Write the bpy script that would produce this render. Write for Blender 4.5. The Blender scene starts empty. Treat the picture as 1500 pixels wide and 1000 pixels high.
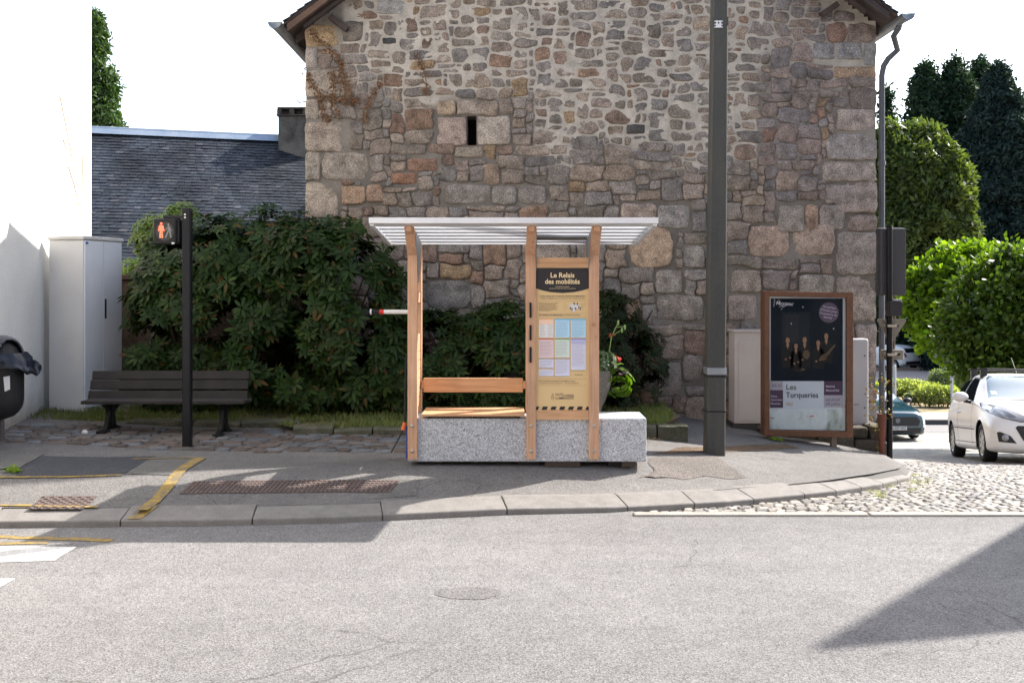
import bpy, bmesh, math, random
import numpy as np
from mathutils import Vector, Matrix, noise
from mathutils.bvhtree import BVHTree
random.seed(7); np.random.seed(7)
scn = bpy.context.scene
COL = scn.collection
F = 1458.0; EYE = 1.6; HZ = 418.0; CX = 750.0
R = math.radians

def P(px, py, d):
    """world point at distance d seen at photo pixel"""
    return Vector(((px-CX)/F*d, d, EYE-(py-HZ)/F*d))
def X(px, d): return (px-CX)/F*d
def Z(py, d): return EYE-(py-HZ)/F*d

# ------------------------------------------------------------------ terrain
_SY = [-50, 8.0, 10.3, 13, 16.5, 22, 29, 34, 65, 160, 400]
_SZ = [-.25, -.25, -.42, -.80, -1.30, -2.03, -2.96, -3.15, -3.75, -5.0, -7.0]
def zs(y):
    w = .5 if y > 8.6 else max(0.0, min(.5, y-8.0))
    return float(sum(np.interp(y+k*w, _SY, _SZ) for k in (-1, -.5, 0, .5, 1))/5)
_KX = [-30, -12, -3.9, -2.3, -1.35, 0, .83, 1.8, 2.5, 2.98, 3.57, 4.11, 4.5, 4.72, 4.8]
_KY = [7.45, 7.5, 7.6, 7.66, 7.76, 8.04, 8.12, 8.46, 8.86, 9.16, 9.65, 10.3, 11.2, 12.3, 13]
def yk(x): return float(np.interp(x, _KX, _KY))
_IX = [-30, -5.2, -4.5, -3.8, -1, 1.2, 2, 3, 3.7, 4.4, 5]
_IZ = [.06, .05, .03, -.01, -.035, -.045, -.13, -.25, -.33, -.46, -.55]
def sstep(t):
    t = max(0.0, min(1.0, t)); return t*t*(3-2*t)
def zp(x, y):
    k = yk(x); zk = zs(k)+.10
    zi = float(np.interp(x, _IX, _IZ))
    if y > 10.6: zi += .03*(y-10.6)
    t = sstep((y-k-.3)/.85)
    return zk*(1-t)+zi*t + .006*noise.noise(Vector((x*1.3, y*1.7, 0)))
def G(px, py, zf=zp):
    """ground point under a photo pixel"""
    d = 8.0
    for _ in range(60):
        x = X(px, d); z = zf(x, d)
        d2 = F*(EYE-z)/(py-HZ); d = .6*d+.4*d2
    return Vector((X(px, d), d, zf(X(px, d), d)))
def zroad(x, y): return -.25

# ------------------------------------------------------------------ objects
ORG = {}
def _link(o, parent):
    COL.objects.link(o)
    if parent is not None:
        o.parent = parent
def thing(name, label, cat, loc=(0, 0, 0), group=None):
    o = bpy.data.objects.new(name, None); o.empty_display_size = .2
    COL.objects.link(o); o.location = loc; ORG[o] = Vector(loc)
    o['label'] = label; o['category'] = cat
    if group: o['group'] = group
    return o
def tag(o, label, cat, group=None):
    o['label'] = label; o['category'] = cat
    if group: o['group'] = group
    return o
def struct(o, kind='structure', label=None, cat=None):
    o['kind'] = kind
    if label: o['label'] = label
    if cat: o['category'] = cat
    return o

class MB:
    def __init__(s): s.v = []; s.f = []; s.m = []; s.c = []
    def add(s, vs, fs, mi=0, col=None):
        b = len(s.v); s.v.extend([tuple(v) for v in vs])
        s.f.extend([tuple(i+b for i in f) for f in fs]); s.m.extend([mi]*len(fs))
        if col is not None: s.c.extend([col]*len(vs))
        elif s.c: s.c.extend([(1, 1, 1)]*len(vs))
        return s
    def box(s, x0, x1, y0, y1, z0, z1, mi=0, rz=0, piv=None, col=None, M=None):
        vs = [Vector((x, y, z)) for z in (z0, z1) for y in (y0, y1) for x in (x0, x1)]
        if rz:
            c = Vector(piv) if piv else Vector(((x0+x1)/2, (y0+y1)/2, 0)); m = Matrix.Rotation(rz, 3, 'Z')
            vs = [m @ (v-c)+c for v in vs]
        if M is not None: vs = [M @ v for v in vs]
        return s.add(vs, [(0, 2, 3, 1), (4, 5, 7, 6), (0, 1, 5, 4), (2, 6, 7, 3), (0, 4, 6, 2), (1, 3, 7, 5)], mi, col)
    def cyl(s, p0, p1, r0, r1=None, n=12, cap=True, mi=0, col=None, flat=1.0):
        r1 = r0 if r1 is None else r1
        p0 = Vector(p0); p1 = Vector(p1); d = (p1-p0).normalized()
        a = d.orthogonal().normalized(); b = d.cross(a)
        if abs(d.z) > .95: a = Vector((1, 0, 0)); b = d.cross(a).normalized(); a = b.cross(d)
        vs = []
        for p, r in ((p0, r0), (p1, r1)):
            for k in range(n):
                t = 2*math.pi*k/n; vs.append(p+a*math.cos(t)*r+b*math.sin(t)*r*flat)
        fs = [(k, (k+1) % n, n+(k+1) % n, n+k) for k in range(n)]
        if cap: fs += [tuple(range(n-1, -1, -1)), tuple(range(n, 2*n))]
        return s.add(vs, fs, mi, col)
    def tube(s, pts, r, n=6, mi=0, col=None, r1=None):
        pts = [Vector(p) for p in pts]; vs = []; N = len(pts)
        prev = None
        for i, p in enumerate(pts):
            d = (pts[min(i+1, N-1)]-pts[max(i-1, 0)])
            d = d.normalized() if d.length > 1e-9 else Vector((0, 0, 1))
            a = d.orthogonal().normalized() if prev is None else (prev-d*prev.dot(d)).normalized()
            prev = a; b = d.cross(a)
            rr = r if r1 is None else r+(r1-r)*i/(N-1)
            for k in range(n):
                t = 2*math.pi*k/n; vs.append(p+(a*math.cos(t)+b*math.sin(t))*rr)
        fs = [(i*n+k, i*n+(k+1) % n, (i+1)*n+(k+1) % n, (i+1)*n+k) for i in range(N-1) for k in range(n)]
        fs += [tuple(range(n-1, -1, -1)), tuple(range((N-1)*n, N*n))]
        return s.add(vs, fs, mi, col)
    def lathe(s, c, prof, n=24, mi=0, axis='Z', col=None, M=None):
        c = Vector(c); vs = []
        for (r, h) in prof:
            for k in range(n):
                t = 2*math.pi*k/n; a, b = r*math.cos(t), r*math.sin(t)
                v = Vector((a, b, h)) if axis == 'Z' else (Vector((a, h, b)) if axis == 'Y' else Vector((h, a, b)))
                if M is not None: v = M @ v
                vs.append(c+v)
        m = len(prof)
        fs = [(i*n+k, i*n+(k+1) % n, (i+1)*n+(k+1) % n, (i+1)*n+k) for i in range(m-1) for k in range(n)]
        return s.add(vs, fs, mi, col)
    def prism(s, poly, f, t, mi=0, col=None):
        """poly list of 2D, f(a,b)->world vec, t thickness vector"""
        n = len(poly); t = Vector(t)
        vs = [Vector(f(*p)) for p in poly]; vs = vs+[v+t for v in vs]
        fs = [tuple(range(n)), tuple(range(2*n-1, n-1, -1))]
        fs += [(k, n+k, n+(k+1) % n, (k+1) % n) for k in range(n)]
        return s.add(vs, fs, mi, col)
    def ell(s, c, r, n=16, m=10, mi=0, M=None, col=None):
        c = Vector(c); vs = []
        for i in range(m+1):
            a = math.pi*i/m
            for k in range(n):
                t = 2*math.pi*k/n
                v = Vector((r[0]*math.sin(a)*math.cos(t), r[1]*math.sin(a)*math.sin(t), r[2]*math.cos(a)))
                if M is not None: v = M @ v
                vs.append(c+v)
        fs = [(i*n+k, (i+1)*n+k, (i+1)*n+(k+1) % n, i*n+(k+1) % n) for i in range(m) for k in range(n)]
        return s.add(vs, fs, mi, col)
    def build(s, name, mats, parent=None, smooth=False, bevel=0, seg=2, fix=True):
        o0 = ORG.get(parent, Vector((0, 0, 0)))
        me = bpy.data.meshes.new(name)
        me.from_pydata([(v[0]-o0.x, v[1]-o0.y, v[2]-o0.z) for v in s.v], [], s.f)
        if not isinstance(mats, (list, tuple)): mats = [mats]
        for m in mats: me.materials.append(m)
        if len(mats) > 1: me.polygons.foreach_set('material_index', s.m)
        if s.c and len(s.c) == len(s.v):
            at = me.color_attributes.new('Col', 'FLOAT_COLOR', 'POINT')
            at.data.foreach_set('color', np.array([(c[0], c[1], c[2], 1) for c in s.c], dtype=np.float32).ravel())
        if s.c and len(s.c) != len(s.v): print('COLOUR MISMATCH', name, len(s.c), len(s.v))
        me.validate()
        if fix and len(s.f) < 60000:
            bm = bmesh.new(); bm.from_mesh(me)
            bmesh.ops.recalc_face_normals(bm, faces=bm.faces); bm.to_mesh(me); bm.free()
        if smooth: me.polygons.foreach_set('use_smooth', [True]*len(me.polygons))
        me.update()
        o = bpy.data.objects.new(name, me); _link(o, parent); ORG[o] = o0
        if bevel:
            b = o.modifiers.new('bevel', 'BEVEL'); b.width = bevel; b.segments = seg; b.limit_method = 'ANGLE'; b.angle_limit = R(35)
        if smooth == 'auto':
            try:
                for e in me.edges: pass
                me.set_sharp_from_angle(angle=R(38))
            except Exception: pass
        return o

def scatter_mesh(name, tv, tf, T, mat, parent=None):
    """tv (n,3) template verts, tf list faces (all same len), T: (N,3,4) transforms"""
    tv = np.asarray(tv, float); n = len(tv); N = len(T)
    V = np.einsum('nij,vj->nvi', T[:, :, :3], tv)+T[:, None, :, 3]
    o0 = ORG.get(parent, Vector((0, 0, 0))); V = V.reshape(-1, 3)-np.array(o0)
    me = bpy.data.meshes.new(name)
    lens = np.array([len(f) for f in tf]); flat = np.array([i for f in tf for i in f])
    L = len(flat)
    me.vertices.add(N*n); me.vertices.foreach_set('co', V.astype(np.float32).ravel())
    me.loops.add(N*L); me.loops.foreach_set('vertex_index', (flat[None]+np.arange(N)[:, None]*n).ravel().astype(np.int32))
    me.polygons.add(N*len(tf))
    ls = np.concatenate([[0], np.cumsum(lens)[:-1]])
    me.polygons.foreach_set('loop_start', (ls[None]+np.arange(N)[:, None]*L).ravel().astype(np.int32))
    me.polygons.foreach_set('loop_total', np.tile(lens, N).astype(np.int32))
    me.materials.append(mat); me.update(calc_edges=True); me.validate()
    o = bpy.data.objects.new(name, me); _link(o, parent); ORG[o] = o0
    return o

def frames(pts, nrm, scale, rng, spin=True):
    """transforms with local z along nrm"""
    pts = np.asarray(pts); nrm = np.asarray(nrm); N = len(pts)
    nrm = nrm/np.maximum(np.linalg.norm(nrm, axis=1, keepdims=True), 1e-9)
    r = rng.normal(size=(N, 3)) if spin else np.tile([0.01, .02, 1.], (N, 1))
    a = np.cross(nrm, r); a /= np.maximum(np.linalg.norm(a, axis=1, keepdims=True), 1e-9)
    b = np.cross(nrm, a)
    T = np.zeros((N, 3, 4)); sc = np.asarray(scale).reshape(-1, 1)*np.ones((N, 1))
    T[:, :, 0] = a*sc; T[:, :, 1] = b*sc; T[:, :, 2] = nrm*sc; T[:, :, 3] = pts
    return T

# ------------------------------------------------------------------ materials
def nmat(name):
    m = bpy.data.materials.new(name); m.use_nodes = True
    nt = m.node_tree; b = nt.nodes['Principled BSDF']
    return m, nt, b
def N_(nt, t, **k):
    n = nt.nodes.new(t)
    for a, v in k.items():
        if a in n.inputs: n.inputs[a].default_value = v
        else: setattr(n, a, v)
    return n
def ramp(nt, fac, stops):
    r = nt.nodes.new('ShaderNodeValToRGB'); e = r.color_ramp.elements
    while len(e) < len(stops): e.new(.5)
    for i, (p, c) in enumerate(stops):
        e[i].position = p; e[i].color = (c, c, c, 1) if isinstance(c, (int, float)) else (*c, 1)
    nt.links.new(fac, r.inputs[0]); return r.outputs[0]
def mix(nt, a, b, fac, typ='MIX'):
    m = nt.nodes.new('ShaderNodeMix'); m.data_type = 'RGBA'; m.blend_type = typ
    for s, v in ((m.inputs[0], fac), (m.inputs[6], a), (m.inputs[7], b)):
        if isinstance(v, bpy.types.NodeSocket): nt.links.new(v, s)
        elif isinstance(v, (int, float)): s.default_value = v
        else: s.default_value = (*v, 1)
    return m.outputs[2]
def tex(nt, typ='noise', scale=5, detail=4, rough=.6, vec=None, sc3=None, dist=0):
    if vec is None: vec = nt.nodes.new('ShaderNodeTexCoord').outputs['Object']
    if sc3:
        mp = nt.nodes.new('ShaderNodeMapping'); mp.inputs['Scale'].default_value = sc3
        nt.links.new(vec, mp.inputs[0]); vec = mp.outputs[0]
    if typ == 'noise':
        n = N_(nt, 'ShaderNodeTexNoise', Scale=scale, Detail=detail, Roughness=rough, Distortion=dist)
        nt.links.new(vec, n.inputs['Vector']); return n.outputs[0]
    if typ == 'vor':
        n = N_(nt, 'ShaderNodeTexVoronoi', Scale=scale); nt.links.new(vec, n.inputs['Vector']); return n
    if typ == 'edge':
        n = nt.nodes.new('ShaderNodeTexVoronoi'); n.feature = 'DISTANCE_TO_EDGE'; n.inputs['Scale'].default_value = scale
        nt.links.new(vec, n.inputs['Vector']); return n.outputs['Distance']
def bump(nt, b, h, strength=.3, dist=.01):
    n = nt.nodes.new('ShaderNodeBump'); n.inputs['Strength'].default_value = strength; n.inputs['Distance'].default_value = dist
    nt.links.new(h, n.inputs['Height']); nt.links.new(n.outputs[0], b.inputs['Normal'])
def mat(name, c1, c2=None, scale=6, rough=.7, metal=0, bs=0, bscale=None, bd=.004, spec=.4, sc3=None, lo=.35, hi=.65, coat=0, fine=0):
    m, nt, b = nmat(name)
    b.inputs['Roughness'].default_value = rough; b.inputs['Metallic'].default_value = metal
    b.inputs['Specular IOR Level'].default_value = spec; b.inputs['Coat Weight'].default_value = coat
    if c2 is None: c2 = tuple(x*.82 for x in c1)
    n = tex(nt, scale=scale, sc3=sc3)
    c = ramp(nt, n, [(lo, c1), (hi, c2)])
    if fine:
        n3 = tex(nt, scale=fine, detail=2)
        c = mix(nt, c, ramp(nt, n3, [(.3, .55), (.7, 1.0)]), .8, 'MULTIPLY')
    nt.links.new(c, b.inputs['Base Color'])
    if bs:
        n2 = tex(nt, scale=bscale or scale*4, detail=5, sc3=sc3)
        bump(nt, b, n2, bs, bd)
    return m
def leafmat(name, cols, trans=.3, rough=.5, spec=.35, tcol=None):
    m, nt, b = nmat(name)
    g = nt.nodes.new('ShaderNodeNewGeometry')
    n = len(cols)
    c = ramp(nt, g.outputs['Random Per Island'], [(i/(n-1), cols[i]) for i in range(n)])
    nn = tex(nt, scale=1.3, detail=3); 
    c = mix(nt, c, ramp(nt, nn, [(.3, .72), (.7, 1.15)]), 1.0, 'MULTIPLY')
    nt.links.new(c, b.inputs['Base Color']); b.inputs['Roughness'].default_value = rough
    b.inputs['Specular IOR Level'].default_value = spec
    t = nt.nodes.new('ShaderNodeBsdfTranslucent'); c2 = mix(nt, c, tcol or (.9, 1, .3), 1.0, 'MULTIPLY')
    c3 = mix(nt, c2, (2.2, 2.2, 2.2), 1.0, 'MULTIPLY'); nt.links.new(c3, t.inputs[0])
    ms = nt.nodes.new('ShaderNodeMixShader'); ms.inputs[0].default_value = trans
    nt.links.new(b.outputs[0], ms.inputs[1]); nt.links.new(t.outputs[0], ms.inputs[2])
    nt.links.new(ms.outputs[0], nt.nodes['Material Output'].inputs[0])
    return m
def plain(name, c, rough=.6, metal=0, spec=.4, emit=0, coat=0):
    m, nt, b = nmat(name); b.inputs['Base Color'].default_value = (*c, 1)
    b.inputs['Roughness'].default_value = rough; b.inputs['Metallic'].default_value = metal
    b.inputs['Specular IOR Level'].default_value = spec; b.inputs['Coat Weight'].default_value = coat
    if emit: b.inputs['Emission Color'].default_value = (*c, 1); b.inputs['Emission Strength'].default_value = emit
    n = tex(nt, scale=40, detail=2); r = ramp(nt, n, [(.3, max(0, rough-.05)), (.7, min(1, rough+.05))]); nt.links.new(r, b.inputs['Roughness'])
    return m

# ------------------------------------------------------------------ text to mesh
def text_mb(mb, s, x, z, size, y, mi=0, bold=0, align='LEFT', sx=1.0, rot=0, shear=0, col=None, skew=0, fit=None):
    """lettering in the xz plane at depth y, facing -y; (x,z) baseline point"""
    cu = bpy.data.curves.new('t', 'FONT'); cu.body = s; cu.size = size; cu.align_x = align
    cu.offset = bold; cu.shear = shear; cu.resolution_u = 3
    o = bpy.data.objects.new('t', cu); COL.objects.link(o)
    bpy.context.view_layer.update()
    me = bpy.data.meshes.new_from_object(o.evaluated_get(bpy.context.evaluated_depsgraph_get()))
    c, sn = math.cos(rot), math.sin(rot)
    if fit and len(me.vertices): sx = fit/max(1e-6, max(v.co.x for v in me.vertices)-min(v.co.x for v in me.vertices))
    vs = []
    for v in me.vertices:
        a, b = v.co.x*sx, v.co.y
        xx = x+a*c-b*sn; zz = z+a*sn+b*c+skew*(xx-x)
        vs.append((xx, y, zz))
    mb.add(vs, [tuple(p.vertices) for p in me.polygons], mi, col)
    bpy.data.objects.remove(o); bpy.data.curves.remove(cu); bpy.data.meshes.remove(me)
def quad_mb(mb, x0, x1, z0, z1, y, mi=0):
    mb.add([(x0, y, z0), (x1, y, z0), (x1, y, z1), (x0, y, z1)], [(0, 1, 2, 3)], mi)
# ================================================================== camera, light, sky
cam = bpy.data.cameras.new('camera'); co = bpy.data.objects.new('camera', cam); COL.objects.link(co)
co.location = (0, 0, EYE); co.rotation_euler = (R(90), 0, 0)
cam.sensor_width = 36; cam.lens = 36*F/1500; cam.shift_y = -(500-HZ)/1500; cam.clip_end = 2000; cam.clip_start = .05
scn.camera = co
SUN = Vector((2.27, 1.38, 2.38)).normalized()
w = bpy.data.worlds.new('World'); scn.world = w; w.use_nodes = True
nt = w.node_tree; bg = nt.nodes['Background']
sk = nt.nodes.new('ShaderNodeTexSky'); sk.sky_type = 'NISHITA'; sk.sun_disc = False
sk.sun_elevation = math.asin(SUN.z); sk.sun_rotation = math.atan2(SUN.x, SUN.y)
sk.air_density = 1.0; sk.dust_density = 2.0; sk.ozone_density = 1.0
hs = nt.nodes.new('ShaderNodeHueSaturation'); hs.inputs['Saturation'].default_value = .8; nt.links.new(sk.outputs[0], hs.inputs['Color'])
# bright summer haze low in the sky, strongest on the sun's side
tcw = nt.nodes.new('ShaderNodeTexCoord').outputs['Generated']; spw = nt.nodes.new('ShaderNodeSeparateXYZ'); nt.links.new(tcw, spw.inputs[0])
el = nt.nodes.new('ShaderNodeMapRange'); el.interpolation_type = 'SMOOTHSTEP'; el.inputs[1].default_value = .62; el.inputs[2].default_value = .12; nt.links.new(spw.outputs[2], el.inputs[0])
dp_ = nt.nodes.new('ShaderNodeVectorMath'); dp_.operation = 'DOT_PRODUCT'; dp_.inputs[1].default_value = (SUN.x*.5, 1.0, 0); nt.links.new(tcw, dp_.inputs[0])
az = nt.nodes.new('ShaderNodeMapRange'); az.interpolation_type = 'SMOOTHSTEP'; az.inputs[1].default_value = -.1; az.inputs[2].default_value = .7; nt.links.new(dp_.outputs['Value'], az.inputs[0])
mz = nt.nodes.new('ShaderNodeMath'); mz.operation = 'MULTIPLY'; nt.links.new(el.outputs[0], mz.inputs[0]); nt.links.new(az.outputs[0], mz.inputs[1])
hzc = mix(nt, (0, 0, 0), (3.6, 3.7, 3.9), mz.outputs[0]); nt.links.new(mix(nt, hs.outputs[0], hzc, 1.0, 'ADD'), bg.inputs[0]); bg.inputs[1].default_value = .15
sl = bpy.data.lights.new('sun', 'SUN'); sl.energy = 5.0; sl.angle = R(.55); sl.color = (1, .94, .86)
so = bpy.data.objects.new('sun', sl); COL.objects.link(so); so.rotation_euler = (-SUN).to_track_quat('-Z', 'Y').to_euler(); so.location = SUN*40
scn.view_settings.view_transform = 'Standard'; scn.view_settings.look = 'None'
scn.view_settings.exposure = 1.2; scn.view_settings.gamma = 1

# ================================================================== ground materials
def asphalt(name, a, b_, grain=1.0, crack=True):
    m, nt, b = nmat(name); tc = nt.nodes.new('ShaderNodeTexCoord').outputs['Object']
    big = tex(nt, scale=.5, detail=5, vec=tc); c = ramp(nt, big, [(.35, a), (.65, b_)]); trk = tex(nt, scale=1, detail=5, vec=tc, sc3=(.12, 1.1, 1)); c = mix(nt, c, ramp(nt, trk, [(.35, .90), (.65, 1.07)]), 1, 'MULTIPLY')
    med = tex(nt, scale=6, detail=6, vec=tc, rough=.7); c = mix(nt, c, ramp(nt, med, [(.3, .86), (.7, 1.1)]), 1, 'MULTIPLY')
    v = tex(nt, 'vor', scale=125, vec=tc)
    g = ramp(nt, v.outputs['Color'], [(.12, .42), (.45, .92), (.62, 1.05), (.92, 1.5)])
    c = mix(nt, c, g, .8*grain, 'MULTIPLY')
    v2 = tex(nt, 'vor', scale=210, vec=tc); c = mix(nt, c, ramp(nt, v2.outputs['Color'], [(.1, .7), (.9, 1.25)]), .6*grain, 'MULTIPLY')
    if crack:
        nd = nt.nodes.new('ShaderNodeTexNoise'); nd.inputs['Scale'].default_value = 3; nd.inputs['Detail'].default_value = 6
        nt.links.new(tc, nd.inputs['Vector'])
        va = nt.nodes.new('ShaderNodeVectorMath'); va.operation = 'MULTIPLY_ADD'; va.inputs[1].default_value = (.35, .35, 0)
        nt.links.new(nd.outputs['Color'], va.inputs[0]); nt.links.new(tc, va.inputs[2])
        e = tex(nt, 'edge', scale=.55, vec=va.outputs[0]); k = ramp(nt, e, [(0, 0), (.0022, 1)])
        mk = tex(nt, scale=.8, detail=3, vec=tc); mk = ramp(nt, mk, [(.50, 1), (.57, 0)])
        kk = mix(nt, k, (1, 1, 1), mk)
        c = mix(nt, c, mix(nt, (.58, .57, .56), (1, 1, 1), kk), 1, 'MULTIPLY')
    nt.links.new(c, b.inputs['Base Color']); b.inputs['Roughness'].default_value = .85; b.inputs['Specular IOR Level'].default_value = .25
    bump(nt, b, v.outputs['Distance'], .5, .006)
    return m
M = {}
M['road'] = asphalt('road_asphalt', (.166, .161, .161), (.19, .184, .182))
M['pave'] = asphalt('pavement_asphalt', (.145, .139, .135), (.176, .166, .159), .9)
M['patch'] = asphalt('patch_asphalt', (.055, .058, .066), (.068, .07, .076), .8, False)
M['patch2'] = asphalt('patch_light', (.13, .127, .12), (.155, .15, .14), .8, False)
M['gravel'] = asphalt('gravelly_asphalt', (.120, .108, .10), (.16, .138, .125), 1.2, False)
M['kerb'] = mat('kerb_granite', (.25, .235, .22), (.20, .187, .175), 9, .85, bs=.5, bscale=60, fine=150)
M['joint'] = plain('joint', (.10, .095, .09), .95)
M['yellow'] = mat('yellow_paint', (.36, .24, .055), (.20, .16, .10), 16, .8, bs=.3, bscale=90, lo=.42, hi=.6, fine=60)
M['white_paint'] = mat('white_road_paint', (.74, .73, .70), (.55, .54, .52), 10, .75, bs=.3, bscale=90, fine=60)
M['whitestone'] = mat('pale_stone', (.38, .35, .31), (.31, .29, .26), 5, .8, bs=.3, bscale=50, fine=80)
M['soil'] = mat('soil', (.20, .13, .08), (.10, .07, .045), 3, .95, bs=.8, bscale=30, bd=.03, fine=40)
M['dry'] = mat('dry_grass_ground', (.42, .30, .17), (.30, .24, .12), .8, .95, fine=8)
M['farroad'] = mat('far_asphalt', (.22, .21, .21), (.26, .25, .24), .3, .9, fine=20)
M['farpave'] = mat('far_pavement', (.34, .31, .28), (.38, .34, .31), .4, .9, fine=12)

# ---- the big base ground sheet
def strip(name, y0, y1, x0, x1, dy, nx, zf, m, kind='structure'):
    ys = np.arange(y0, y1+dy*.5, dy); xs = np.linspace(x0, x1, nx)
    vs = [(x, y, zf(x, y)) for y in ys for x in xs]; n = nx
    fs = [(j*n+i, j*n+i+1, (j+1)*n+i+1, (j+1)*n+i) for j in range(len(ys)-1) for i in range(n-1)]
    mb = MB().add(vs, fs); o = mb.build(name, m, smooth=True, fix=False); return struct(o, kind)
ys = list(np.arange(-60, 8, 4.))+list(np.arange(8, 40, .5))+list(np.arange(40, 400, 20.))
vs = []; xs = np.linspace(-400, 400, 41)
for y in ys:
    for x in xs: vs.append((x, y, zs(y)-.05-(.35 if y > 8 else .02)*(1 if x < 4.8 else .1)))
n = len(xs); fs = [(j*n+i, j*n+i+1, (j+1)*n+i+1, (j+1)*n+i) for j in range(len(ys)-1) for i in range(n-1)]
struct(MB().add(vs, fs).build('ground', M['dry'], smooth=True, fix=False))
# land left of the street stays at the level of the pavement
vs = []; fs = []
gx = [-60, -30, -14, -10, -8, -6, -4, -2, 0, 2]; gy = [11.2, 13, 16, 20, 30, 50, 90]
for y in gy:
    for x in gx: vs.append((x, y, -.03 if y < 12 else -.02))
n = len(gx); fs = [(j*n+i, j*n+i+1, (j+1)*n+i+1, (j+1)*n+i) for j in range(len(gy)-1) for i in range(n-1)]
struct(MB().add(vs, fs).build('garden_ground', M['soil'], fix=False))
# ---- main road
rx = sorted(set(list(np.linspace(-40, 40, 41)))); vs = []; 
for y in (-40, 0, 4, 8.0):
    for x in rx: vs.append((x, y, -.25))
n = len(rx); fs = [(j*n+i, j*n+i+1, (j+1)*n+i+1, (j+1)*n+i) for j in range(3) for i in range(n-1)]
fx = [x for x in np.linspace(-40, 1.0, 42)]
b0 = len(vs)
for x in fx: vs.append((x, 8.0, -.25))
for x in fx: vs.append((x, 8.25, -.25))
n = len(fx); fs += [(b0+i, b0+i+1, b0+n+i+1, b0+n+i) for i in range(n-1)]
struct(MB().add(vs, fs).build('road', M['road'], fix=False))
# ---- pavement following the kerb line
px_ = sorted(set(list(np.arange(-30, -8, 2.))+list(np.arange(-8, 2, .2))+list(np.arange(2, 4.72, .08))+[4.72]))
vs = []; nv = 26
KW = .21
for x in px_:
    k = yk(x)+KW+.02; yb = 13.2
    for j in range(nv):
        t = (j/(nv-1))**1.6; y = k+(yb-k)*t; vs.append((x, y, zp(x, y)))
fs = [(i*nv+j, (i+1)*nv+j, (i+1)*nv+j+1, i*nv+j+1) for i in range(len(px_)-1) for j in range(nv-1)]
struct(MB().add(vs, fs).build('pavement', M['pave'], smooth=True, fix=False))
# ---- kerb stones: sloped granite units with joints
pts = []; 
xs = np.arange(-14, 4.72, .02)
line = [(x, yk(x)) for x in xs]+[(4.73, y) for y in np.arange(12.32, 13.2, .05)]
acc = [0]
for a, b_ in zip(line, line[1:]): acc.append(acc[-1]+math.hypot(b_[0]-a[0], b_[1]-a[1]))
def at(s):
    x = float(np.interp(s, acc, [p[0] for p in line])); y = float(np.interp(s, acc, [p[1] for p in line])); return x, y
mb = MB(); s = 0.0
rng = random.Random(3)
while s < acc[-1]-.1:
    x, y = at(s); L = 1.0 if x < .2 else (.62 if x < 2.6 else .42)
    e = min(s+L-(.005+.005*rng.random()), acc[-1]-.001); tilt = rng.uniform(-.006, .006)
    ring = []; K = 7
    for q in range(K):
        sq = s+(e-s)*q/(K-1); x, y = at(sq); x2, y2 = at(min(sq+.03, acc[-1])); x1, y1 = at(max(sq-.03, 0))
        t = Vector((x2-x1, y2-y1, 0)).normalized(); nrm = Vector((-t.y, t.x, 0))
        zb = zs(y); zt = zb+.10+tilt
        prof = [(0.0, zb-.06), (0.0, zb+.042), (.008, zb+.052), (.19, zt-.005), (.21, zt), (.28, zt+.002), (.28, zb-.06)]
        ring.append([(x+nrm.x*a, y+nrm.y*a, z) for a, z in prof])
    m_ = len(ring[0]); vs = [v for r in ring for v in r]
    fs = [(q*m_+k, (q+1)*m_+k, (q+1)*m_+k+1, q*m_+k+1) for q in range(K-1) for k in range(m_-1)]
    fs += [tuple(range(m_)), tuple(range(K*m_-1, (K-1)*m_-1, -1))]
    mb.add(vs, fs); s += L
o = mb.build('kerb', M['kerb'], bevel=.006); struct(o)
mb = MB()
for i in range(len(line)-1):
    (xa, ya), (xb, yb) = line[i], line[i+1]
    if i % 6: continue
    j = min(i+6, len(line)-1); xb, yb = line[j]
    if xb > 4.7: continue
    for dy0, dy1, dz0, dz1 in ((.03, .27, .045, .09),):
        mb.add([(xa, ya+dy0, zs(ya)+dz0), (xb, yb+dy0, zs(yb)+dz0), (xb, yb+dy1, zs(yb)+dz1), (xa, ya+dy1, zs(ya)+dz1)], [(0, 1, 2, 3)])
struct(mb.build('kerb_joint', M['joint'], fix=False))

# ---- sheets laid on a surface
def sheet(name, corners, zf, m, off=.004, n=14, wob=0, kind='structure', dash=None):
    a, b_, c, d = [Vector((p[0], p[1], 0)) for p in corners]
    vs = []
    for j in range(n+1):
        for i in range(n+1):
            u, v = i/n, j/n
            p = (a*(1-u)+b_*u)*(1-v)+(d*(1-u)+c*u)*v
            if wob and (i in (0, n) or j in (0, n)): p = p+Vector((noise.noise(p*4), noise.noise(p*4+Vector((9, 9, 9))), 0))*wob
            vs.append((p.x, p.y, zf(p.x, p.y)+off))
    w_ = n+1
    fs = [(j*w_+i, j*w_+i+1, (j+1)*w_+i+1, (j+1)*w_+i) for j in range(n) for i in range(n)]
    return struct(MB().add(vs, fs).build(name, m, smooth=True, fix=False), kind)
def ks(name, pix, m, off=.004, zf=zp, n=14, wob=0): return sheet(name, [G(x, y, zf) for x, y in pix], zf, m, off, n, wob)
ks('asphalt_patch', [(22, 697), (182, 694), (228, 668), (64, 668)], M['patch'], .004, wob=.02)
ks('asphalt_patch', [(186, 694), (268, 696), (296, 671), (232, 668)], M['patch2'], .004)
ks('asphalt_patch', [(545, 730), (608, 727), (615, 703), (572, 703)], M['patch2'], .004, wob=.015)
ks('asphalt_patch', [(950, 703), (1098, 700), (1046, 668), (950, 670)], M['gravel'], .004, wob=.12, n=20)
ks('asphalt_patch', [(955, 665), (1170, 656), (1150, 650), (1000, 655)], M['soil'], .004, wob=.05)
ks('concrete_slab', [(0, 688), (30, 686), (66, 665), (0, 663)], M['patch2'], .01)
def zr(x, y): return -.25
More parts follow.
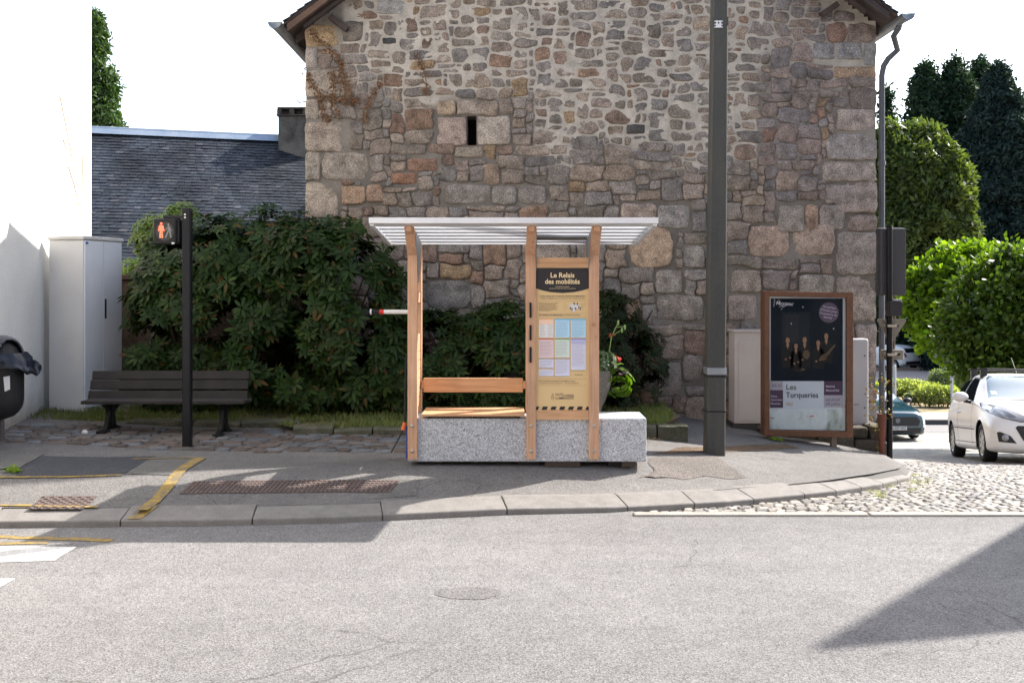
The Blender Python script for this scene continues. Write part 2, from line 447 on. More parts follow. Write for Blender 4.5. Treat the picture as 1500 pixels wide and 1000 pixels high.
# irregular worn oval on the road
mb = MB(); c0 = G(685, 868, zr); vs = [(c0.x, c0.y, -.2475)]
for k in range(40):
    t = 2*math.pi*k/40; r = 1+.25*noise.noise(Vector((math.cos(t)*1.5, math.sin(t)*1.5, 3)))+.12*noise.noise(Vector((math.cos(t)*6, math.sin(t)*6, 3)))
    vs.append((c0.x+.21*math.cos(t)*r, c0.y+.115*math.sin(t)*r, -.2475))
struct(mb.add(vs, [(0, 1+k, 1+(k+1) % 40) for k in range(40)]).build('road_patch', asphalt('worn_oval', (.132, .126, .127), (.15, .144, .144), 1.1, False), fix=False))
# crossing bars, yellow lines
def paint(name, pix, m, zf, off, label=None): return ks(name, pix, m, off, zf, 10, .012)
paint('crossing_bar', [(-30, 824), (80, 821), (112, 801), (-20, 800)], M['white_paint'], zr, .004)
paint('crossing_bar', [(-30, 866), (0, 860), (23, 848), (-30, 848)], M['white_paint'], zr, .004)
paint('yellow_line', [(-30, 787), (160, 794), (168, 789), (-30, 783)], M['yellow'], zr, .004)
paint('yellow_line', [(-30, 798), (70, 797), (72, 793), (-30, 794)], M['yellow'], zr, .004)
def zkp(x, y):
    k = yk(x); z = zs(k)
    return z+.052+(y-k-.008)/.19*.046 if y < k+.2 else (z+.102 if y < k+.28 else zp(x, y)+.002)
paint('yellow_line', [(198, 748), (216, 748), (303, 671), (286, 671)], M['yellow'], zp, .009)
kx = X(197, 7.66); 
sheet('yellow_line', [(kx-.05, yk(kx)+.012), (kx+.05, yk(kx)+.012), (kx+.12, yk(kx)+.26), (kx+.02, yk(kx)+.26)], zkp, M['yellow'], .006, 12)
paint('yellow_line', [(0, 700.5), (178, 697.5), (178, 695.5), (0, 698.5)], M['yellow'], zp, .009)
paint('yellow_line', [(195, 673.5), (300, 671.5), (300, 670.5), (195, 672.5)], M['yellow'], zp, .009)
paint('yellow_line', [(0, 742), (142, 744.5), (142, 742), (0, 739.5)], M['yellow'], zp, .009)

# ---- tactile / brick covers in the pavement
def tactile(name, pix, nu, nv_, m, mf, gap=.2, style='bar'):
    cs = [G(x, y) for x, y in pix]; a, b_, c, d = cs
    def at_(u, v):
        p = (a*(1-u)+b_*u)*(1-v)+(d*(1-u)+c*u)*v; return Vector((p.x, p.y, zp(p.x, p.y)))
    base = MB()
    K = 16; vs = [at_(i/K, j/4)+Vector((0, 0, .005)) for j in range(5) for i in range(K+1)]
    base.add(vs, [(j*(K+1)+i, j*(K+1)+i+1, (j+1)*(K+1)+i+1, (j+1)*(K+1)+i) for j in range(4) for i in range(K)])
    for j in range(nv_):
        for i in range(nu):
            if style == 'zig' and (i+j) % 2: continue
            u0, u1 = (i+gap*.5)/nu, (i+1-gap*.5)/nu; v0, v1 = (j+gap*.5)/nv_, (j+1-gap*.5)/nv_
            q = [at_(u0, v0), at_(u1, v0), at_(u1, v1), at_(u0, v1)]
            lo = [p+Vector((0, 0, .005)) for p in q]; ce = sum(q, Vector())/4
            hi = [ce+(p-ce)*.8+Vector((0, 0, .013)) for p in q]
            base.add(lo+hi, [(0, 1, 5, 4), (1, 2, 6, 5), (2, 3, 7, 6), (3, 0, 4, 7), (4, 5, 6, 7)], 1)
    return base.build(name, [m, mf], fix=False)
M['rust'] = mat('rusty_cast_iron', (.115, .085, .076), (.09, .072, .066), 8, .75, bs=.3, bscale=60, fine=70)
M['rust2'] = mat('rusty_cast_iron_light', (.165, .115, .10), (.125, .092, .082), 8, .7, bs=.3, bscale=60, fine=70)
o = tactile('manhole_cover', [(40, 746), (122, 746), (142, 727), (62, 727)], 12, 9, M['rust'], M['rust2'], .15, 'zig')
tag(o, 'small rusty cast iron cover with raised studs at the left end of the pavement', 'manhole cover')
o = tactile('drain_cover', [(262, 724), (572, 722), (586, 704), (282, 706)], 46, 6, M['rust'], M['rust2'], .35)
tag(o, 'long reddish ribbed iron cover set in the pavement in front of the shelter', 'drain cover')

# ---- clay/stone pavers by the bench
def cobbles(name, cells, m, h0=.0, hr=.006, inset=.08, sm=True):
    """cells: list of (4 xy corners, z func)"""
    V = []; Fc = []; C = []; r = random.Random(11)
    for q, z, col in cells:
        ce = (sum(p[0] for p in q)/4, sum(p[1] for p in q)/4)
        b = len(V); dz = r.uniform(-hr, hr)
        def sc(k, zz):
            for p in q: V.append((ce[0]+(p[0]-ce[0])*k, ce[1]+(p[1]-ce[1])*k, z+zz)); C.append(col)
        sc(1-inset*.5, h0-.025); sc(1-inset, h0+dz-.004); sc(.72, h0+dz+.002+r.uniform(0, .003))
        V.append((ce[0], ce[1], z+h0+dz+.004)); C.append(col)
        for k in range(4):
            j = (k+1) % 4
            Fc += [(b+k, b+j, b+4+j, b+4+k), (b+4+k, b+4+j, b+8+j, b+8+k), (b+8+k, b+8+j, b+12)]
    mb = MB(); mb.v = V; mb.f = Fc; mb.m = [0]*len(Fc); mb.c = C
    return struct(mb.build(name, m, smooth=sm, fix=False))
def colmat(name, rough=.8, grain=60, bs=.5, tint=(1, 1, 1), bd=.004):
    m, nt, b = nmat(name); a = nt.nodes.new('ShaderNodeAttribute'); a.attribute_name = 'Col'
    n1 = tex(nt, scale=grain, detail=5, rough=.75); n2 = tex(nt, scale=grain*.12, detail=5)
    c = mix(nt, a.outputs['Color'], ramp(nt, n1, [(.28, .45), (.5, 1), (.72, 1.5)]), .9, 'MULTIPLY')
    c = mix(nt, c, ramp(nt, n2, [(.3, .7), (.7, 1.2)]), .8, 'MULTIPLY')
    nt.links.new(c, b.inputs['Base Color']); b.inputs['Roughness'].default_value = rough; b.inputs['Specular IOR Level'].default_value = .25
    bump(nt, b, n1, bs, bd); return m
M['paver'] = colmat('paver_stone', .8, 45)
M['sett'] = colmat('granite_sett', .62, 60, .4)
rng = random.Random(5); cells = []
y = 9.62; row = 0
while y < 11.0:
    hgt = .105*rng.uniform(.9, 1.15); x = -9+rng.random()*.2
    while x < -1.15:
        wd = rng.choice([.13, .18, .2, .22, .25]); k = .01
        q = [(x+rng.uniform(-k, k), y+rng.uniform(-k, k)), (x+wd, y+rng.uniform(-k, k)), (x+wd+rng.uniform(-k, k), y+hgt), (x+rng.uniform(-k, k), y+hgt)]
        ce = x+wd/2; edge = 9.66+.12*math.sin(ce*1.1)+(.12 if ce > -2.2 else 0)
        if y > edge:
            v = rng.uniform(.75, 1.2); r_ = rng.random()
            base = (.115, .094, .082) if r_ < .7 else ((.12, .112, .105) if r_ < .88 else (.15, .155, .165))
            if ce > -3.0 and r_ > .55: base = (.125, .135, .145)
            cells.append((q, zp(ce, y), tuple(c*v for c in base)))
        x += wd+.008
    y += hgt+.008; row += 1
cobbles('paved_strip', cells, M['paver'], .014, .005, .06)
# bedding under the setts and the setts of the side street
def zsx(x, y): return zs(y)-.028
yy = [8.0+i*.25 for i in range(30)]+list(np.arange(15.75, 32, .5)); 
vs = [(x, y, zs(y)-(.009 if y < 15.4 else -.0)) for y in yy for x in np.linspace(.8, 30, 30)]
n = 30; fs = [(j*n+i, j*n+i+1, (j+1)*n+i+1, (j+1)*n+i) for j in range(len(yy)-1) for i in range(n-1)]
m, nt, b = nmat('sett_bed'); v = tex(nt, 'vor', scale=7.5); e = tex(nt, 'edge', scale=7.5)
c = ramp(nt, v.outputs['Color'], [(.1, (.20, .19, .175)), (.9, (.40, .37, .33))]); c = mix(nt, c, ramp(nt, e, [(0, .55), (.07, 1)]), 1, 'MULTIPLY')
nt.links.new(c, b.inputs['Base Color']); b.inputs['Roughness'].default_value = .7; bump(nt, b, e, .8, .05)
struct(MB().add(vs, fs).build('side_street', m, smooth=True, fix=False))
cells = []; y = 8.09
while y < 15.6:
    hgt = .078*rng.uniform(.9, 1.12); x = .85+rng.random()*.08; ph = rng.random()
    while x < min(10, y*.56+.6):
        wd = rng.uniform(.06, .105); k = .008
        if y > 8.08 and y+.03 < yk(x+wd/2)+ (.0 if x < 4.7 else 99):
            q = [(x+rng.uniform(-k, k), y+rng.uniform(-k, k)), (x+wd, y+rng.uniform(-k, k)), (x+wd+rng.uniform(-k, k), y+hgt), (x+rng.uniform(-k, k), y+hgt)]
            vv = rng.uniform(.55, 1.12); base = rng.choice([(.33, .305, .275), (.29, .27, .25), (.36, .33, .29), (.25, .24, .23)])
            cells.append((q, zs(y+hgt/2), tuple(c*vv for c in base)))
        x += wd+.008
    y += hgt+.008
cobbles('street_setts', cells, M['sett'], .0, .007, .05, False)
mb = MB(); x = .98
while x < 20:
    L = rng.choice([1.7, 2.2, 2.6]) if x > 1 else 1.9
    mb.box(x, x+L-.02, 7.97, 8.075, -.30, -.232); x += L
struct(mb.build('edge_stone', M['whitestone'], bevel=.012))
# far bands of the square behind the street
strip('far_road', 31.5, 33.9, 5, 60, .4, 20, lambda x, y: zs(y)+.006, M['farroad'])
mb = MB().box(11.6, 60, 33.9, 34.1, -3.2, -2.98); struct(mb.build('far_kerb', plain('dark_kerb', (.06, .06, .06), .8)))
strip('far_pavement', 34.1, 36.4, 5, 60, .4, 20, lambda x, y: zs(y)+.16, M['farpave'])
strip('dry_lawn', 36.4, 47, 5, 70, .5, 20, lambda x, y: zs(y)+.14, M['dry'])
strip('far_square', 47, 52.5, 5, 80, .5, 20, lambda x, y: zs(y)+.12, M['farroad'])
strip('far_terrace', 52.5, 60.5, 5, 80, .5, 20, lambda x, y: zs(y)+.10, mat('pinkish_paving', (.36, .29, .26), (.30, .25, .23), .3, .9))
strip('far_car_park', 60.5, 72, 5, 90, .5, 20, lambda x, y: zs(y)+.12, M['farpave'])

# ================================================================== grass bed with its edging
def zb(x, y): return .055+.02*noise.noise(Vector((x*1.1, y*2, 4)))+max(0, y-11.2)*.03
mb = MB(); vs = []; bx = np.linspace(-9, 1.95, 60); nb = 10
def yb0(x): 
    return float(np.interp(x, [-9, -2.7, -2.4, .9, 1.6, 1.95], [11.45, 11.25, 10.82, 10.72, 10.95, 11.6]))
for x in bx:
    for j in range(nb):
        y = yb0(x)+(13.3-yb0(x))*j/(nb-1); vs.append((x, y, zb(x, y)))
fs = [(i*nb+j, (i+1)*nb+j, (i+1)*nb+j+1, i*nb+j+1) for i in range(59) for j in range(nb-1)]
struct(mb.add(vs, fs).build('grass_bed', mat('lawn_soil', (.10, .09, .04), (.20, .15, .08), 2.5, .95, bs=.6, bscale=40, bd=.02, fine=50), smooth=True, fix=False))
mb = MB(); x = -9.0
while x < 1.9:
    L = rng.uniform(.35, .8); e = min(x+L, 1.93); y0, y1 = yb0(x), yb0(e)
    if abs(y0-y1) > .3: y1 = y0
    h = rng.uniform(.05, .075)
    vs = []
    K = 5
    for q in range(K):
        xx = x+.006+(e-x-.012)*q/(K-1); yy_ = y0+(y1-y0)*q/(K-1)
        j = rng.uniform(-.008, .008)
        vs += [(xx, yy_-.07+j, zp(xx, yy_)-.05), (xx, yy_-.07+j, h-.015+j), (xx, yy_-.05, h+j), (xx, yy_+.05, h+.01+j), (xx, yy_+.06, -.1)]
    fs = [(q*5+k, (q+1)*5+k, (q+1)*5+k+1, q*5+k+1) for q in range(K-1) for k in range(4)]+[(0, 1, 2, 3, 4), tuple(range(5*K-1, 5*K-6, -1))]
    mb.add(vs, fs); x = e+.004
struct(mb.build('bed_edging', mat('mossy_stone', (.13, .12, .09), (.07, .075, .045), 6, .9, bs=.8, bscale=30, bd=.02, fine=60), bevel=.008))
# blades
def grass(name, N, ptf, m, h=(.03, .09), wdt=.006, seed=1):
    r = np.random.default_rng(seed); P_ = []
    while len(P_) < N:
        p = ptf(r)
        if p is not None: P_.append(p)
    P_ = np.array(P_); nr = np.tile([0, 0, 1.], (N, 1))+r.normal(size=(N, 3))*.35
    T = frames(P_, nr, r.uniform(h[0], h[1], N), r)
    tv = [(-.07, 0, 0), (.07, 0, 0), (.05, .12, .55), (-.05, .12, .55), (0, .35, 1)]
    tv = [(a*wdt/.006*.9, b, c) for a, b, c in tv]
    o = scatter_mesh(name, tv, [(0, 1, 2, 3), (3, 2, 4)], T, m); return struct(o, 'stuff')
M['grass'] = leafmat('grass_blades', [(.07, .12, .025), (.12, .17, .04), (.22, .2, .08), (.09, .14, .03)], .25)
def gp(r):
    x = r.uniform(-7.5, 1.9); y = yb0(x)+.02+r.random()**1.2*(12.5-yb0(x))
    if noise.noise(Vector((x*1.6, y*3, 1))) < -.12 and r.random() < .85: return None
    return (x, y, zb(x, y)-.005)
o = grass('grass', 26000, gp, M['grass']); struct(o, 'stuff', 'short patchy grass in the raised bed behind the bench and shelter', 'grass')
# ================================================================== stone gable house
WY = 12.8
hx0, hx1 = X(447, WY), X(1284, WY)
apx = (hx0+hx1)/2+.03; SL = .75
def roofz(x): return 4.84+ (3.83-abs(x-apx))*SL - .02
house = thing('stone_house', 'tall rubble stone gable house with a slate roof filling the middle of the view', 'house', (apx, WY, -.5))
def pz(py): return Z(py, WY)
slit = (X(684.5, WY), X(697.5, WY), pz(213), pz(170))
# custom stones: px x0,x1,y0,y1, colour, roundness(0-1), bulge
CS = [(640, 684, 171, 213, (.25, .205, .185), .02), (698, 748, 170, 213, (.25, .225, .20), .03), (669, 708, 146, 168, (.22, .19, .165), .05),
      (640, 668, 147, 169, (.26, .21, .16), .3), (667, 709, 215, 231, (.17, .15, .125), .06),
      (553, 602, 0, 22, (.25, .25, .25), .05), (596, 641, 232, 251, (.18, .118, .09), .12), (573, 612, 253, 270, (.19, .112, .08), .2),
      (917, 945, 182, 197, (.06, .06, .06), .15), (560, 581, 55, 65, (.06, .062, .066), .1), (447, 505, 178, 222, (.25, .215, .185), .06),
      (447, 470, 222, 264, (.23, .21, .185), .08), (472, 540, 223, 265, (.20, .18, .16), .25), (447, 497, 266, 320, (.25, .215, .18), .08),
      (500, 536, 272, 300, (.25, .18, .13), .15), (536, 562, 270, 297, (.2, .145, .11), .25), (447, 468, 145, 176, (.24, .215, .19), .08),
      (447, 499, 103, 143, (.25, .22, .19), .08), (447, 466, 70, 101, (.23, .21, .20), .1), (447, 496, 36, 68, (.30, .22, .14), .12),
      (920, 986, 331, 392, (.26, .20, .15), .5), (652, 720, 270, 299, (.19, .175, .165), .2), (758, 800, 272, 300, (.19, .175, .165), .25),
      (910, 962, 298, 330, (.24, .20, .175), .1), (964, 1010, 300, 335, (.20, .19, .185), .05), (720, 757, 272, 300, (.18, .17, .16), .4),
      (706, 732, 240, 271, (.19, .15, .12), .12), (1223, 1284, 264, 312, (.22, .19, .175), .06), (1209, 1258, 270, 299, (.20, .18, .17), .08),
      (1140, 1178, 300, 340, (.185, .17, .155), .05), (1180, 1199, 300, 337, (.22, .16, .125), .1), (1200, 1237, 300, 337, (.185, .17, .16), .15),
      (1226, 1283, 160, 192, (.24, .21, .195), .03), (1220, 1283, 97, 115, (.24, .18, .135), .08), (1226, 1262, 61, 88, (.185, .185, .195), .12), (1190, 1222, 62, 88, (.18, .18, .19), .25),
      (1265, 1284, 63, 97, (.19, .19, .195), .1), (1160, 1222, 328, 374, (.24, .195, .17), .12), (1096, 1156, 330, 376, (.24, .19, .16), .2),
      (1205, 1284, 236, 266, (.225, .2, .185), .05), (1210, 1284, 196, 234, (.20, .185, .18), .1), (1225, 1284, 340, 402, (.20, .18, .17), .05),
      (1170, 1223, 402, 440, (.2, .185, .17), .05), (1225, 1284, 404, 470, (.215, .19, .175), .05), (1252, 1284, 474, 560, (.2, .18, .17), .05),
      (1070, 1115, 395, 428, (.21, .18, .16), .1), (960, 1000, 395, 430, (.2, .185, .17), .2), (1000, 1032, 360, 392, (.19, .18, .17), .2),
      (962, 1030, 432, 470, (.19, .175, .16), .1), (1066, 1110, 432, 470, (.21, .18, .165), .12), (622, 690, 410, 452, (.16, .155, .155), .4),
      (1000, 1030, 520, 560, (.2, .18, .17), .15), (960, 998, 530, 580, (.19, .175, .165), .2)]
def w_upper(x, z):
    """1 in the region of pale wide mortar, 0 in dark narrow joints"""
    px = CX+x/WY*F; py = HZ-(z-EYE)/WY*F
    lim = 150 if px < 620 else (140 if px < 780 else (222 if px < 1110 else 120))
    if px < 560: lim = 130
    a = sstep((lim+18-py)/60+.25+.9*noise.noise(Vector((px*.012, py*.014, 0)))+.35*noise.noise(Vector((px*.05, py*.05, 3))))
    if px < 500: a *= .35
    if px > 1120: a *= .45
    return a
CW, CH = .092, .066
NX = int(round((hx1-hx0)/CW)); NZ = int((5.7+.75)/CH); Z0 = -.75
CW = (hx1-hx0)/NX
def warp(i, j):
    x = hx0+i*CW; z = Z0+j*CH
    p = Vector((x*1.7, z*1.7, 0)); e = min(1, min(i, NX-i)/2)
    dx = noise.noise(p*1.6)*.06+noise.noise(p*4+Vector((5, 5, 5)))*.035
    dz = noise.noise(p*1.1+Vector((7, 1, 2)))*.06+noise.noise(p*3.7+Vector((1, 9, 5)))*.028
    h = (i*7919+j*104729) % 1000/1000-.5; h2 = (i*3571+j*7577) % 1000/1000-.5
    return x+(dx+h*.03)*e, z+(dz+h2*.022)
WP = [[warp(i, j) for j in range(NZ+1)] for i in range(NX+1)]
occ = np.zeros((NX, NZ), bool)
cus = [(X(a, WY), X(b_, WY), pz(d_), pz(c_), col, rn) for a, b_, c_, d_, col, rn in CS]
for (a, b_, c_, d_, *_r) in cus+[(slit[0], slit[1], slit[2], slit[3])]:
    for i in range(NX):
        for j in range(NZ):
            x = hx0+(i+.5)*CW; z = Z0+(j+.5)*CH
            if a-.02 < x < b_+.02 and c_-.015 < z < d_+.015: occ[i, j] = True
rs = random.Random(42); stones = []
def ringpts(i, j, bw, bh):
    r = [WP[i+k][j] for k in range(bw)]+[WP[i+bw][j+k] for k in range(bh)]+[WP[i+bw-k][j+bh] for k in range(bw)]+[WP[i][j+bh-k] for k in range(bh)]
    return r
for j in range(NZ):
    i = 0
    while i < NX:
        if occ[i, j]: i += 1; continue
        x = hx0+i*CW; z = Z0+j*CH
        up = w_upper(x, z); low = sstep((2.9-z)/1.2)
        if up > .5: opts = [(2, 1), (2, 2), (3, 2), (2, 2), (3, 3), (4, 3), (3, 2), (3, 1), (4, 2), (2, 3), (1, 2), (4, 2)]
        elif low > .5: opts = [(5, 4), (4, 4), (6, 4), (4, 3), (3, 3), (6, 5), (5, 5), (3, 2), (2, 3), (2, 2), (7, 4), (4, 5)]
        else: opts = [(3, 2), (4, 3), (3, 3), (4, 2), (2, 2), (5, 3), (3, 4), (4, 4), (2, 3), (3, 2), (2, 1), (5, 2)]
        if (i == 0 or i > NX-6): opts = [(6, 4), (4, 4), (5, 5), (6, 3), (3, 4)]
        bw, bh = rs.choice(opts)
        w_ = 0
        while w_ < bw and i+w_ < NX and not occ[i+w_, j]: w_ += 1
        h_ = 1
        while h_ < bh and j+h_ < NZ and not occ[i:i+w_, j+h_].any(): h_ += 1
        if w_ == 1 and h_ > 2: h_ = 2
        if NX-(i+w_) == 1 and not occ[NX-1, j:j+h_].any(): w_ += 1
        occ[i:i+w_, j:j+h_] = True
        stones.append((ringpts(i, j, w_, h_), up, low, None, .35)); i += w_
for a, b_, c_, d_, col, rn in cus:
    jt = lambda: rs.uniform(-.012, .012)
    n1 = 4; r = [(a+(b_-a)*k/n1, c_+jt()*.5) for k in range(n1)]+[(b_+jt()*.4, c_+(d_-c_)*k/3) for k in range(3)]+[(b_-(b_-a)*k/n1, d_+jt()*.5) for k in range(n1)]+[(a+jt()*.4, d_-(d_-c_)*k/3) for k in range(3)]
    stones.append((r, .2, .5, col, rn))
PAL = [(.185, .16, .14), (.165, .15, .138), (.155, .145, .14), (.19, .158, .132), (.14, .134, .132), (.20, .172, .15), (.18, .152, .135), (.16, .146, .138), (.145, .13, .115)]
RED = [(.165, .115, .092), (.185, .13, .10), (.155, .118, .10), (.20, .15, .10)]
def stone_mesh(V, Fc, C, ring, gap, dome, col, rn, y0, rr):
    cx = sum(p[0] for p in ring)/len(ring); cz = sum(p[1] for p in ring)/len(ring)
    xs_ = [p[0] for p in ring]; zs_ = [p[1] for p in ring]; hw = (max(xs_)-min(xs_))/2; hh = (max(zs_)-min(zs_))/2
    kx = max(.45, 1-gap/max(hw, .01)); kz = max(.45, 1-gap/max(hh, .01))
    pts = [(cx+(x-cx)*kx, cz+(z-cz)*kz) for x, z in ring]
    # super-ellipse rounding
    out = []
    for x, z in pts:
        u, v = (x-cx)/max(hw, .01), (z-cz)/max(hh, .01); m = (abs(u)**4+abs(v)**4)**.25
        mx = max(abs(u), abs(v), 1e-6); k = (mx/m)**(rn*2.0) if m > 0 else 1
        out.append((cx+(x-cx)*k, cz+(z-cz)*k))
    # chaikin
    for _ in range(2 if len(out) < 14 else 1):
        q = []
        for a, b_ in zip(out, out[1:]+out[:1]):
            q.append((a[0]*.78+b_[0]*.22, a[1]*.78+b_[1]*.22)); q.append((a[0]*.22+b_[0]*.78, a[1]*.22+b_[1]*.78))
        out = q
    n = len(out); b = len(V); ph = rr.random()*50
    tilt = (rr.uniform(-.12, .12), rr.uniform(-.12, .12))
    def yv(x, z, d): return y0-d-(tilt[0]*(x-cx)+tilt[1]*(z-cz))*(1 if d > 0 else 0)-(.014*noise.noise(Vector((x*13+ph, z*13, ph)))+.007*noise.noise(Vector((x*38, z*38, ph))) if d > 0 else 0)
    for k, d in ((1.03, -.03), (1.0, dome*.35), (.93, dome*.8), (.72, dome), (.40, dome*1.08)):
        for t, (x, z) in enumerate(out):
            kk = k*(1+.085*noise.noise(Vector((x*20, z*20, ph))) if k > .6 else 1)
            X_, Z_ = cx+(x-cx)*kk, cz+(z-cz)*kk; V.append((X_, yv(X_, Z_, d), Z_)); C.append(col)
    V.append((cx, yv(cx, cz, dome*1.1), cz)); C.append(col)
    for q in range(4):
        for t in range(n):
            t2 = (t+1) % n; Fc.append((b+q*n+t, b+q*n+t2, b+(q+1)*n+t2, b+(q+1)*n+t))
    for t in range(n): Fc.append((b+4*n+t, b+4*n+(t+1) % n, b+5*n))
V = []; Fc = []; C = []
for ring, up, low, col, rn in stones:
    cx = sum(p[0] for p in ring)/len(ring); cz = sum(p[1] for p in ring)/len(ring)
    if cz > roofz(cx)-.13: continue
    if col is None:
        r_ = rs.random(); col = rs.choice(RED) if r_ < .12 else rs.choice(PAL)
        k = rs.uniform(.8, 1.15)*(1.0+.05*up); col = tuple(c*k for c in col)
        if cx > 3.2: col = (col[0]*1.0, col[1]*.98, col[2]*1.03)
        rn = rs.uniform(.25, .7) if up > .4 else rs.uniform(.12, .45)
        gap = .0035+.0115*up*rs.uniform(.4, 1.5); dome = .018+.014*low if up < .5 else .013
        dome *= rs.uniform(.7, 1.5)
    else: gap = .005; dome = .02
    stone_mesh(V, Fc, C, ring, gap, dome, col, rn, WY, rs)
def stonemat():
    m, nt, b = nmat('rubble_stone'); a = nt.nodes.new('ShaderNodeAttribute'); a.attribute_name = 'Col'
    n1 = tex(nt, scale=75, detail=3, rough=.8); n2 = tex(nt, scale=7, detail=6); n3 = tex(nt, scale=1.0, detail=4)
    v = tex(nt, 'vor', scale=130)
    c = mix(nt, a.outputs['Color'], ramp(nt, n1, [(.33, .36), (.5, 1), (.66, 1.85)]), .85, 'MULTIPLY')
    c = mix(nt, c, ramp(nt, v.outputs['Color'], [(.05, .55), (.5, 1), (.95, 1.5)]), .6, 'MULTIPLY')
    c = mix(nt, c, ramp(nt, n2, [(.3, .5), (.5, 1), (.72, 1.45)]), .9, 'MULTIPLY')
    c = mix(nt, c, ramp(nt, n3, [(.35, (1.34, 1.28, 1.21)), (.65, (1.58, 1.50, 1.42))]), 1, 'MULTIPLY')
    nt.links.new(c, b.inputs['Base Color']); b.inputs['Roughness'].default_value = .9; b.inputs['Specular IOR Level'].default_value = .2
    ad = nt.nodes.new('ShaderNodeMath'); ad.operation = 'MULTIPLY_ADD'; ad.inputs[1].default_value = 2.2
    nt.links.new(n2, ad.inputs[0]); nt.links.new(n1, ad.inputs[2])
    bump(nt, b, ad.outputs[0], 1.0, .014); return m
M['stone'] = stonemat()
mb = MB(); mb.v = V; mb.f = Fc; mb.m = [0]*len(Fc)
# mortar face as a grid with per-vertex tone, holes at slit
MV = []; MF = []; MC = []; g = .05; gxn = int((hx1-hx0)/g); gzn = int(7.2/g); idx = {}
def mv(i, j):
    if (i, j) in idx: return idx[i, j]
    x = hx0+.012+(hx1-hx0-.024)*i/gxn; z = -.8+7.2*j/gzn; up = w_upper(x, z)
    low = (.105, .092, .079); hi = (.40, .36, .31); k = min(1, .12+up+.35*max(0, noise.noise(Vector((x*1.5, z*1.5, 8))))+(.22 if x > 2.5 and z > 3 else 0))
    idx[i, j] = len(MV); y = WY+.006-.012*up+.010*noise.noise(Vector((x*9, z*9, 0)))+.006*noise.noise(Vector((x*27, z*27, 0)))
    MV.append((x, y, z)); MC.append(tuple(low[q]*(1-k)+hi[q]*k for q in range(3))); return idx[i, j]
for i in range(gxn):
    for j in range(gzn):
        x = hx0+(hx1-hx0)*(i+.5)/gxn; z = -.8+7.2*(j+.5)/gzn
        if slit[0]-.04 < x < slit[1]+.04 and slit[2]-.04 < z < slit[3]+.04: continue
        if z > roofz(x)+.0: continue
        MF.append((mv(i, j), mv(i+1, j), mv(i+1, j+1), mv(i, j+1)))
mb.add(MV, MF, 1); mb.c = C+MC
def mortarmat():
    m, nt, b = nmat('lime_mortar'); a = nt.nodes.new('ShaderNodeAttribute'); a.attribute_name = 'Col'
    n1 = tex(nt, scale=55, detail=5, rough=.75); n2 = tex(nt, scale=5, detail=5)
    c = mix(nt, a.outputs['Color'], ramp(nt, n1, [(.3, .7), (.7, 1.2)]), .9, 'MULTIPLY'); c = mix(nt, c, ramp(nt, n2, [(.3, .92), (.7, 1.45)]), 1, 'MULTIPLY')
    nt.links.new(c, b.inputs['Base Color']); b.inputs['Roughness'].default_value = .95; bump(nt, b, n1, .9, .012); return m
M['mortar'] = mortarmat()
mb.build('gable_wall', [M['stone'], M['mortar']], house, smooth=True, fix=False)
# body of the house
mb = MB(); hb = 22.0
body = [(hx0+.02, -3), (hx1-.02, -3), (hx1-.02, roofz(hx1)-.15), (apx, roofz(apx)-.15), (hx0+.02, roofz(hx0)-.15)]
mb.prism(body, lambda a, b_: (a, WY+.35, b_), (0, hb-WY-.35, 0))
for x in (hx0+.012, hx1-.012): mb.add([(x, WY+.004, -3), (x, WY+.36, -3), (x, WY+.36, roofz(x)-.15), (x, WY+.004, roofz(x)-.15)], [(0, 1, 2, 3)])
mb.build('side_wall', mat('side_rubble', (.2, .17, .145), (.13, .11, .10), 5, .9, bs=.9, bscale=18, bd=.03, fine=60), house)
mb = MB(); x0, x1, z0, z1 = slit
for q in ([(x0, z0), (x0, z1)], [(x1, z1), (x1, z0)], [(x0, z1), (x1, z1)], [(x1, z0), (x0, z0)]):
    (a, za), (b_, zb_) = q; mb.add([(a, WY-.01, za), (b_, WY-.01, zb_), (b_, WY+.34, zb_), (a, WY+.34, za)], [(0, 1, 2, 3)])
for (a, b_, c_, d_) in ((x0-.07, x0, z0-.05, z1+.05), (x1, x1+.07, z0-.05, z1+.05), (x0, x1, z1, z1+.06), (x0, x1, z0-.06, z0)): quad_mb(mb, a, b_, c_, d_, WY+.004)
quad_mb(mb, x0, x1, z0, z1, WY+.33, 1)
mb.build('slit_window', [mat('slit_reveal', (.2, .17, .145), None, 9, .9), plain('dark_interior', (.004, .004, .005), .9)], house)
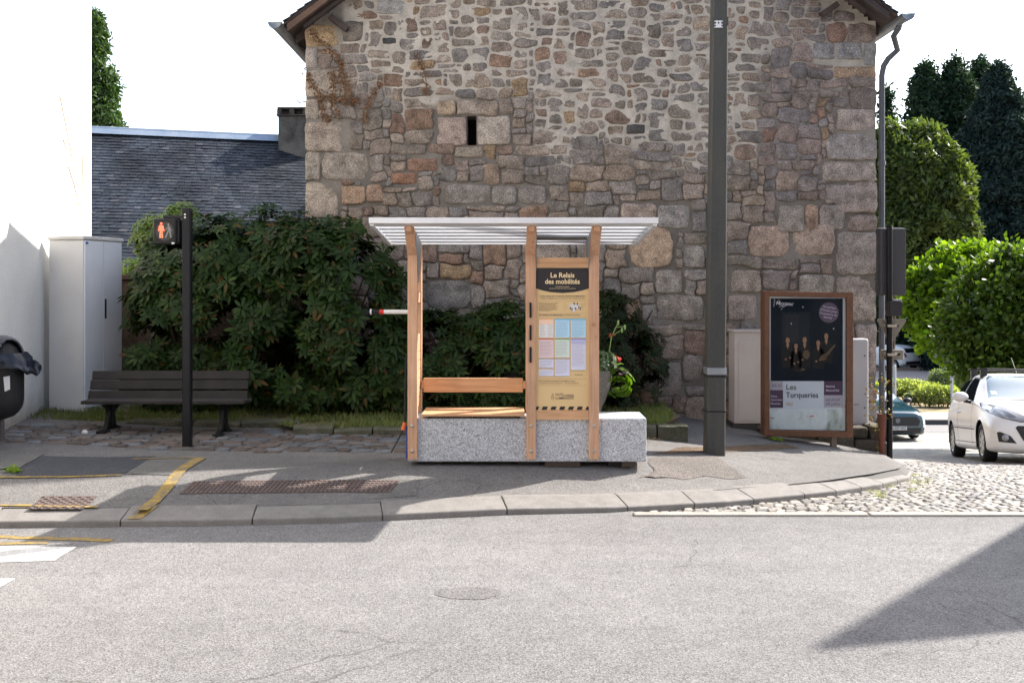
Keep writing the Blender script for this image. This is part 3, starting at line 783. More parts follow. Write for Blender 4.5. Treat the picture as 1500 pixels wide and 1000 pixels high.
# roof
y0r, y1r = WY-.5, hb+.3
M['slate'] = mat('slate_dark', (.045, .05, .06), (.03, .034, .042), 6, .55, bs=.4, bscale=14)
M['oldwood'] = mat('old_wood', (.17, .10, .07), (.10, .065, .05), 5, .8, bs=.6, bscale=12, sc3=(1, 1, 1), bd=.01, fine=50)
M['graywood'] = mat('grey_wood', (.085, .06, .055), (.055, .042, .04), 5, .8, bs=.6, bscale=12, bd=.01, fine=50)
M['zinc'] = mat('zinc', (.33, .36, .38), (.25, .28, .31), 4, .45, metal=.6, bs=.1)
ex0, ex1 = X(414, y0r), X(1317, y0r); ez = roofz(ex0)
for nm, sgn, e in (('roof_slope', -1, ex0), ('roof_slope', 1, ex1)):
    mb = MB()
    L = abs(e-apx); zE = roofz(e)
    nrow = 44
    for k in range(nrow):
        a = e+(apx-e)*k/nrow; b_ = e+(apx-e)*(k+1.25)/nrow; za, zb_ = roofz(a)+.07+.022, roofz(b_)+.07
        if k == nrow-1: b_ = apx; zb_ = roofz(apx)+.07
        mb.add([(a, y0r, za), (b_, y0r, zb_), (b_, y1r, zb_), (a, y1r, za), (a, y0r, za-.014), (b_, y0r, zb_-.014), (b_, y1r, zb_-.014), (a, y1r, za-.014)],
               [(0, 1, 2, 3), (4, 7, 6, 5), (0, 3, 7, 4), (0, 4, 5, 1), (3, 2, 6, 7), (1, 5, 6, 2)])
    mb.build(nm, M['slate'], house)
    mb = MB()   # boarding under the slates
    mb.prism([(e, zE+.035), (apx, roofz(apx)+.035), (apx, roofz(apx)+.065), (e, zE+.065)], lambda p, q: (p, y0r+.03, q), (0, y1r-y0r-.06, 0))
    mb.build('roof_boarding', M['graywood'], house)
    # verge rafters: outer and inner board
    mb = MB(); ex = e+(.04 if sgn < 0 else -.10)
    mb.prism([(ex, roofz(ex)-.07), (apx, roofz(apx)-.07), (apx, roofz(apx)+.03), (ex, roofz(ex)+.03)], lambda p, q: (p, y0r+.04, q), (0, .07, 0))
    mb.build('verge_rafter', M['oldwood'] if sgn < 0 else M['graywood'], house, bevel=.006)
    mb = MB(); ex = e+(.22 if sgn < 0 else -.34)
    mb.prism([(ex, roofz(ex)-.13), (apx, roofz(apx)-.13), (apx, roofz(apx)-.075), (ex, roofz(ex)-.075)], lambda p, q: (p, y0r+.18, q), (0, .09, 0))
    mb.build('inner_rafter', M['graywood'], house, bevel=.006)
    for q in range(14):
        yq = WY+.1+q*.65; mb = MB(); e2 = e+.03*(-sgn); w2 = hx0-.02 if sgn < 0 else hx1+.02
        mb.prism([(e2, roofz(e2)-.07), (w2, roofz(w2)-.09), (w2, roofz(w2)+.03), (e2, roofz(e2)+.03)], lambda p, r_: (p, yq, r_), (0, .08, 0))
        mb.build('rafter_end', M['graywood'], house)
    # purlin stub poking out of the gable
    mb = MB(); pxx = e+(.62 if sgn < 0 else -.72); zz = roofz(pxx)-.30
    Mr = Matrix.Translation((pxx, 0, zz)) @ Matrix.Rotation(R(-35*sgn if sgn > 0 else 38), 4, 'Y') @ Matrix.Translation((-pxx, 0, -zz))
    if sgn < 0: mb.box(pxx-.14, pxx+.14, WY-.12, WY+.1, zz-.035, zz+.035, M=Mr)
    else: mb.box(pxx-.12, pxx+.12, WY-.12, WY+.1, zz-.035, zz+.035, M=Mr)
    mb.build('purlin_stub', M['graywood'], house, bevel=.008)
    # gutter: half round along the eave
    mb = MB(); gxc = e+sgn*.075; gz = zE+.045; K = 10; vs = []
    for yv_ in (y0r-.10, y0r+.12, y1r):
        rr = .075 if yv_ > y0r else .085
        for k in range(K+1):
            t = math.pi*k/K; vs.append((gxc+rr*math.cos(t), yv_, gz-rr*math.sin(t)))
    fs = [(a*(K+1)+k, a*(K+1)+k+1, (a+1)*(K+1)+k+1, (a+1)*(K+1)+k) for a in range(2) for k in range(K)]+[tuple(range(K+1))]
    mb.add(vs, fs); o = mb.build('gutter', M['zinc'], house, smooth=True, fix=False)
    sd = o.modifiers.new('s', 'SOLIDIFY'); sd.thickness = .006
# downpipe on the right corner
xd = 4.775; mb = MB()
gxr = ex1+.075; zE = roofz(ex1)
mb.tube([(gxr+.02, 12.5, zE+.02), (gxr+.0, 12.51, zE-.06), (gxr-.035, 12.58, zE-.14), (xd+.16, 12.74, zE-.28), (xd+.07, 12.81, zE-.37), (xd+.02, 12.84, zE-.46), (xd, 12.85, zE-.58), (xd, 12.85, zE-1.5), (xd, 12.85, 2), (xd, 12.85, 0.2), (xd, 12.85, -.55)], .038, 12)
M['pipe'] = mat('dull_pipe', (.10, .11, .13), (.075, .082, .095), 4, .5, metal=.3)
dp = mb.build('downpipe', M['pipe'], house, smooth=True)
for z in (3.15, 1.72, .35):
    MB().cyl((xd, 12.85, z), (xd, 12.85, z+.05), .05, n=14).build('pipe_clip', M['pipe'], dp)
# small iron hook at the left edge
MB().tube([(hx0+.02, WY+.1, 3.98), (hx0-.08, WY, 3.95), (hx0-.11, WY, 3.99)], .008).build('iron_hook', plain('iron', (.03, .03, .03), .6), house)

# ---- dead vine on the wall
rv = random.Random(8); mb = MB()
VN = [[(460, 48), (474, 68), (492, 80), (500, 100), (508, 122), (520, 146), (525, 152)], [(450, 108), (456, 122), (466, 138), (474, 160), (478, 176), (490, 178)],
      [(536, 178), (540, 158), (548, 140), (556, 128), (560, 118)], [(486, 108), (492, 118), (488, 134), (492, 158), (496, 178)], [(612, 84), (620, 100), (625, 128), (624, 140)], [(500, 90), (502, 110), (506, 140), (512, 158)], [(470, 140), (490, 143), (512, 150), (526, 152)]]
for L in VN:
    pts = []
    for a, b_ in zip(L, L[1:]):
        for t in (0, .33, .66): pts.append((X(a[0]+(b_[0]-a[0])*t+rv.uniform(-1, 1), WY), WY-.045, pz(a[1]+(b_[1]-a[1])*t+rv.uniform(-1, 1))))
    mb.tube(pts, .007, 5, r1=.004)
    for p in pts:
        for _ in range(9):
            q = Vector(p)+Vector((rv.uniform(-.04, .04), rv.uniform(-.03, .015), rv.uniform(-.05, .05)))
            a = Vector((rv.uniform(-1, 1), rv.uniform(-1, 1), rv.uniform(-1, 1))).normalized()*.022; b2 = a.orthogonal().normalized()*.014
            mb.add([q, q+a+b2, q+a*1.9, q+a-b2], [(0, 1, 2, 3)])
o = mb.build('dead_vine', mat('dry_vine', (.26, .13, .06), (.16, .09, .05), 20, .9), fix=False)
tag(o, 'dry brown climbing vine with withered leaves on the upper left of the stone gable', 'vine')

# ================================================================== white house at the left
d0 = Vector((X(134, 14.7), 14.7, 0)); dr = Vector((.2, -1, 0)).normalized(); nn_ = Vector((-1, -.2, 0)).normalized()
wh = thing('white_house', 'blank white rendered house wall rising past the left edge of the view', 'house', (d0.x, d0.y, 0))
def rend():
    m, nt, b = nmat('white_render'); n1 = tex(nt, scale=70, detail=4, rough=.7); n2 = tex(nt, scale=.8, detail=4)
    c = ramp(nt, n2, [(.35, (.66, .645, .61)), (.65, (.74, .73, .70))]); c = mix(nt, c, ramp(nt, n1, [(.3, .8), (.7, 1.08)]), 1, 'MULTIPLY')
    # darker and browner towards the ground
    g_ = nt.nodes.new('ShaderNodeNewGeometry'); sp = nt.nodes.new('ShaderNodeSeparateXYZ'); nt.links.new(g_.outputs['Position'], sp.inputs[0])
    ad = nt.nodes.new('ShaderNodeMath'); ad.operation = 'MULTIPLY_ADD'; ad.inputs[1].default_value = 1.1; nt.links.new(n2, ad.inputs[0]); nt.links.new(sp.outputs[2], ad.inputs[2])
    c = mix(nt, c, ramp(nt, ad.outputs[0], [(.55, (.5, .47, .42)), (1.0, (1, 1, 1))]), 1, 'MULTIPLY')
    nt.links.new(c, b.inputs['Base Color']); b.inputs['Roughness'].default_value = .95; bump(nt, b, n1, .8, .01); return m
mb = MB(); a = d0; b_ = d0+dr*13
foot = [a, b_, b_+nn_*10, a+nn_*10]
mb.add([(p.x, p.y, z) for z in (-.3, 8.6) for p in foot], [(0, 1, 5, 4), (1, 2, 6, 5), (2, 3, 7, 6), (3, 0, 4, 7), (0, 3, 2, 1), (4, 5, 6, 7)])
mb.build('wall', rend(), wh)
mb = MB(); mid0 = a+nn_*5; mid1 = b_+nn_*5
e0, e1, e2, e3 = a-nn_*.35-dr*.3, b_-nn_*.35+dr*.3, b_+nn_*10.35+dr*.3, a+nn_*10.35-dr*.3
r0, r1 = mid0-dr*.3, mid1+dr*.3
vs = [(e0.x, e0.y, 8.55), (e1.x, e1.y, 8.55), (r1.x, r1.y, 12.2), (r0.x, r0.y, 12.2), (e2.x, e2.y, 8.55), (e3.x, e3.y, 8.55)]
mb.add(vs, [(0, 1, 2, 3), (3, 2, 4, 5), (1, 4, 2), (0, 3, 5)]); o = mb.build('roof', M['slate'], wh)
o.modifiers.new('s', 'SOLIDIFY').thickness = .12
# dry creeper stems on it
mb = MB()
def WP_(px, py):   # point on the white wall plane
    k = (px-CX)/F; y = (d0.x+.2*d0.y)/(k+.2); return Vector((k*y, y, EYE-(py-HZ)/F*y))+Vector((1, .2, 0))*.02
for L in ([(85, 140), (92, 175), (100, 215), (108, 255), (112, 285)], [(98, 245), (106, 270), (113, 300), (118, 330)], [(118, 228), (119, 260), (118, 300)], [(90, 205), (98, 225)]):
    mb.tube([WP_(*p) for p in L], .008, 5, r1=.004)
tag(mb.build('dry_creeper', plain('creeper', (.42, .30, .2), .9)), 'thin dry creeper stems on the white wall at the left', 'vine')

# ================================================================== slate roofed house behind the shrubs
so_ = thing('slate_house', 'low house with a steep dark blue slate roof behind the rhododendron', 'house', (-6, 22, 0))
rA = Vector((X(100, 21.3), 21.3, Z(188, 21.3))); rB = Vector((X(470, 22.9), 22.9, Z(204.5, 22.9)))
rA = rA+(rA-rB)*1.0; fall = Vector((-.06, -3.1, -3.05))
colr = random.Random(6)
mb = MB(); nrow = 44; L = (rB-rA); 
for k in range(nrow):
    t0, t1 = k/nrow, (k+1.5)/nrow
    xq = -colr.random()*.02
    while xq < 1:
        w_ = colr.uniform(.011, .017)*.95; a = rA+L*xq+fall*t0; b2 = rA+L*(xq+w_)+fall*t0; up = Vector((0, -.5, .5)).normalized()
        lift = colr.uniform(.012, .022)
        if t0 > 0 and b2.x < -2.6:
            c2 = b2+fall*(1.25/nrow)+up*lift+fall*colr.uniform(-.001, .003); d2 = a+fall*(1.25/nrow)+up*(lift+colr.uniform(-.004, .004))+fall*colr.uniform(-.001, .003)
            mb.add([a+up*.002, b2+up*.002, c2, d2, c2-up*.01, d2-up*.01], [(0, 1, 2, 3), (3, 2, 4, 5)])
        xq += w_*1.04
m, nt, b = nmat('blue_slates'); g_ = nt.nodes.new('ShaderNodeNewGeometry')
c = ramp(nt, g_.outputs['Random Per Island'], [(0, (.017, .022, .032)), (.5, (.024, .031, .043)), (.9, (.032, .04, .052)), (1, (.065, .068, .078))])
n2 = tex(nt, scale=1.1, detail=4); c = mix(nt, c, ramp(nt, n2, [(.35, .4), (.5, .9), (.66, 1.5)]), 1, 'MULTIPLY')
n3 = tex(nt, scale=9, detail=5); c = mix(nt, c, ramp(nt, n3, [(.4, (1, 1, 1)), (.75, (1.5, 1.35, 1.25))]), .8, 'MULTIPLY')
nt.links.new(c, b.inputs['Base Color']); b.inputs['Roughness'].default_value = .5; bump(nt, b, n3, .4, .01)
M['blueslate'] = m
mb.build('roof', m, so_, fix=False)
mb = MB(); q = [rA, rB, rB+fall, rA+fall]; back = Vector((.06, 3.1, -3.05))
mb.add([v-Vector((0, 0, .03)) for v in (rA, rB, rB+fall*1.0, rA+fall*1.0, rB+back, rA+back)], [(0, 1, 2, 3), (1, 0, 5, 4)])
mb.add([rA+fall*.96+Vector((0, 0, -.12)), rB+fall*.96+Vector((0, 0, -.12)), (rB+fall*.96).xy.to_3d(), (rA+fall*.96).xy.to_3d()], [(0, 1, 2, 3)])
mb.build('wall', mat('far_wall', (.3, .27, .24), None, 3, .9), so_)
mb = MB(); mb.tube([rA+Vector((0, -.02, .02)), rB+Vector((0, -.02, .02))], .05, 8)
mb.add([rA+Vector((0, -.03, .07)), rB+Vector((0, -.03, .07)), rB+fall*.05+Vector((0, -.02, .05)), rA+fall*.05+Vector((0, -.02, .05))], [(0, 1, 2, 3)])
mb.build('ridge_flashing', mat('pale_zinc', (.30, .38, .48), (.42, .48, .55), 2, .4, metal=.5), so_, fix=False)
ch = Vector((X(427, 22.3), 22.3, 0)); mb = MB(); zt = Z(170, 22.3); zbm = Z(222, 22.3)
mb.box(ch.x-.30, ch.x+.40, 22.3, 23.1, zbm-1, zt)
cm = MB().box(ch.x-.34, ch.x+.44, 22.26, 23.14, zt, zt+.03)
for dx in (-.28, .0, .3): cm.box(ch.x+dx-.05, ch.x+dx+.06, 22.3, 22.4, zt+.03, zt+.16)
cm.box(ch.x-.32, ch.x+.42, 22.28, 23.1, zt+.16, zt+.20); cm.box(ch.x-.26, ch.x+.36, 22.5, 23.0, zt+.03, zt+.15)
cho = mb.build('chimney', mat('sooty_render', (.20, .185, .165), (.06, .055, .05), 2.2, .9, bs=.5, bscale=20, fine=30, lo=.42, hi=.68), so_, bevel=.02)
cm.build('chimney_cap', mat('sooty_stone', (.05, .045, .04), (.12, .105, .09), 6, .95, bs=.7, bscale=30), cho, bevel=.01)

# low garden wall behind the rhododendron, light shrub on it
MB().box(-5.4, -2.7, 13.6, 13.9, -.1, Z(410, 13.6)).box(-5.45, -2.68, 13.55, 13.95, Z(410, 13.6), Z(402, 13.6)).build('garden_wall', mat('garden_wall_stone', (.07, .045, .03), (.10, .07, .05), 4, .95, bs=.8, bscale=14, bd=.03), None, bevel=.02)
tag(bpy.data.objects['garden_wall'], 'low brown garden wall with coping behind the big rhododendron', 'wall')

# low stone plinth right of the house, corner post
mb = MB(); rp = random.Random(4)
x = X(1120, 12.35)
while x < X(1287, 12.35):
    L = rp.uniform(.25, .5); z0 = zp(min(x, 4.6), 12.1)-.15; zt_ = Z(622, 12.3)+rp.uniform(-.015, .01)
    mb.box(x, min(x+L, X(1290, 12.35)), 12.12+rp.uniform(-.02, .02), 12.75, z0, (z0+zt_)/2+.05); mb.box(x-.1, min(x+L-.12, X(1290, 12.35)), 12.14+rp.uniform(-.02, .02), 12.74, (z0+zt_)/2+.06, zt_); x += L+.01
tag(mb.build('stone_plinth', mat('mossy_rubble', (.13, .11, .085), (.06, .055, .04), 6, .95, bs=.9, bscale=22, bd=.03, fine=40), None, bevel=.03), 'low rough stone plinth at the foot of the house corner behind the poster case', 'plinth')
# ================================================================== shelter
SD = 9.0; s_ = 1/162.0
def sx(px): return (px-750)*s_
def sz(py): return 1.6-(py-418)*s_
def woodmat(name, c1, c2, ax, sc=1.0, rough=.6):
    m, nt, b = nmat(name); s3 = [14, 14, 14]; s3[ax] = .7
    n1 = tex(nt, scale=4*sc, detail=6, sc3=tuple(s3), rough=.6, dist=.4); n2 = tex(nt, scale=2, detail=3)
    c = ramp(nt, n1, [(.3, c1), (.7, c2)]); c = mix(nt, c, ramp(nt, n2, [(.3, .86), (.7, 1.1)]), 1, 'MULTIPLY')
    kn = tex(nt, 'vor', scale=5.5); k = ramp(nt, kn.outputs['Distance'], [(0, (.45, .3, .22)), (.09, (.8, .7, .62)), (.14, (1, 1, 1))])
    c = mix(nt, c, k, .7, 'MULTIPLY')
    nt.links.new(c, b.inputs['Base Color']); b.inputs['Roughness'].default_value = rough; b.inputs['Specular IOR Level'].default_value = .3
    bump(nt, b, n1, .25, .003); return m
M['larchv'] = woodmat('larch_upright', (.60, .37, .245), (.43, .24, .14), 2)
M['larchh'] = woodmat('larch_plank', (.64, .39, .22), (.44, .24, .125), 0)
def granite():
    m, nt, b = nmat('grey_granite'); v = tex(nt, 'vor', scale=150); v2 = tex(nt, 'vor', scale=75); n1 = tex(nt, scale=2, detail=3)
    c = ramp(nt, v.outputs['Color'], [(.08, (.13, .135, .15)), (.28, (.31, .32, .34)), (.5, (.43, .44, .47)), (.85, (.57, .58, .61))])
    c = mix(nt, c, ramp(nt, v2.outputs['Color'], [(.1, .65), (.6, 1.1), (1, 1.3)]), .8, 'MULTIPLY'); c = mix(nt, c, ramp(nt, n1, [(.3, .9), (.7, 1.1)]), 1, 'MULTIPLY')
    nt.links.new(c, b.inputs['Base Color']); b.inputs['Roughness'].default_value = .55; return m
M['granite'] = granite()
M['bolt'] = plain('bolt_steel', (.42, .40, .37), .4, metal=.7)
M['alu'] = mat('galvanised_sheet', (.80, .82, .85), (.68, .71, .76), 3, .32, metal=.35)
M['black'] = plain('black_metal', (.012, .012, .014), .5, spec=.25)
sh = thing('bus_shelter', 'wooden waiting shelter with seat, information panel and metal roof on a granite block', 'shelter', (.1, 9.2, -.045))
mb = MB().box(sx(596.5), sx(948), SD+.045, SD+.52, sz(677.5), sz(613.5)); gb = mb.build('granite_block', M['granite'], sh, bevel=.012)
# block stands on recessed feet
for x in (-.75, .15, .98): MB().box(x-.1, x+.1, SD+.12, SD+.45, -.13, sz(677.5)).build('foot', M['black'], sh)
for a, b_ in ((1.0, 1.12), (.3, .62)): MB().box(a, b_, SD+.06, SD+.10, -.05, sz(677.5)).build('shim', plain('shim_wood', (.05, .035, .025), .8), sh)
posts = [(597, 611), (771, 785), (863, 877.5)]
ROOF_Y0, ROOF_Y1 = 8.58, 9.58
def roof_z(y):     # underside of the roof, falling to the back
    return 2.135-(y-8.58)*.155
for i, (a, b_) in enumerate(posts):
    x0, x1 = sx(a), sx(b_)
    for rear in (0, 1):
        if not rear:
            yb = SD; prof = [(yb, sz(673)), (yb, 1.87), (yb-.30, roof_z(yb-.30)), (yb-.20, roof_z(yb-.20)), (yb+.085, 1.84), (yb+.085, sz(673))]
        else:
            yb = SD+.44; prof = [(yb, sz(613)-.30), (yb, roof_z(yb)), (yb+.085, roof_z(yb+.085)), (yb+.085, sz(613)-.30)]
            prof[0] = (yb+.0, .40); prof[-1] = (yb+.085, .40)
        mb = MB().prism(prof, lambda y, z: (x0, y, z), (x1-x0, 0, 0)); p = mb.build('post', M['larchv'], sh, bevel=.004)
        if not rear:
            for zb_ in (623.5, 660.5):
                MB().lathe(((x0+x1)/2, SD-.007, sz(zb_)), [(0, 0), (.014, 0), (.016, .002), (.017, .008)], 14, axis='Y').build('bolt', M['bolt'], p, smooth=True)
    # top bearer carrying the roof, and rungs between front and rear
    yb = SD
    mb = MB().prism([(yb-.34, roof_z(yb-.34)-.002), (yb-.34, roof_z(yb-.34)-.05), (yb+.45, roof_z(yb+.45)-.075), (yb+.56, roof_z(yb+.56)-.03), (yb+.56, roof_z(yb+.56)-.002)], lambda y, z: (x0+.02, y, z), (x1-x0-.04, 0, 0))
    mb.build('roof_bearer', M['larchv'], sh, bevel=.003)
    ru = [(377, 391), (429, 444), (492, 505)] if i == 0 else [(377, 391), (429, 444)]
    for (u, v) in ru: MB().box(x0+.012, x1-.012, SD+.086, SD+.439, sz(v), sz(u)).build('rung', M['larchv'], sh, bevel=.003)
    if i == 0:
        for q in range(7):
            z0 = sz(600)+q*.085; MB().box(x0+.02, x1-.012, SD+.086, SD+.439, z0, z0+.078).build('side_slat', M['larchh'], sh, bevel=.003)
    # steel gusset
    xg = x1+.003 if i < 2 else x0-.006
    MB().prism([(SD+.0, 1.78), (SD+.1, 1.62), (SD+.16, 1.62), (SD+.34, roof_z(SD+.34)-.01), (SD-.2, roof_z(SD-.2)-.02)], lambda y, z: (xg, y, z), (.003, 0, 0)).build('gusset_plate', M['zinc'], sh)
# handle slots on the middle post
midp = [o for o in sh.children if o.name.startswith('post')][2]
for (u, v) in ((443, 465), (476, 498), (508, 531)):
    MB().box(sx(775.6), sx(778.6), SD-.012, SD+.002, sz(v), sz(u)).build('handle_slot', M['black'], midp, bevel=.003)
# seat, backrest
x0, x1 = sx(617), sx(768.5)
for q, (ya, yb) in enumerate(((SD+.005, SD+.165), (SD+.172, SD+.33), (SD+.337, SD+.50))):
    pass
mb = MB()
for (ya, yb) in ((SD+.01, SD+.17), (SD+.176, SD+.335), (SD+.341, SD+.50)): mb.box(x0, x1, ya, yb, sz(610), sz(606.3))
mb.build('seat', M['larchh'], sh, bevel=.004)
for x in (x0+.06, (x0+x1)/2, x1-.07): MB().box(x, x+.03, SD+.05, SD+.46, sz(613.5), sz(610)-.001).build('seat_batten', M['black'], sh)
db = SD+.41; zt, zb_ = 1.6-(553.5-418)*db/F, 1.6-(574.5-418)*db/F
mb = MB().box(X(620, db), X(766, db), db, db+.03, zb_, zt); bk = mb.build('backrest', M['larchh'], sh, bevel=.008)
for x in (627.5, 692, 757.5):
    for z in (560, 567): MB().lathe((X(x, db), db-.002, 1.6-(z-418)*db/F), [(0, 0), (.005, 0), (.006, .003)], 8, axis='Y').build('screw', M['bolt'], bk)
for a, b_ in ((617, 620), (766, 770)): MB().box(X(a, db), X(b_, db), db+.005, db+.045, zb_+.035, zt-.03).build('backrest_bracket', M['larchv'], sh)
# roof: frame + sheet of ribs
rw0, rw1 = -1.235, 1.262
mb = MB()
def rslab(y0, y1, a, b_, t0, t1):
    vs = []
    for (y) in (y0, y1):
        for x in (a, b_):
            vs += [(x, y, roof_z(y)+t0), (x, y, roof_z(y)+t1)]
    return vs, [(0, 2, 3, 1), (4, 5, 7, 6), (0, 1, 5, 4), (2, 6, 7, 3), (0, 4, 6, 2), (1, 3, 7, 5)]
def sheetmat():
    m, nt, b = nmat('ribbed_roof_sheet'); n1 = tex(nt, scale=2.5, detail=4, sc3=(.4, 3, 1)); c = ramp(nt, n1, [(.3, (.92, .93, .94)), (.7, (.86, .88, .90))]); nt.links.new(c, b.inputs['Base Color'])
    b.inputs['Roughness'].default_value = .3; b.inputs['Metallic'].default_value = .0
    t = nt.nodes.new('ShaderNodeBsdfTranslucent'); t.inputs[0].default_value = (.9, .92, .95, 1); ms = nt.nodes.new('ShaderNodeMixShader'); ms.inputs[0].default_value = .42
    nt.links.new(b.outputs[0], ms.inputs[1]); nt.links.new(t.outputs[0], ms.inputs[2]); nt.links.new(ms.outputs[0], nt.nodes['Material Output'].inputs[0]); return m
shm = sheetmat(); risr = plain('sheet_riser', (.30, .31, .33), .4, metal=.3)
n = 6; yy0 = ROOF_Y0+.135; stp = (ROOF_Y1-yy0)/n
for k in range(n):
    y0 = yy0+k*stp; y1 = y0+stp
    e_ = .014; xa_, xb__ = rw0+.036+.010*k*0, rw1-.036
    tp = lambda x, y: x+(.058*(y-ROOF_Y0) if x < 0 else -.075*(y-ROOF_Y0))
    vs = [(tp(x, y), y, roof_z(y)+t) for y, t in ((y0, .0), (y1-.004, e_)) for x in (xa_, xb__)]; vs += [(x, y, z+.0015) for x, y, z in vs]
    mb = MB().add(vs, [(0, 1, 3, 2), (4, 6, 7, 5), (2, 3, 7, 6), (0, 2, 6, 4), (1, 5, 7, 3)])
    mb.add([(tp(xa_, y0), y0, roof_z(y0)), (tp(xb__, y0), y0, roof_z(y0)), (tp(xb__, y0), y0, roof_z(y0)+.020), (tp(xa_, y0), y0, roof_z(y0)+.020)], [(0, 1, 2, 3)], 1)
    mb.build('roof_slat', [shm, risr], sh)
mb = MB(); mb.add(*rslab(ROOF_Y0, ROOF_Y0+.05, rw0, rw1, .0, .05)); mb.add(*rslab(ROOF_Y0+.052, ROOF_Y0+.125, rw0+.03, rw1-.03, .0, .03))
mb.build('roof_fascia', M['alu'], sh, bevel=.003)
for a, b_ in ((rw0, rw0+.034), (rw1-.034, rw1)):
    mb = MB(); q_ = rslab(ROOF_Y0+.051, ROOF_Y1-.05, a, b_, -.012, .045); mb.add([(tp(v[0], v[1]), v[1], v[2]) for v in q_[0]], q_[1]); mb.build('roof_edge', M['alu'], sh, bevel=.003)
# steel plate over the panel
MB().add(*rslab(SD+.12, SD+.27, sx(787), sx(862), -.008, -.002)).build('roof_plate', M['zinc'], sh)
# panel
px0, px1 = sx(785), sx(863)
pn = MB().box(px0, px1, SD+.03, SD+.055, sz(601), sz(392)).build('info_panel', plain('panel_yellow', (.66, .47, .235), .45), sh)
MB().box(px0, px1, SD+.012, SD+.075, sz(392), sz(377.5)).build('top_rail', M['larchh'], sh, bevel=.003)
MB().box(px0, px1, SD+.012, SD+.075, sz(615), sz(601)).build('bottom_rail', M['larchh'], sh, bevel=.003)
yp = SD+.027
mb = MB(); xa, xb = px0+.002, px1-.002; xm = (px0+px1)/2
arc = [(xa, sz(422.5)), (xa+.06, sz(425.5)), (xa+.13, sz(427.8)), (xm, sz(429.2)), (xb-.13, sz(427.8)), (xb-.06, sz(425.5)), (xb, sz(422.5)), (xb, sz(392.6)), (xa, sz(392.6))]
pb_ = plain('print_black', (.022, .02, .024), .45)
mb.add([(a, yp, z) for a, z in arc], [tuple(range(len(arc)))]).build('panel_header', pb_, pn, fix=False)
for k in range(7):
    a = px0+(-4.5+13*k)*s_*.99+.0; w_ = 7.4*s_
    p = [(a, sz(600.5)), (a+w_, sz(600.5)), (a+w_+2*s_, sz(595.7)), (a+2*s_, sz(595.7))]
    p = [(min(max(u, xa), xb), v) for u, v in p]
    MB().add([(u, yp, v) for u, v in p], [(0, 1, 2, 3)]).build('hazard_stripe', pb_, pn, fix=False)
mb = MB()
text_mb(mb, 'Le Relais', xm, sz(406.3), .062, yp-.002, bold=.0013, align='CENTER', fit=35*s_)
text_mb(mb, 'des mobilités', xm, sz(415.6), .062, yp-.002, bold=.0013, align='CENTER', fit=51*s_)
text_mb(mb, 'Informations transports', xm, sz(420.4), .013, yp-.002, align='CENTER', fit=20*s_)
text_mb(mb, 'portés par Haute-Corrèze Communauté', xm, sz(423), .013, yp-.002, align='CENTER', fit=38*s_)
mb.build('panel_title', plain('print_cream', (.80, .62, .36), .5), pn, fix=False)
mb = MB(); G_ = []
def ptx(s, px, py, size, bold=0, align='LEFT', fit=None): text_mb(mb, s, sx(px), sz(py), size, yp-.001, bold=bold, align=align, fit=fit*s_)
ptx('Un lieu unique pour toutes les solutions de déplacement', 824, 434.6, .019, .0006, 'CENTER', 67)
ptx('créées ou relayées pour le territoire de la Haute-Corrèze', 824, 437.8, .018, .0002, 'CENTER', 65)
ptx('Les solutions de déplacement', 789.5, 462.4, .020, .0007, 'LEFT', 35); ptx('en Haute-Corrèze', 826, 462.4, .019, .0002, 'LEFT', 24)
ptx('Retrouvez toutes les solutions de mobilités sur le site', 789.5, 559.2, .017, .0004, 'LEFT', 53); ptx('www.hautecorrezecommunaute.fr    Tél. 05 55 95 35 38', 789.5, 562.4, .016, .0001, 'LEFT', 58)
ptx('Pour aller plus loin', 848, 549.8, .014, .0004, 'CENTER', 12)
lr = random.Random(2)
def lines(x0, x1, y0, y1, n, h=.0024, ins=.0):
    for k in range(n):
        z = sz(y0+(y1-y0)*(k+.5)/n); xe = sx(x0)+(sx(x1)-sx(x0))*(lr.uniform(.82, 1) if k < n-1 else .6); a = sx(x0)
        while a < xe:
            w_ = lr.uniform(.008, .026); b_ = min(a+w_, xe); quad_mb(mb, a, b_, z, z+h, yp-.0035); a = b_+.004
lines(789.5, 819, 443, 456, 10); lines(825, 832, 443, 444.2, 1); lines(825, 832, 446, 457, 3); lines(851.5, 858, 444, 451, 3)
for (a, b_, c_, d_, k) in ((791, 799, 475, 494, 9), (803, 810, 475, 494, 9), (815, 834, 470, 494, 11), (838, 857, 469, 494, 12), (791, 810, 500, 522, 11), (814, 832, 500, 521, 10), (838, 857, 500, 537, 19), (791, 810, 528, 538, 5), (814, 833, 527, 548, 10), (791, 810, 542, 550, 4)): lines(a, b_, c_, d_, k, .0018)
mb.build('panel_print', plain('print_brown', (.19, .13, .10), .6), pn, fix=False)
mb = MB()
# geometric lettering of the authority at the foot
def ptx2(s, px, py, size, fit): text_mb(mb, s, sx(px), sz(py), size, yp-.001, bold=.0002, align='LEFT', fit=fit*s_)
ptx2('HAUTE', 813.5, 579.6, .030, 11); ptx2('CORRÈZE', 824.5, 581.2, .029, 16); ptx2('COMMUNAUTÉ', 813.5, 585.2, .031, 27)
for k, z in enumerate((577.8, 581, 583.6)):
    r_ = (.0085, .011, .013)[k]; vs = []
    for t in range(14): a = 2*math.pi*t/14; vs += [(sx(809.6)+math.cos(a)*r_, yp-.001, sz(z)+math.sin(a)*r_*.9), (sx(809.6)+math.cos(a)*(r_-.003), yp-.001, sz(z)+math.sin(a)*(r_-.003)*.9)]
    mb.add(vs, [(2*t, (2*t+2) % 28, (2*t+3) % 28, 2*t+1) for t in range(14)])
pg_ = plain('print_grey', (.16, .13, .11), .6)
mb.build('panel_emblem', pg_, pn, fix=False); mb = MB()
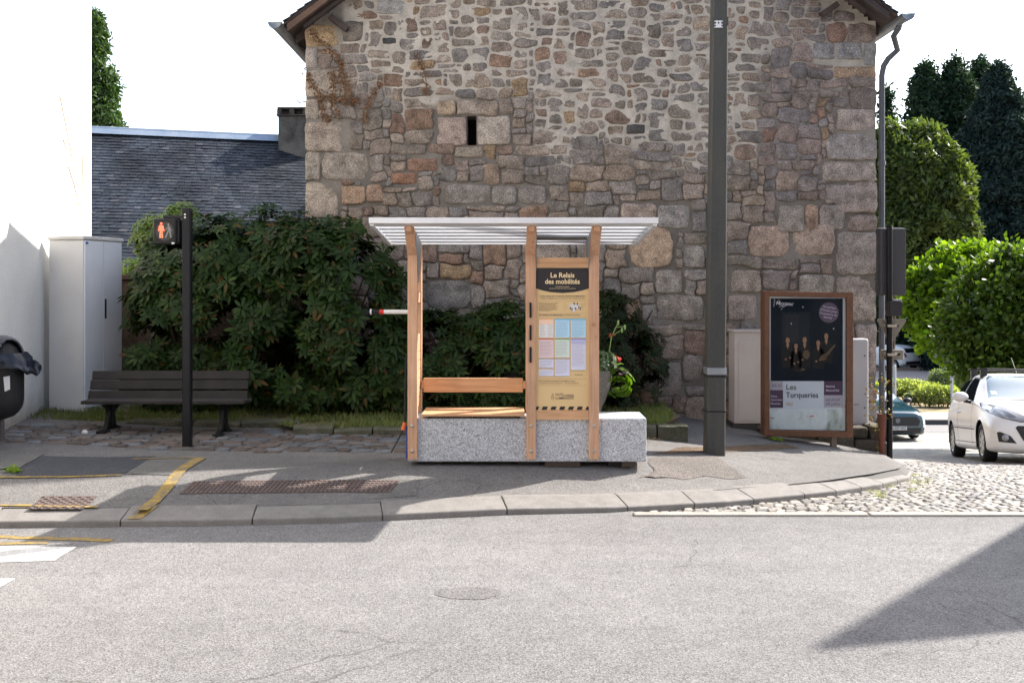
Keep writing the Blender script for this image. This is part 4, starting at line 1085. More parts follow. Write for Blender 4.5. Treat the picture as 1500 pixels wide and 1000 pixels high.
# dashed tear lines
for a, b_, z in ((789.5, 811, 539.8), (789.5, 834.5, 551.8), (836.7, 858.5, 543.6)):
    q = a; mb = MB()
    while q < b_-1: quad_mb(mb, sx(q), sx(q+1.6), sz(z), sz(z-.8), yp-.001); q += 3
    mb.build('tear_line', pg_, pn, fix=False)
for z in (440.6, 459.4, 464.9, 555.5, 565.0):
    mb = MB(); quad_mb(mb, sx(789), sx(859), sz(z), sz(z-.22), yp-.001); mb.build('rule_line', pg_, pn, fix=False)
PC = [('orange', (.72, .36, .2), [(789.5, 811, 466.8, 468.4)]), ('orange_pale', (.80, .55, .42), [(789.5, 811, 468.4, 475)]), ('white', (.70, .68, .68), [(789.5, 811, 475, 494.5)]),
      ('blue', (.16, .42, .62), [(813, 858.5, 466.8, 468.8)]), ('blue_pale', (.42, .66, .85), [(813, 834.5, 468.8, 494.5), (836.5, 858.5, 468.8, 494.5)]),
      ('red', (.52, .12, .09), [(789.5, 811, 496, 497.7)]), ('pink', (.70, .55, .58), [(789.5, 811, 497.7, 524)]), ('green', (.16, .30, .12), [(813, 834.5, 496, 497.7)]), ('green_pale', (.60, .68, .64), [(813, 834.5, 497.7, 523.5)]),
      ('violet', (.25, .24, .5), [(836.5, 858.5, 496, 497.9)]), ('violet_pale', (.50, .50, .75), [(836.5, 858.5, 497.9, 504)]), ('lilac', (.62, .63, .78), [(836.5, 858.5, 504, 542), (789.5, 811, 526.5, 538.8), (789.5, 811, 541, 551), (813, 834.5, 526.5, 551)]), ('grey', (.38, .33, .31), [(789.5, 834.5, 525, 526.5)])]
for nm, c, rs_ in PC:
    mb = MB()
    for a, b_, c_, d_ in rs_: quad_mb(mb, sx(a), sx(b_), sz(d_), sz(c_), yp)
    mb.build('panel_table', plain('print_'+nm, c, .5), pn, fix=False)
mb = MB()   # little illustration of people with vehicles
for k, (a, z, r_) in enumerate(((836, 450, .018), (839, 447, .018), (842, 450, .022), (845, 448, .02), (848, 451, .016), (841, 454, .018))):
    mb.ell((sx(a), yp-.0005*k, sz(z)), (r_, .001, r_), 12, 4)
o = mb.build('panel_picture', plain('print_pale', (.62, .6, .6), .5), pn, fix=False)
mb = MB()
for a, z in ((835.5, 451), (841, 444.6), (846, 445), (838, 453), (843, 452), (848, 450.5), (850.4, 452)): mb.ell((sx(a), yp-.004, sz(z)), (.006, .001, .012), 8, 4)
mb.build('panel_picture', plain('print_dark', (.12, .08, .09), .5), pn, fix=False)
# side handrail bar with red band sticking out on the left
zb2 = sz(457.5); yb2 = SD+.2
arm = MB().cyl((sx(597)+.02, yb2, zb2), (X(562, yb2), yb2, zb2), .020, n=16).build('side_bar', plain('bar_white', (.7, .7, .7), .4), sh, smooth='auto')
MB().cyl((X(562.3, yb2), yb2, zb2), (X(556, yb2), yb2, zb2), .0215, n=16).build('red_band', plain('bar_red', (.6, .03, .02), .4), arm, smooth='auto')
MB().cyl((X(556, yb2), yb2, zb2), (X(544.5, yb2), yb2, zb2), .019, n=16).build('black_sleeve', M['black'], arm, smooth='auto')
MB().cyl((X(544.5, yb2), yb2, zb2), (X(542.3, yb2), yb2, zb2), .026, n=16).build('end_cap', plain('cap_white', (.75, .75, .75), .3), arm, smooth='auto')
# straps / tools hanging at the left side
tl = thing('tool_strap', 'black and blue strap with orange grip hanging at the left foot of the shelter', 'strap', (-1.0, 9.35, 0))
MB().tube([(-.985, 9.3, .95), (-1.0, 9.32, .6), (-1.0, 9.3, .33)], .012, 6).build('strap', M['black'], tl)
MB().tube([(-1.0, 9.3, .33), (-1.03, 9.3, .22), (-1.13, 9.3, .04)], .006, 6).build('rod', M['black'], tl)
MB().tube([(-1.0, 9.3, .32), (-1.02, 9.29, .25)], .018, 8).build('grip', plain('grip_orange', (.7, .14, .04), .5), tl)
MB().tube([(-.985, 9.33, .28), (-.98, 9.33, .1), (-.985, 9.33, -.02)], .013, 8).build('tube', plain('tube_blue', (.03, .05, .25), .5), tl)

# ================================================================== park bench
B0, B1 = 10.62, 10.98
bx0, bx1 = X(119, 10.62), X(362, 11.0)
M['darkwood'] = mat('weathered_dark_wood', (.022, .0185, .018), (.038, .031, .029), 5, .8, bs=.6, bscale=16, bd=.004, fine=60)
M['iron'] = plain('cast_iron', (.011, .011, .011), .6, spec=.2)
bn = thing('park_bench', 'weathered dark wooden park bench with cast iron legs in the shade of the rhododendron', 'bench', ((bx0+bx1)/2, 10.8, 0))
zseat = 1.6-(587-418)*10.62/F+.0
mb = MB()
for q in range(4):
    y0 = 10.60+q*.098; mb.box(X(119, 10.62), X(358, 10.66), y0, y0+.088, zseat-.035+(q == 3)*-.012, zseat-(q == 3)*.012)
mb.build('seat', M['darkwood'], bn, bevel=.006)
mb = MB()
for (pa, pb, yb) in ((572, 584, 11.02), (556.5, 569.5, 11.05), (543, 555, 11.085)):
    za, zc = 1.6-(pa-418)*yb/F, 1.6-(pb-418)*yb/F
    q = {572: (129, 362), 556.5: (132, 363), 543: (135, 365)}[pa]
    vs = [(X(q[0], yb), yb-.015, zc), (X(q[1], yb), yb-.015, zc), (X(q[1], yb), yb+.012, za), (X(q[0], yb), yb+.012, za)]
    t = Vector((0, .035, -.01)); vs = [Vector(v) for v in vs]; vs += [v+t for v in vs]
    mb.add(vs, [(0, 1, 2, 3), (7, 6, 5, 4), (0, 4, 5, 1), (1, 5, 6, 2), (2, 6, 7, 3), (3, 7, 4, 0)])
mb.build('backrest', M['darkwood'], bn, bevel=.005)
for px in (157, 324):
    xl = X(px, 10.7); z0 = zp(xl, 10.7)+.012; mb = MB()
    mb.prism([(10.58, zseat-.036), (11.02, zseat-.05), (11.10, .60), (11.13, .60), (11.06, zseat-.06), (10.90, zseat-.12), (10.86, .2), (10.90, .08), (10.98, z0+.02), (10.98, z0), (10.86, z0), (10.82, .10), (10.76, .10), (10.66, z0), (10.54, z0), (10.54, z0+.025), (10.64, .06), (10.72, .2), (10.74, zseat-.12)], lambda y, z: (xl-.022, y, z), (.044, 0, 0))
    mb.box(xl-.05, xl+.05, 10.53, 10.66, z0-.005, z0+.02); mb.box(xl-.045, xl+.045, 10.86, 10.99, z0-.005, z0+.018)
    mb.prism([(-.03, .05), (.03, .05), (.055, zseat-.06), (-.055, zseat-.06)], lambda a, z: (xl+a, 10.775, z), (0, .03, 0))
    mb.build('leg', M['iron'], bn, bevel=.004)

# ================================================================== pedestrian signal on the left
D = 9.93; xp = X(274.5, D)
sg = thing('pedestrian_signal', 'black pedestrian signal post with a lit red standing figure beside the bench', 'traffic signal', (xp, D, zp(xp, D)))
MB().box(xp-.042, xp+.042, D-.042, D+.042, zp(xp, D)-.02, Z(305, D)).build('post', plain('signal_black', (.006, .0065, .009), .4, spec=.2), sg, bevel=.01)
MB().box(X(240, D), xp-.04, D-.02, D+.02, Z(320, D), Z(315.5, D)).build('arm', M['black'], sg, bevel=.004)
mb = MB()
for z in (314.8, 319): mb.lathe((xp-.01, D-.046, Z(z, D)), [(0, 0), (.01, 0), (.012, .006)], 8, axis='Y')
mb.build('bolt', M['bolt'], sg)
dh = D-.06
hd = MB().box(X(224, dh), X(258, dh), dh, dh+.14, Z(358, dh), Z(320, dh)).build('signal_head', plain('signal_case', (.014, .013, .014), .5, spec=.2), sg, bevel=.02, seg=4)
MB().box(X(222.5, dh), X(262, dh), dh+.03, dh+.2, Z(357, dh), Z(319.3, dh)).build('signal_case', plain('signal_case2', (.012, .012, .014), .45, spec=.25), sg, bevel=.02, seg=3)
def dot(mb, c, r, y, n=16): mb.add([(c[0]+math.cos(2*math.pi*k/n)*r, y, c[1]+math.sin(2*math.pi*k/n)*r*1.02) for k in range(n)], [tuple(range(n))])
lens = MB(); dot(lens, (X(241.5, dh), Z(338.8, dh)), .092, dh-.002, 32); lens.build('lens', plain('lens_black', (.012, .010, .011), .25), sg, fix=False)
def fig(poly, px0, py0, k, y, name, m, par):
    mb = MB()
    for pl in poly:
        if len(pl) == 3: dot(mb, (X(px0+pl[0]*k, dh), Z(py0+pl[1]*k, dh)), pl[2]*k*dh/F, y)
        else: mb.prism(pl, lambda a, b_: (X(px0+a*k, dh), y-.001, Z(py0+b_*k, dh)), (0, .002, 0))
    return mb.build(name, m, par, fix=False)
red = plain('signal_red', (1.0, .16, .08), .5, emit=.55)
stand = [(2.2, 1.6, 1.7), [(-.6, 4), (5, 4), (5.4, 6), (6.6, 11.6), (5.2, 12.4), (4.3, 9.5), (4.1, 13), (.3, 13), (.1, 9.5), (-.8, 12.4), (-2.2, 11.6), (-1, 6)], [(.3, 12.6), (2.0, 12.6), (1.9, 21), (-.2, 21)], [(2.5, 12.6), (4.1, 12.6), (4.7, 21), (2.6, 21)]]
fig(stand, 234.0, 325.8, 1.08, dh-.004, 'red_figure', red, sg)
walk = [(2.2, 1.5, 1.5), [(1.0, 3.4), (3.6, 3.4), (4.6, 6.8), (4.6, 10), (1.5, 10), (1.2, 6)], [(1.4, 4.6), (1.3, 7), (-1.6, 10.2), (-2.4, 9.2)], [(4, 4.4), (6.6, 8.4), (6.2, 12), (5.3, 11.8), (5.2, 8.6), (4.2, 6.6)], [(1.6, 9.8), (3.4, 9.8), (-.8, 20.4), (-3, 19.8)], [(2.8, 9.8), (4.5, 9.8), (7, 19.5), (5, 20.4)]]
fig(walk, 244.6, 327.2, 1.04, dh-.004, 'walking_figure', plain('signal_off_figure', (.19, .185, .18), .5), sg)
MB().ell((X(253.5, dh), dh-.002, Z(356.3, dh)), (.018, .004, .010), 12, 6).build('label_dot', plain('offwhite', (.6, .6, .58), .6), sg, fix=False)

# ================================================================== tall utility cabinet
cf = Vector((X(122, 11.9), 11.9, 0)); ang = math.atan2(.7, .19); ud = Vector((math.cos(ang), math.sin(ang), 0)); vd = Vector((-ud.y, ud.x, 0))
zc1 = Z(351, 11.9); zc0 = Z(610, 11.9)-.02; WD, WL = .72, .49
cb = thing('utility_cabinet', 'tall pale grey street cabinet with double doors beside the white wall', 'cabinet', (cf.x, cf.y, zc0))
M['cabg'] = mat('cabinet_grey', (.66, .65, .635), (.60, .59, .575), 1.2, .55, fine=0, bs=.05)
M['cabd'] = mat('cabinet_door', (.74, .76, .79), (.68, .70, .74), 1.6, .5, bs=.05)
def obox(mb, u0, u1, v0, v1, z0, z1, mi=0, o=None, uu=None, vv=None):
    o = o or cf; uu = uu or ud; vv = vv or vd
    vs = [o+uu*u+vv*v+Vector((0, 0, z)) for z in (z0, z1) for v in (v0, v1) for u in (u0, u1)]
    mb.add(vs, [(0, 2, 3, 1), (4, 5, 7, 6), (0, 1, 5, 4), (2, 6, 7, 3), (0, 4, 6, 2), (1, 3, 7, 5)], mi)
mb = MB(); obox(mb, 0.006, WD, .006, WL, zc0, zc1); mb.build('body', M['cabg'], cb, bevel=.004)
mb = MB(); obox(mb, -.016, WD+.02, -.016, WL+.016, zc1+.001, zc1+.045); mb.build('lid', mat('cabinet_lid', (.52, .50, .46), (.6, .58, .55), 2, .6), cb, bevel=.01)
for (a, b_) in ((.018, .352), (.358, WD-.012)):
    mb = MB(); obox(mb, a, b_, -.010, .005, zc0+.12, zc1-.012); dr_ = mb.build('door', M['cabd'], cb, bevel=.004)
mb = MB(); obox(mb, .375, .40, -.022, -.010, zc0+1.18, zc0+1.42); mb.build('handle', M['black'], dr_, bevel=.004)
mb = MB(); obox(mb, .03, .075, -.012, -.009, zc1-.05, zc1-.025); mb.build('sticker', plain('sticker_blue', (.03, .08, .35), .5), dr_)
# side plate with small vent on left face
mb = MB(); obox(mb, .000, .006, .06, .40, zc0+.02, zc0+.20); mb.build('base_panel', M['cabg'], cb)
mb = MB(); obox(mb, -.002, .006, .40, .45, zc0+.12, zc0+.17); mb.build('vent', M['cabg'], cb)

# ================================================================== litter bin
D = 9.85; xb = X(4, D); zg = zp(xb, D)
bi = thing('litter_bin', 'dark domed litter bin with bag over its rim, left edge of view', 'litter bin', (xb, D, zg))
bc = Vector((X(8, D), D-.12, 0))
M['binp'] = plain('bin_plastic', (.035, .043, .05), .4); M['bing'] = plain('bin_grey', (.016, .016, .018), .55, spec=.25)
MB().box(X(-6, D), X(2, D), D+.0, D+.07, zg-.02, .95).build('post', plain('bin_post', (.09, .08, .08), .5), bi, bevel=.008)
mb = MB(); K = 36; zt_, zb_ = Z(531, D-.1), Z(615, D-.1); prof = []
for j in range(15):
    t = j/14; z = zb_+(zt_-zb_)*t; r_ = .238*(1-(1-min(1, t/.42))**2.4)**.5 if t < .42 else .238; prof.append((max(.02, r_), z))
vs = []
for (r_, z) in prof:
    for k in range(120):
        a = 2*math.pi*k/120; rr = r_*(1-.014*(.5+.5*math.cos(a*40))); vs.append((bc.x+math.cos(a)*rr*.96, bc.y+math.sin(a)*rr*.8, z))
fs = [(j*120+k, j*120+(k+1) % 120, (j+1)*120+(k+1) % 120, (j+1)*120+k) for j in range(14) for k in range(120)]+[tuple(range(120))]
mb.add(vs, fs); body_ = mb.build('body', M['bing'], bi, smooth='auto')
# hood: half dome with an opening facing right-front
mb = MB(); vs = []; nA, nB = 48, 16; keep = []
for j in range(nB+1):
    e = (math.pi/2)*j/nB
    for k in range(nA):
        a = 2*math.pi*k/nA; vs.append((bc.x+.235*math.cos(a)*math.cos(e)**.8, bc.y+.2*math.sin(a)*math.cos(e)**.8, zt_+.03+.24*math.sin(e)))
fs = []
od = Vector((.86, -.45, .32)).normalized()
for j in range(nB):
    for k in range(nA):
        q = (j*nA+k, j*nA+(k+1) % nA, (j+1)*nA+(k+1) % nA, (j+1)*nA+k); c_ = sum((Vector(vs[i]) for i in q), Vector())/4-Vector((bc.x, bc.y, zt_+.03))
        c_.y *= 1.15
        if (c_.normalized()-od).length < .62 and j > 0: continue
        fs.append(q)
mb.add(vs, fs); o = mb.build('hood', M['binp'], bi, smooth=True); o.modifiers.new('s', 'SOLIDIFY').thickness = .012
MB().lathe((bc.x, bc.y, zt_-.01), [(.25, 0), (.265, .01), (.265, .03), (.245, .045)], 40, M=Matrix.Diagonal((1, .82, 1))).build('rim', plain('bin_rim', (.12, .085, .07), .5), bi, smooth=True)
MB().ell((bc.x, bc.y, zt_+.03), (.2, .17, .2), 20, 10).build('inner_liner', plain('liner', (.006, .006, .007), .6), bi)
mb = MB(); vs = []; nk = 60
for j in range(8):
    for k in range(nk):
        a = 2*math.pi*k/nk; f = .5+.5*math.cos(a-.0); drop = (.03+.12*max(0, math.cos(a+.1))**3)*j/7
        rr = .262+.035*math.sin(j/7*math.pi*.6)*(.5+f)+.012*noise.noise(Vector((a*4, j*.9, 1)))*j
        vs.append((bc.x+math.cos(a)*rr*(1+.18*max(0, math.cos(a))**2*j/7), bc.y+math.sin(a)*rr*.83, zt_+.10-drop*1.0-.055*j/7*1.3+.012*noise.noise(Vector((a*7, j*1.1, 5)))*j*.6))
mb.add(vs, [(j*nk+k, j*nk+(k+1) % nk, (j+1)*nk+(k+1) % nk, (j+1)*nk+k) for j in range(7) for k in range(nk)])
tag(mb.build('bin_bag', plain('bag_plastic', (.006, .010, .020), .34, spec=.4), None, smooth=True, fix=False), 'crumpled dark blue plastic bag draped over the rim of the litter bin', 'bag')
mb = MB(); ts = [(bc.x+.125, Z(548, D)), (bc.x+.17, Z(547, D)), (bc.x+.172, Z(566, D)), (bc.x+.135, Z(569, D))]
mb.prism(ts, lambda a, z: (a, bc.y-.8*math.sqrt(max(0, .238**2-((a-bc.x)/.96)**2))-.006, z), (0, .002, 0)); mb.build('sticker', plain('paper', (.6, .6, .6), .7), body_, fix=False)

# ================================================================== concrete lamp pole
D = 10.3; xb = X(1046, D); zb_ = zp(xb, D)
cp = thing('concrete_pole', 'tall dark grey square pole with a pale band standing right of the shelter', 'pole', (xb, D, zb_))
def poleM():
    m, nt, b = nmat('pole_concrete'); n1 = tex(nt, scale=3, detail=6, sc3=(3, 3, .4)); n2 = tex(nt, scale=60, detail=4); n3 = tex(nt, scale=1.2, detail=3)
    c = ramp(nt, n1, [(.3, (.042, .044, .042)), (.7, (.066, .064, .056))]); c = mix(nt, c, ramp(nt, n2, [(.3, .75), (.7, 1.2)]), .8, 'MULTIPLY'); c = mix(nt, c, ramp(nt, n3, [(.55, (1, 1, 1)), (.72, (1.8, 1.4, .8))]), .5, 'MULTIPLY')
    nt.links.new(c, b.inputs['Base Color']); b.inputs['Roughness'].default_value = .75; bump(nt, b, n2, .4, .004); return m
mb = MB(); H0 = 9.0; vs = []
def ring_(z, w_, cx, cy):
    b = .012
    return [(cx-w_+b, cy-w_, z), (cx+w_-b, cy-w_, z), (cx+w_, cy-w_+b, z), (cx+w_, cy+w_-b, z), (cx+w_-b, cy+w_, z), (cx-w_+b, cy+w_, z), (cx-w_, cy+w_-b, z), (cx-w_, cy-w_+b, z)]
def pw(z): return .098-(z-zb_)*.0042
def pcx(z): return xb+(z-zb_)*.0115
zz = [zb_-.1, .5, 1, 2, 3, 4, 5, 6, 7.5, 9]
for z in zz: vs += ring_(z, pw(z), pcx(z), D)
fs = [(j*8+k, j*8+(k+1) % 8, (j+1)*8+(k+1) % 8, (j+1)*8+k) for j in range(len(zz)-1) for k in range(8)]+[tuple(range(8)), tuple(range(len(vs)-1, len(vs)-9, -1))]
mb.add(vs, fs); mb.build('shaft', poleM(), cp)
for (pa, pb, m, e) in ((537.5, 547.5, M['zinc'], .006), (549, 551, M['black'], .005), (600, 602, M['black'], .004), (28, 40, M['black'], .003)):
    z1, z0 = Z(pa, D), Z(pb, D); w_ = pw(z0)+e; MB().box(pcx(z0)-w_, pcx(z0)+w_, D-w_, D+w_, z0, z1).build('band' if pa > 100 else 'strap', m if pa > 100 else poleM(), cp, bevel=.004)
mb = MB(); xs_ = X(1053, D-.1); zq = Z(35, D-.1); yq = D-pw(4.2)-.012
mb.prism([(-.028, -.035), (.028, -.035), (.024, .035), (.010, .035), (.006, -.008), (-.006, -.008), (-.010, .035), (-.024, .035)], lambda a, b_: (xs_+a, yq, zq+b_), (0, .01, 0))
for z in (-.032, -.004, .028): mb.box(xs_-.042, xs_+.042, yq+.002, yq+.008, zq+z-.005, zq+z+.005)
mb.build('cable_bracket', plain('bracket_white', (.66, .66, .7), .5), cp)
# cap arm far above
MB().tube([(pcx(8.8), D, 8.9), (pcx(9)-.02, D-.5, 9.2), (pcx(9)-.02, D-1.6, 9.35)], .04, 8).build('lamp_arm', M['zinc'], cp)
MB().ell((pcx(9)-.02, D-1.8, 9.33), (.14, .32, .08), 16, 8).build('lamp_head', M['zinc'], cp)

# ================================================================== poster display case
D = 11.75
def zr_(x, z): return z-(x-X(1120, D))*.018
pc = thing('poster_case', 'rust brown framed display case with a concert poster in front of the stone house corner', 'display case', (X(1180, D), D, zp(X(1180, D), D)))
M['frame'] = mat('rusty_brown_metal', (.13, .056, .026), (.17, .075, .038), 6, .6, bs=.2, bscale=40, fine=30)
fx0, fx1 = X(1120, D), X(1250, D); ft, fb = Z(426, D), Z(638.5, D)
mb = MB(); T = .15; fw = .060; ty = .2
for (a, b_, c_, d_) in ((fx0, fx0+fw, fb, ft), (fx1-fw*1.25, fx1, fb, ft), (fx0+fw, fx1-fw*1.25, ft-.065, ft), (fx0+fw, fx1-fw*1.25, fb, fb+.075)):
    vs = [Vector((x, y, zr_(x, z))) for z in (c_, d_) for y in (D, D+ty) for x in (a, b_)]
    mb.add(vs, [(0, 2, 3, 1), (4, 5, 7, 6), (0, 1, 5, 4), (2, 6, 7, 3), (0, 4, 6, 2), (1, 3, 7, 5)])
fr = mb.build('frame', M['frame'], pc, bevel=.006)
ix0, ix1, it, ib = fx0+fw, fx1-fw*1.25, ft-.065, fb+.075
def stain():
    m, nt, b = nmat('pale_back_board'); n1 = tex(nt, scale=6, detail=6, sc3=(1, 1, .5)); n2 = tex(nt, scale=25, detail=5)
    c = ramp(nt, n1, [(.5, (.52, .60, .62)), (.62, (.34, .40, .38)), (.74, (.13, .15, .12))]); c = mix(nt, c, ramp(nt, n2, [(.3, .9), (.7, 1.05)]), 1, 'MULTIPLY')
    nt.links.new(c, b.inputs['Base Color']); b.inputs['Roughness'].default_value = .5; return m
MB().add([(x, y, zr_(x, z)) for z in (ib, it) for y in (D+.06, D+.1) for x in (ix0, ix1)], [(0, 2, 3, 1), (4, 5, 7, 6), (0, 1, 5, 4), (2, 6, 7, 3), (0, 4, 6, 2), (1, 3, 7, 5)]).build('back_board', stain(), pc)
yq = D+.055
def q4(mb, a, b_, c_, d_, y=yq, mi=0):
    """px box a..b x, c..d y on poster plane"""
    x0, x1 = X(a, yq), X(b_, yq); mb.add([(x0, y, Z(d_, yq)), (x1, y, Z(d_, yq)), (x1, y, Z(c_, yq)), (x0, y, Z(c_, yq))], [(0, 1, 2, 3)], mi)
# pixel tables below are the poster's own layout, 1 unit = its millimetres scaled
mb = MB(); q4(mb, 1127.5, 1236, 435.5, 599, y=yq+.003)
po = mb.build('poster', plain('poster_paper', (.47, .53, .60), .35), pc, fix=False)
def pm(nm, c, rects, y=yq, r_=.35):
    mb = MB()
    for q in rects: q4(mb, *q, y=y)
    return mb.build(nm, plain(nm, c, .6, spec=.08), po, fix=False)
pm('poster_photo', (.004, .009, .016), [(1129, 1236, 437, 558)])
pm('poster_doorway', (.020, .024, .030), [(1150, 1170, 460, 500)], y=yq-.001)
pm('poster_doorway', (.012, .018, .026), [(1145, 1186, 457, 505)], y=yq-.0005)
pm('poster_plum', (.075, .05, .085), [(1128, 1147, 571, 597), (1207, 1236, 558, 578.6)], y=yq-.001)
pm('poster_grey', (.36, .35, .40), [(1128, 1147, 558.6, 570.6), (1207, 1236, 579, 596.5)], y=yq-.001)
mb = MB(); q4(mb, 1234.5, 1241, 435, 597, y=yq-.0015); mb.build('poster_edge', plain('poster_rim', (.42, .48, .53), .4), po, fix=False)
mb = MB(); c_ = (X(1214, yq), Z(457.8, yq)); dot(mb, c_, 17/F*yq*.86, yq-.0015, 40); mb.build('poster_badge', plain('badge', (.065, .045, .08), .35), po, fix=False)
mb = MB()
for s, x, z in (('Un parfum', 1214.6, 451.4), ("d'Orient pour", 1213.7, 456.4), ("l'ouverture du", 1213.2, 461.4), ('festival', 1212.3, 466.2)): text_mb(mb, s, X(x, yq), Z(z, yq), .036, yq-.003, bold=.0006, align='CENTER', rot=R(-9))
mb.build('poster_lettering', plain('pale_lilac', (.38, .33, .42), .4), po, fix=False)
mb = MB(); text_mb(mb, 'Meymac', X(1136, yq), Z(445.8, yq), .062, yq-.003, bold=.0002, rot=R(-4), shear=.3)
def strokes(mb, pts, r_): mb.tube([(X(a, yq), yq-.002, Z(b_, yq)) for a, b_ in pts], r_, 4)
strokes(mb, [(1133.5, 449), (1134.5, 437.5), (1138, 446), (1141, 438), (1142.5, 447)], .003)
strokes(mb, [(1141, 449.5), (1155, 445.5), (1146, 450.5), (1144, 454)], .0025)
for a, b_ in ((1176, 449.6), (1159, 474), (1221, 481.3)): dot(mb, (X(a, yq), Z(b_, yq)), .007, yq-.003, 10)
mb.build('poster_logo', plain('poster_white', (.6, .6, .65), .4), po, fix=False)
def ptext(nm, c, items):
    mb = MB()
    for s, x, z, size, bold, w_ in items: text_mb(mb, s, X(x, yq), Z(z, yq), size, yq-.003, bold=bold, fit=w_*yq/F)
    mb.build(nm, plain(nm, c, .4), po, fix=False)
ptext('poster_headline', (.035, .04, .06), [('Les', 1151, 570.5, .095, .0006, 14.5), ('Turqueries', 1151, 582.2, .095, .0006, 47.5)])
ptext('poster_name', (.45, .34, .22), [('Abir', 1151, 593.5, .062, .0004, 11.5)])
ptext('poster_hour', (.12, .10, .15), [('20h30', 1129.5, 566.6, .05, .0003, 15), ('vendredi', 1209, 587, .052, .0003, 21), ('18 juillet', 1209, 593.4, .052, .0003, 20.5)])
ptext('poster_place', (.42, .38, .45), [('Église', 1129, 581.5, .032, .0006, 9), ('Saint-Léger', 1129, 586.6, .032, .0006, 17), ('Meymac', 1129, 592, .032, .0006, 14), ('festival', 1209.5, 567, .037, .0008, 13), ("Musical'été", 1209.5, 573, .037, .0008, 19.5)])
# the five musicians in the photograph of the poster
skin = plain('print_skin', (.30, .17, .10), .6, spec=.1); cloth = plain('print_cloth', (.016, .016, .017), .6, spec=.08); prop = plain('print_prop', (.07, .045, .02), .4)
ms, mc, mp = MB(), MB(), MB()
def E(mb, a, b_, ra, rb, y): mb.add([(X(a+math.cos(t)*ra, yq), y, Z(b_+math.sin(t)*rb, yq)) for t in [2*math.pi*k/18 for k in range(18)]], [tuple(range(18))])
for (a, b_, sc) in ((1153.8, 498.5, 1.15), (1166, 507, 1.05), (1178.7, 498, 1.2), (1198.5, 502.5, 1.1), (1210.3, 492.5, 1.15)):
    mc.add([(X(a+u*sc, yq), yq-.0012, Z(b_+v*sc, yq)) for u, v in ((-3, 5), (3, 5), (7.5, 9), (8.5, 18), (7, 34), (-7, 34), (-8.5, 18), (-7.5, 9))], [tuple(range(8))])
    E(mc, a, b_-1.2*sc, 3.3*sc, 4.2*sc, yq-.0016); E(ms, a, b_, 2.5*sc, 3.7*sc, yq-.002)
    ms.add([(X(a+u*sc, yq), yq-.0019, Z(b_+v*sc, yq)) for u, v in ((-1.2, 3), (1.2, 3), (1.8, 6), (0, 11), (-1.8, 6))], [tuple(range(5))])
    for u, v in ((-.95, -.5), (.95, -.5)): E(mc, a+u*sc, b_+v*sc, .42, .28, yq-.0026)
    E(mc, a, b_+2*sc, .8, .22, yq-.0026)
    E(ms, a-2.5*sc, b_+24*sc, 1.6, 1.2, yq-.002); E(ms, a+3*sc, b_+22*sc, 1.5, 1.2, yq-.002)
E(mp, 1181, 519, 5.2, 6.5, yq-.0028); mp.add([(X(a, yq), yq-.0028, Z(b_, yq)) for a, b_ in ((1206, 521), (1222.5, 504), (1224, 506), (1209, 525))], [(0, 1, 2, 3)]); E(mp, 1206, 524, 5, 4, yq-.0028); E(mp, 1170, 541, 10, 2.2, yq-.0008)
mc.build('poster_musician', cloth, po, fix=False); ms.build('poster_musician', skin, po, fix=False); mp.build('poster_instrument', prop, po, fix=False)
# red tape remnants on the board
mb = MB()
for a, b_, w_, h in ((1129, 611.5, 5, 1.2), (1186, 608.5, 6, 1.5), (1237.2, 593, 3, 4), (1237.5, 436, 3, 6)): q4(mb, a, a+w_, b_, b_+h, y=D+.052)
mb.build('tape_scrap', plain('tape_red', (.55, .08, .03), .5), pc, fix=False)
g = MB().add([(x, y, zr_(x, z)) for z in (ib, it) for y in (D+.018, D+.022) for x in (ix0, ix1)], [(0, 2, 3, 1), (4, 5, 7, 6), (0, 1, 5, 4), (2, 6, 7, 3), (0, 4, 6, 2), (1, 3, 7, 5)])
gm, nt, b = nmat('clear_glass'); nt.nodes.remove(b); tr = nt.nodes.new('ShaderNodeBsdfTransparent'); gl = nt.nodes.new('ShaderNodeBsdfGlossy'); gl.inputs['Roughness'].default_value = .05
fz = nt.nodes.new('ShaderNodeFresnel'); fz.inputs[0].default_value = 1.12; mx = nt.nodes.new('ShaderNodeMixShader'); nt.links.new(fz.outputs[0], mx.inputs[0]); nt.links.new(tr.outputs[0], mx.inputs[1]); nt.links.new(gl.outputs[0], mx.inputs[2]); nt.links.new(mx.outputs[0], nt.nodes['Material Output'].inputs[0])
g.build('glass', gm, pc)
for px, pb in ((1130.5, 657), (1224.5, 665)):
    x = X(px, D); MB().box(x-.03, x+.03, D+.06, D+.14, zp(x, D)-.1, zr_(x, fb)+.02).build('leg', mat('leg_metal', (.16, .12, .09), (.22, .18, .15), 6, .7), pc)

# ================================================================== small cabinets either side of the poster
M['cream'] = mat('cream_paint', (.50, .44, .42), (.43, .38, .36), 2, .6, bs=.05)
D = 12.35; c1 = thing('meter_cabinet', 'pinkish cream metal cabinet standing left of the poster case', 'cabinet', (X(1092, D), D, Z(620, D)))
zt_, zb_ = Z(487, D), Z(620, D); MB().box(X(1076, D), X(1128, D), D, D+.34, zb_, zt_).build('body', M['cream'], c1, bevel=.006)
MB().box(X(1074, D), X(1130, D), D-.012, D+.35, zt_+.001, zt_+.03).build('lid', M['cream'], c1, bevel=.008)
MB().box(X(1082, D), X(1108.5, D), D-.008, D-.001, Z(616, D), Z(498, D)).build('door', M['cream'], c1, bevel=.003)
MB().box(X(1074, D), X(1130, D), D+.01, D+.36, -.36, zb_-.003).build('plinth', mat('dark_plinth', (.06, .055, .05), None, 6, .9), c1)
D = 12.45; c2 = thing('fibre_cabinet', 'pale grey cabinet with rounded corners on the stone plinth right of the poster case', 'cabinet', (X(1250, D), D, Z(626, D)))
